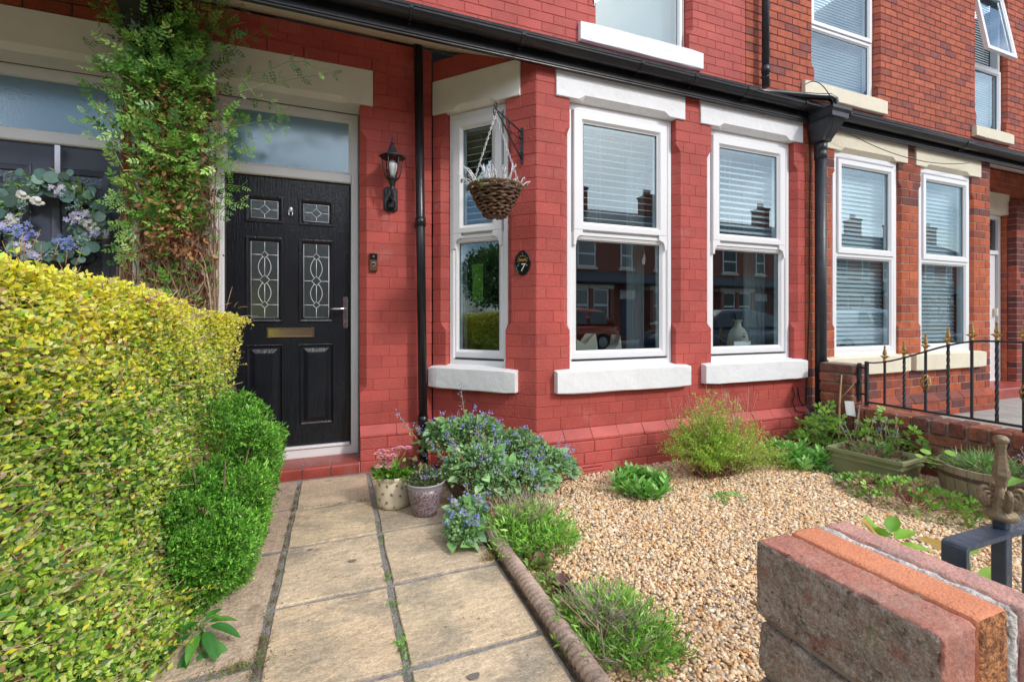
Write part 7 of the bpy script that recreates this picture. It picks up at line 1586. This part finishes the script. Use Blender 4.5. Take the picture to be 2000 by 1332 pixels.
for (px, py, r_) in ((1808, 882, .028), (1857, 885, .032), (1868, 905, .020), (1795, 890, .02)):
    c = Vector(from_px(px, py, 1.72)); b = MB(); P = [(c.x + r_ * math.cos(t), c.y + r_ * math.sin(t) * .9, c.z + r_ * .35 * math.sin(t + .5)) for t in [2 * math.pi * j / 14 for j in range(14)]]; b.rings([P, [(p[0], p[1], p[2] + .0015) for p in P]], (.34, .58, .08)); b.tube([(3.64, 1.64, .2), c - Vector((0, 0, .03)), c], .0025, 5, col=(.4, .5, .12)); b.build('round_leaf', M['leaf'], rp_)
clump('barrel_filler', (3.70, 1.56, .18), (.19, .19), .09, 420, BLADE, .09, [(.24, .42, .10), (.32, .48, .18), (.16, .32, .08)], 'fine tangled green growth filling the barrel top', 'plant')
YG = [(.26, .52, .06), (.34, .56, .08), (.20, .44, .06), (.55, .36, .06)]
bigleaf_plant('broad_leaved_plant', (2.30, 1.30, -.01), [(150, 38, .11, 0.125, .03), (170, 60, .10, 0.135, .03), (120, 62, .12, 0.135, .04), (-150, 20, .12, 0.115, .03), (95, 50, .12, 0.125, .03), (-10, 30, .12, 0.135, .04), (-40, 15, .13, 0.125, .03), (15, 55, .11, 0.135, .05), (-100, 10, .12, 0.115, .03), (-175, 62, .09, 0.145, .03), (60, 30, .10, 0.125, .03)], 'broad yellow green leaves rising behind the brick pier', 'plant', YG, wd=.62, bend=.28)
bigleaf_plant('broad_leaved_plant', (1.95, .86, -.01), [(150, 25, .12, 0.270, .03), (-170, 40, .11, 0.290, .03), (100, 30, .12, 0.330, .03), (-20, 30, .12, 0.270, .03), (30, 50, .11, 0.330, .03), (-120, 10, .10, 0.250, .03), (200, 5, .12, 0.200, .03)], 'broad green leaves seen through the navy railing', 'plant', YG, wd=.62, bend=.3)
bigleaf_plant('broad_leaved_plant', (3.56, 1.33, .0), [(-175, 18, .22, .24, .05), (-120, 35, .20, .26, .04), (-150, 55, .16, .28, .04), (-60, 25, .18, .2, .03)], 'large green and amber leaves at the right edge above the railing', 'plant', [(.18, .46, .06), (.22, .50, .08), (.52, .32, .04)], wd=.40, bend=.35)
# pots
PK = [(.90, .46, .54), (.95, .64, .68), (.84, .36, .46)]
dz = empty('pink_daisies', (.31, 2.84, .18), 'pink pompon daisies in the cream pot', 'flowers'); GF_ = []
for k, (px, py) in enumerate(((738, 886), (746, 880), (742, 893), (752, 890), (757, 882), (749, 899), (764, 899), (768, 890), (760, 904), (770, 878), (778, 876), (783, 874), (744, 906), (757, 912), (796, 875), (739, 912), (762, 925))):
    c = Vector(from_px(px, py, 2.76 + random.uniform(-.02, .06))); b = MB(); sz = random.uniform(.020, .027)
    for q, (rr_, zz) in enumerate(((1, 0), (.8, .35), (.5, .6))):
        m_ = 16; P = np.tile(np.array(c), (m_, 1)); th = np.linspace(0, 6.28, m_, endpoint=False) + q; f_ = np.stack([np.cos(th) * rr_, np.sin(th) * rr_ - .1, np.full(m_, zz + .1)], 1); GF_.append((P, f_, np.full(m_, sz * (1 - .2 * q))))
    b.tube([(.31 + random.uniform(-.03, .03), 2.84, .17), c - Vector((0, 0, .004))], .0015, 5, col=(.3, .45, .12)); b.build('flower_stalk', M['twig'], dz)
P = np.concatenate([g[0] for g in GF_]); F_ = np.concatenate([g[1] for g in GF_]); S_ = np.concatenate([g[2] for g in GF_]); scatter('petals', (LEAF[0] * [.8, 1, 1], LEAF[1]), P, F_, rdir(len(P), 2), S_, pick(PK, len(P)), M['petal'], dz, kind='stuff')
n = 520; th = rng.uniform(0, 6.28, n); q = rng.uniform(size=n) ** .5 * .115; P = np.stack([.322 + np.cos(th) * q, 2.85 + np.sin(th) * q, .175 + rng.uniform(0, .05, n)], 1); scatter('foliage', LEAF, P, norm(np.stack([np.cos(th), np.sin(th), np.full(n, .6)], 1) + rng.normal(size=(n, 3)) * .4), rdir(n, 1), rng.uniform(.02, .045, n), pick([(.20, .45, .05), (.28, .5, .08), (.12, .3, .04)], n), M['leaf'], dz, kind='stuff')
ht = empty('purple_heuchera', (.41, 2.86, .18), 'dark purple crinkled leaves at the right of the cream pot', 'plant'); n = 60; P = np.array([.42, 2.84, .215]) + rng.normal(size=(n, 3)) * [.03, .035, .022]; scatter('foliage', HEART, P, rdir(n, .2), norm(rng.normal(size=(n, 3)) * .5 + [0, -.7, .6]), rng.uniform(.03, .05, n), pick([(.10, .035, .05), (.16, .06, .05), (.22, .09, .06), (.28, .32, .10)], n), M['leaf'], ht, kind='stuff')
vp_ = empty('violas', (.48, 2.665, .17), 'dark leaved trailing plant with tiny blue flowers in the mauve pot', 'plant'); n = 750; th = rng.uniform(0, 6.28, n); q = rng.uniform(size=n) ** .5 * .115; P = np.stack([.48 + np.cos(th) * q, 2.68 + np.sin(th) * q, .172 + rng.uniform(0, .10, n) * (1 - q / .14)], 1); scatter('foliage', LEAF, P, norm(np.stack([np.cos(th), np.sin(th), np.full(n, .7)], 1) + rng.normal(size=(n, 3)) * .5), rdir(n, 1), rng.uniform(.012, .028, n), pick([(.08, .18, .06), (.14, .26, .07), (.25, .34, .08), (.10, .08, .09)], n), M['leafmatt'], vp_, kind='stuff')
n = 60; P = np.array([.48, 2.66, .225]) + rng.normal(size=(n, 3)) * [.05, .05, .018]; scatter('tiny_flowers', FLO, P, rdir(n, .3), norm(rng.normal(size=(n, 3)) * .4 + [0, -.7, .7]), rng.uniform(.004, .006, n), pick([(.22, .28, .7), (.7, .55, .6)], n), M['petal'], vp_, kind='stuff')
# moss and weeds in the joints
wd_ = empty('joint_weeds', (0, 2, 0), kind='stuff'); seg = [(-.243, -.243, 1.75, 3.4, 1000, .7), (.210, .210, 1.35, 2.7, 260, .4), (-.242, -.242, 1.3, 1.85, 900, 1.3)]
PPw, Cw = [], []
for (xa, xb, ya, yb, n, k) in seg: PPw.append(np.stack([rng.uniform(xa, xb, n) + rng.normal(size=n) * .010 * k, (ya + (yb - ya) * ((np.floor(rng.uniform(size=n) * 14) + .5) / 14) + rng.normal(size=n) * .022), rng.uniform(-.004, .006, n)], 1)); Cw.append(pick([(.16, .22, .05), (.24, .34, .06), (.20, .09, .06), (.14, .12, .06), (.28, .14, .10)], n))
PPw.append(np.stack([-.30 + rng.normal(size=420) * .06, 2.50 - .8 + rng.normal(size=420) * .014 - .0, rng.uniform(-.004, .012, 420)], 1)); Cw.append(pick([(.16, .22, .05), (.22, .10, .07), (.24, .34, .06)], 420))
PPw.append(np.stack([.18 + rng.uniform(-.4, .0, 160) * 0 + rng.uniform(-.38, .0, 160), np.full(160, 2.99) + rng.normal(size=160) * .004, rng.uniform(-.006, .002, 160)], 1)); Cw.append(pick([(.30, .34, .08), (.2, .26, .06)], 160))
PPw.append(np.stack([.708 + rng.normal(size=260) * .006, rng.uniform(1.2, 2.3, 260), rng.uniform(-.008, .004, 260)], 1)); Cw.append(pick([(.10, .11, .05), (.16, .20, .05), (.18, .10, .06)], 260))
PPw.append(np.array([.69, 2.02, 0]) + np.abs(rng.normal(size=(240, 3))) * [-.03, .03, .012]); Cw.append(pick([(.30, .17, .06), (.36, .34, .08), (.22, .12, .05)], 240))
P = np.concatenate(PPw); n = len(P); scatter('moss', LANCE, P, rdir(n, .7), rdir(n, 1), rng.uniform(.006, .017, n), np.concatenate(Cw), M['leafmatt'], wd_, kind='stuff')
n = 110; yc = rng.choice([1.36, 1.42, 1.58, 1.62, 1.66, 1.86, 2.06, 2.42, 2.46, 1.52], n, p=[.16,.16,.14,.12,.08,.08,.06,.10,.04,.06]); P = np.stack([.210 + rng.normal(size=n) * .009, yc + rng.normal(size=n) * .022, rng.uniform(0, .008, n)], 1); scatter('clover', TRI, P, rdir(n, .4), rdir(n, 3), rng.uniform(.006, .016, n), pick([(.24, .50, .08), (.16, .38, .06)], n), M['leaf'], wd_, kind='stuff')
# fallen leaves and grit on the slabs
lt = empty('leaf_litter', (0, 2, 0), kind='stuff'); n = 420; P = np.stack([np.where(rng.uniform(size=n) < .6, rng.uniform(-.64, -.2, n), rng.uniform(-.2, .7, n)), rng.uniform(1.2, 3.5, n), np.full(n, .003)], 1); scatter('litter', LEAF, P, norm(rng.normal(size=(n, 3)) * [1, 1, .15]), norm(rng.normal(size=(n, 3)) * .3 + [0, 0, 1]), rng.uniform(.003, .011, n), pick([(.30, .18, .09), (.45, .35, .15), (.10, .07, .05), (.5, .42, .3)], n), M['leafmatt'], lt, kind='stuff')
for (px, py, r_) in ((688, 1096, .018), (748, 1106, .008), (925, 1322, .020), (606, 1074, .012)):
    d = (.3584 + (px - 1000) / 889 * .9336, .9336 - (px - 1000) / 889 * .3584, (620 - py) / 889); t = -H / d[2]; x, y = d[0] * t, d[1] * t
    b = MB(); P = [(x + r_ * (1 + .2 * math.sin(3 * q)) * math.cos(q), y + r_ * .8 * (1 + .2 * math.cos(2 * q)) * math.sin(q), .0028) for q in [2 * math.pi * j / 14 for j in range(14)]]; b.rings([P, [(p[0], p[1], .0036) for p in P]]); b.build('gum_stain', mat('gum_stain', (.20, .175, .15), .8), None, {688: 'dark round gum stain on the left slab', 748: 'small dark stain beside the centre joint', 925: 'dark gum stain on the near right slab', 606: 'faint grey lichen spot on the left slab'}[px], 'stain', org=(x, y, .003))

# weeds, crumbs and dead leaves in the gravel
gl_ = empty('gravel_litter', (2, 1.8, 0), kind='stuff'); n = 700; P = np.stack([rng.uniform(.85, 3.9, n), rng.uniform(.7, 2.85, n), rng.uniform(-.008, .004, n)], 1)
scatter('litter', LEAF, P, norm(rng.normal(size=(n, 3)) * [1, 1, .3]), norm(rng.normal(size=(n, 3)) * .4 + [0, 0, 1]), rng.uniform(.006, .018, n), pick([(.36, .22, .12), (.50, .38, .2), (.18, .11, .07), (.22, .34, .08)], n), M['leafmatt'], gl_, kind='stuff')
n = 420; ci = rng.integers(0, 30, n); cc = np.stack([rng.uniform(1.0, 3.5, 30), rng.uniform(1.0, 2.8, 30), np.full(30, -.006)], 1); P = cc[ci] + rng.normal(size=(n, 3)) * [.018, .018, .003]
scatter('tiny_weeds', LEAF, P, rdir(n, .6), rdir(n, 2), rng.uniform(.006, .014, n), pick([(.24, .44, .08), (.34, .5, .1)], n), M['leaf'], gl_, kind='stuff')
n = 1500; P = np.stack([rng.uniform(1.35, 4.0, n), 2.90 - np.abs(rng.normal(size=n)) * .05, rng.uniform(-.01, .008, n)], 1)
scatter('wall_foot_debris', LEAF, P, rdir(n, .2), rdir(n, 1), rng.uniform(.005, .014, n), pick([(.20, .13, .08), (.32, .20, .11), (.12, .08, .05), (.4, .12, .09)], n), M['leafmatt'], gl_, kind='stuff')
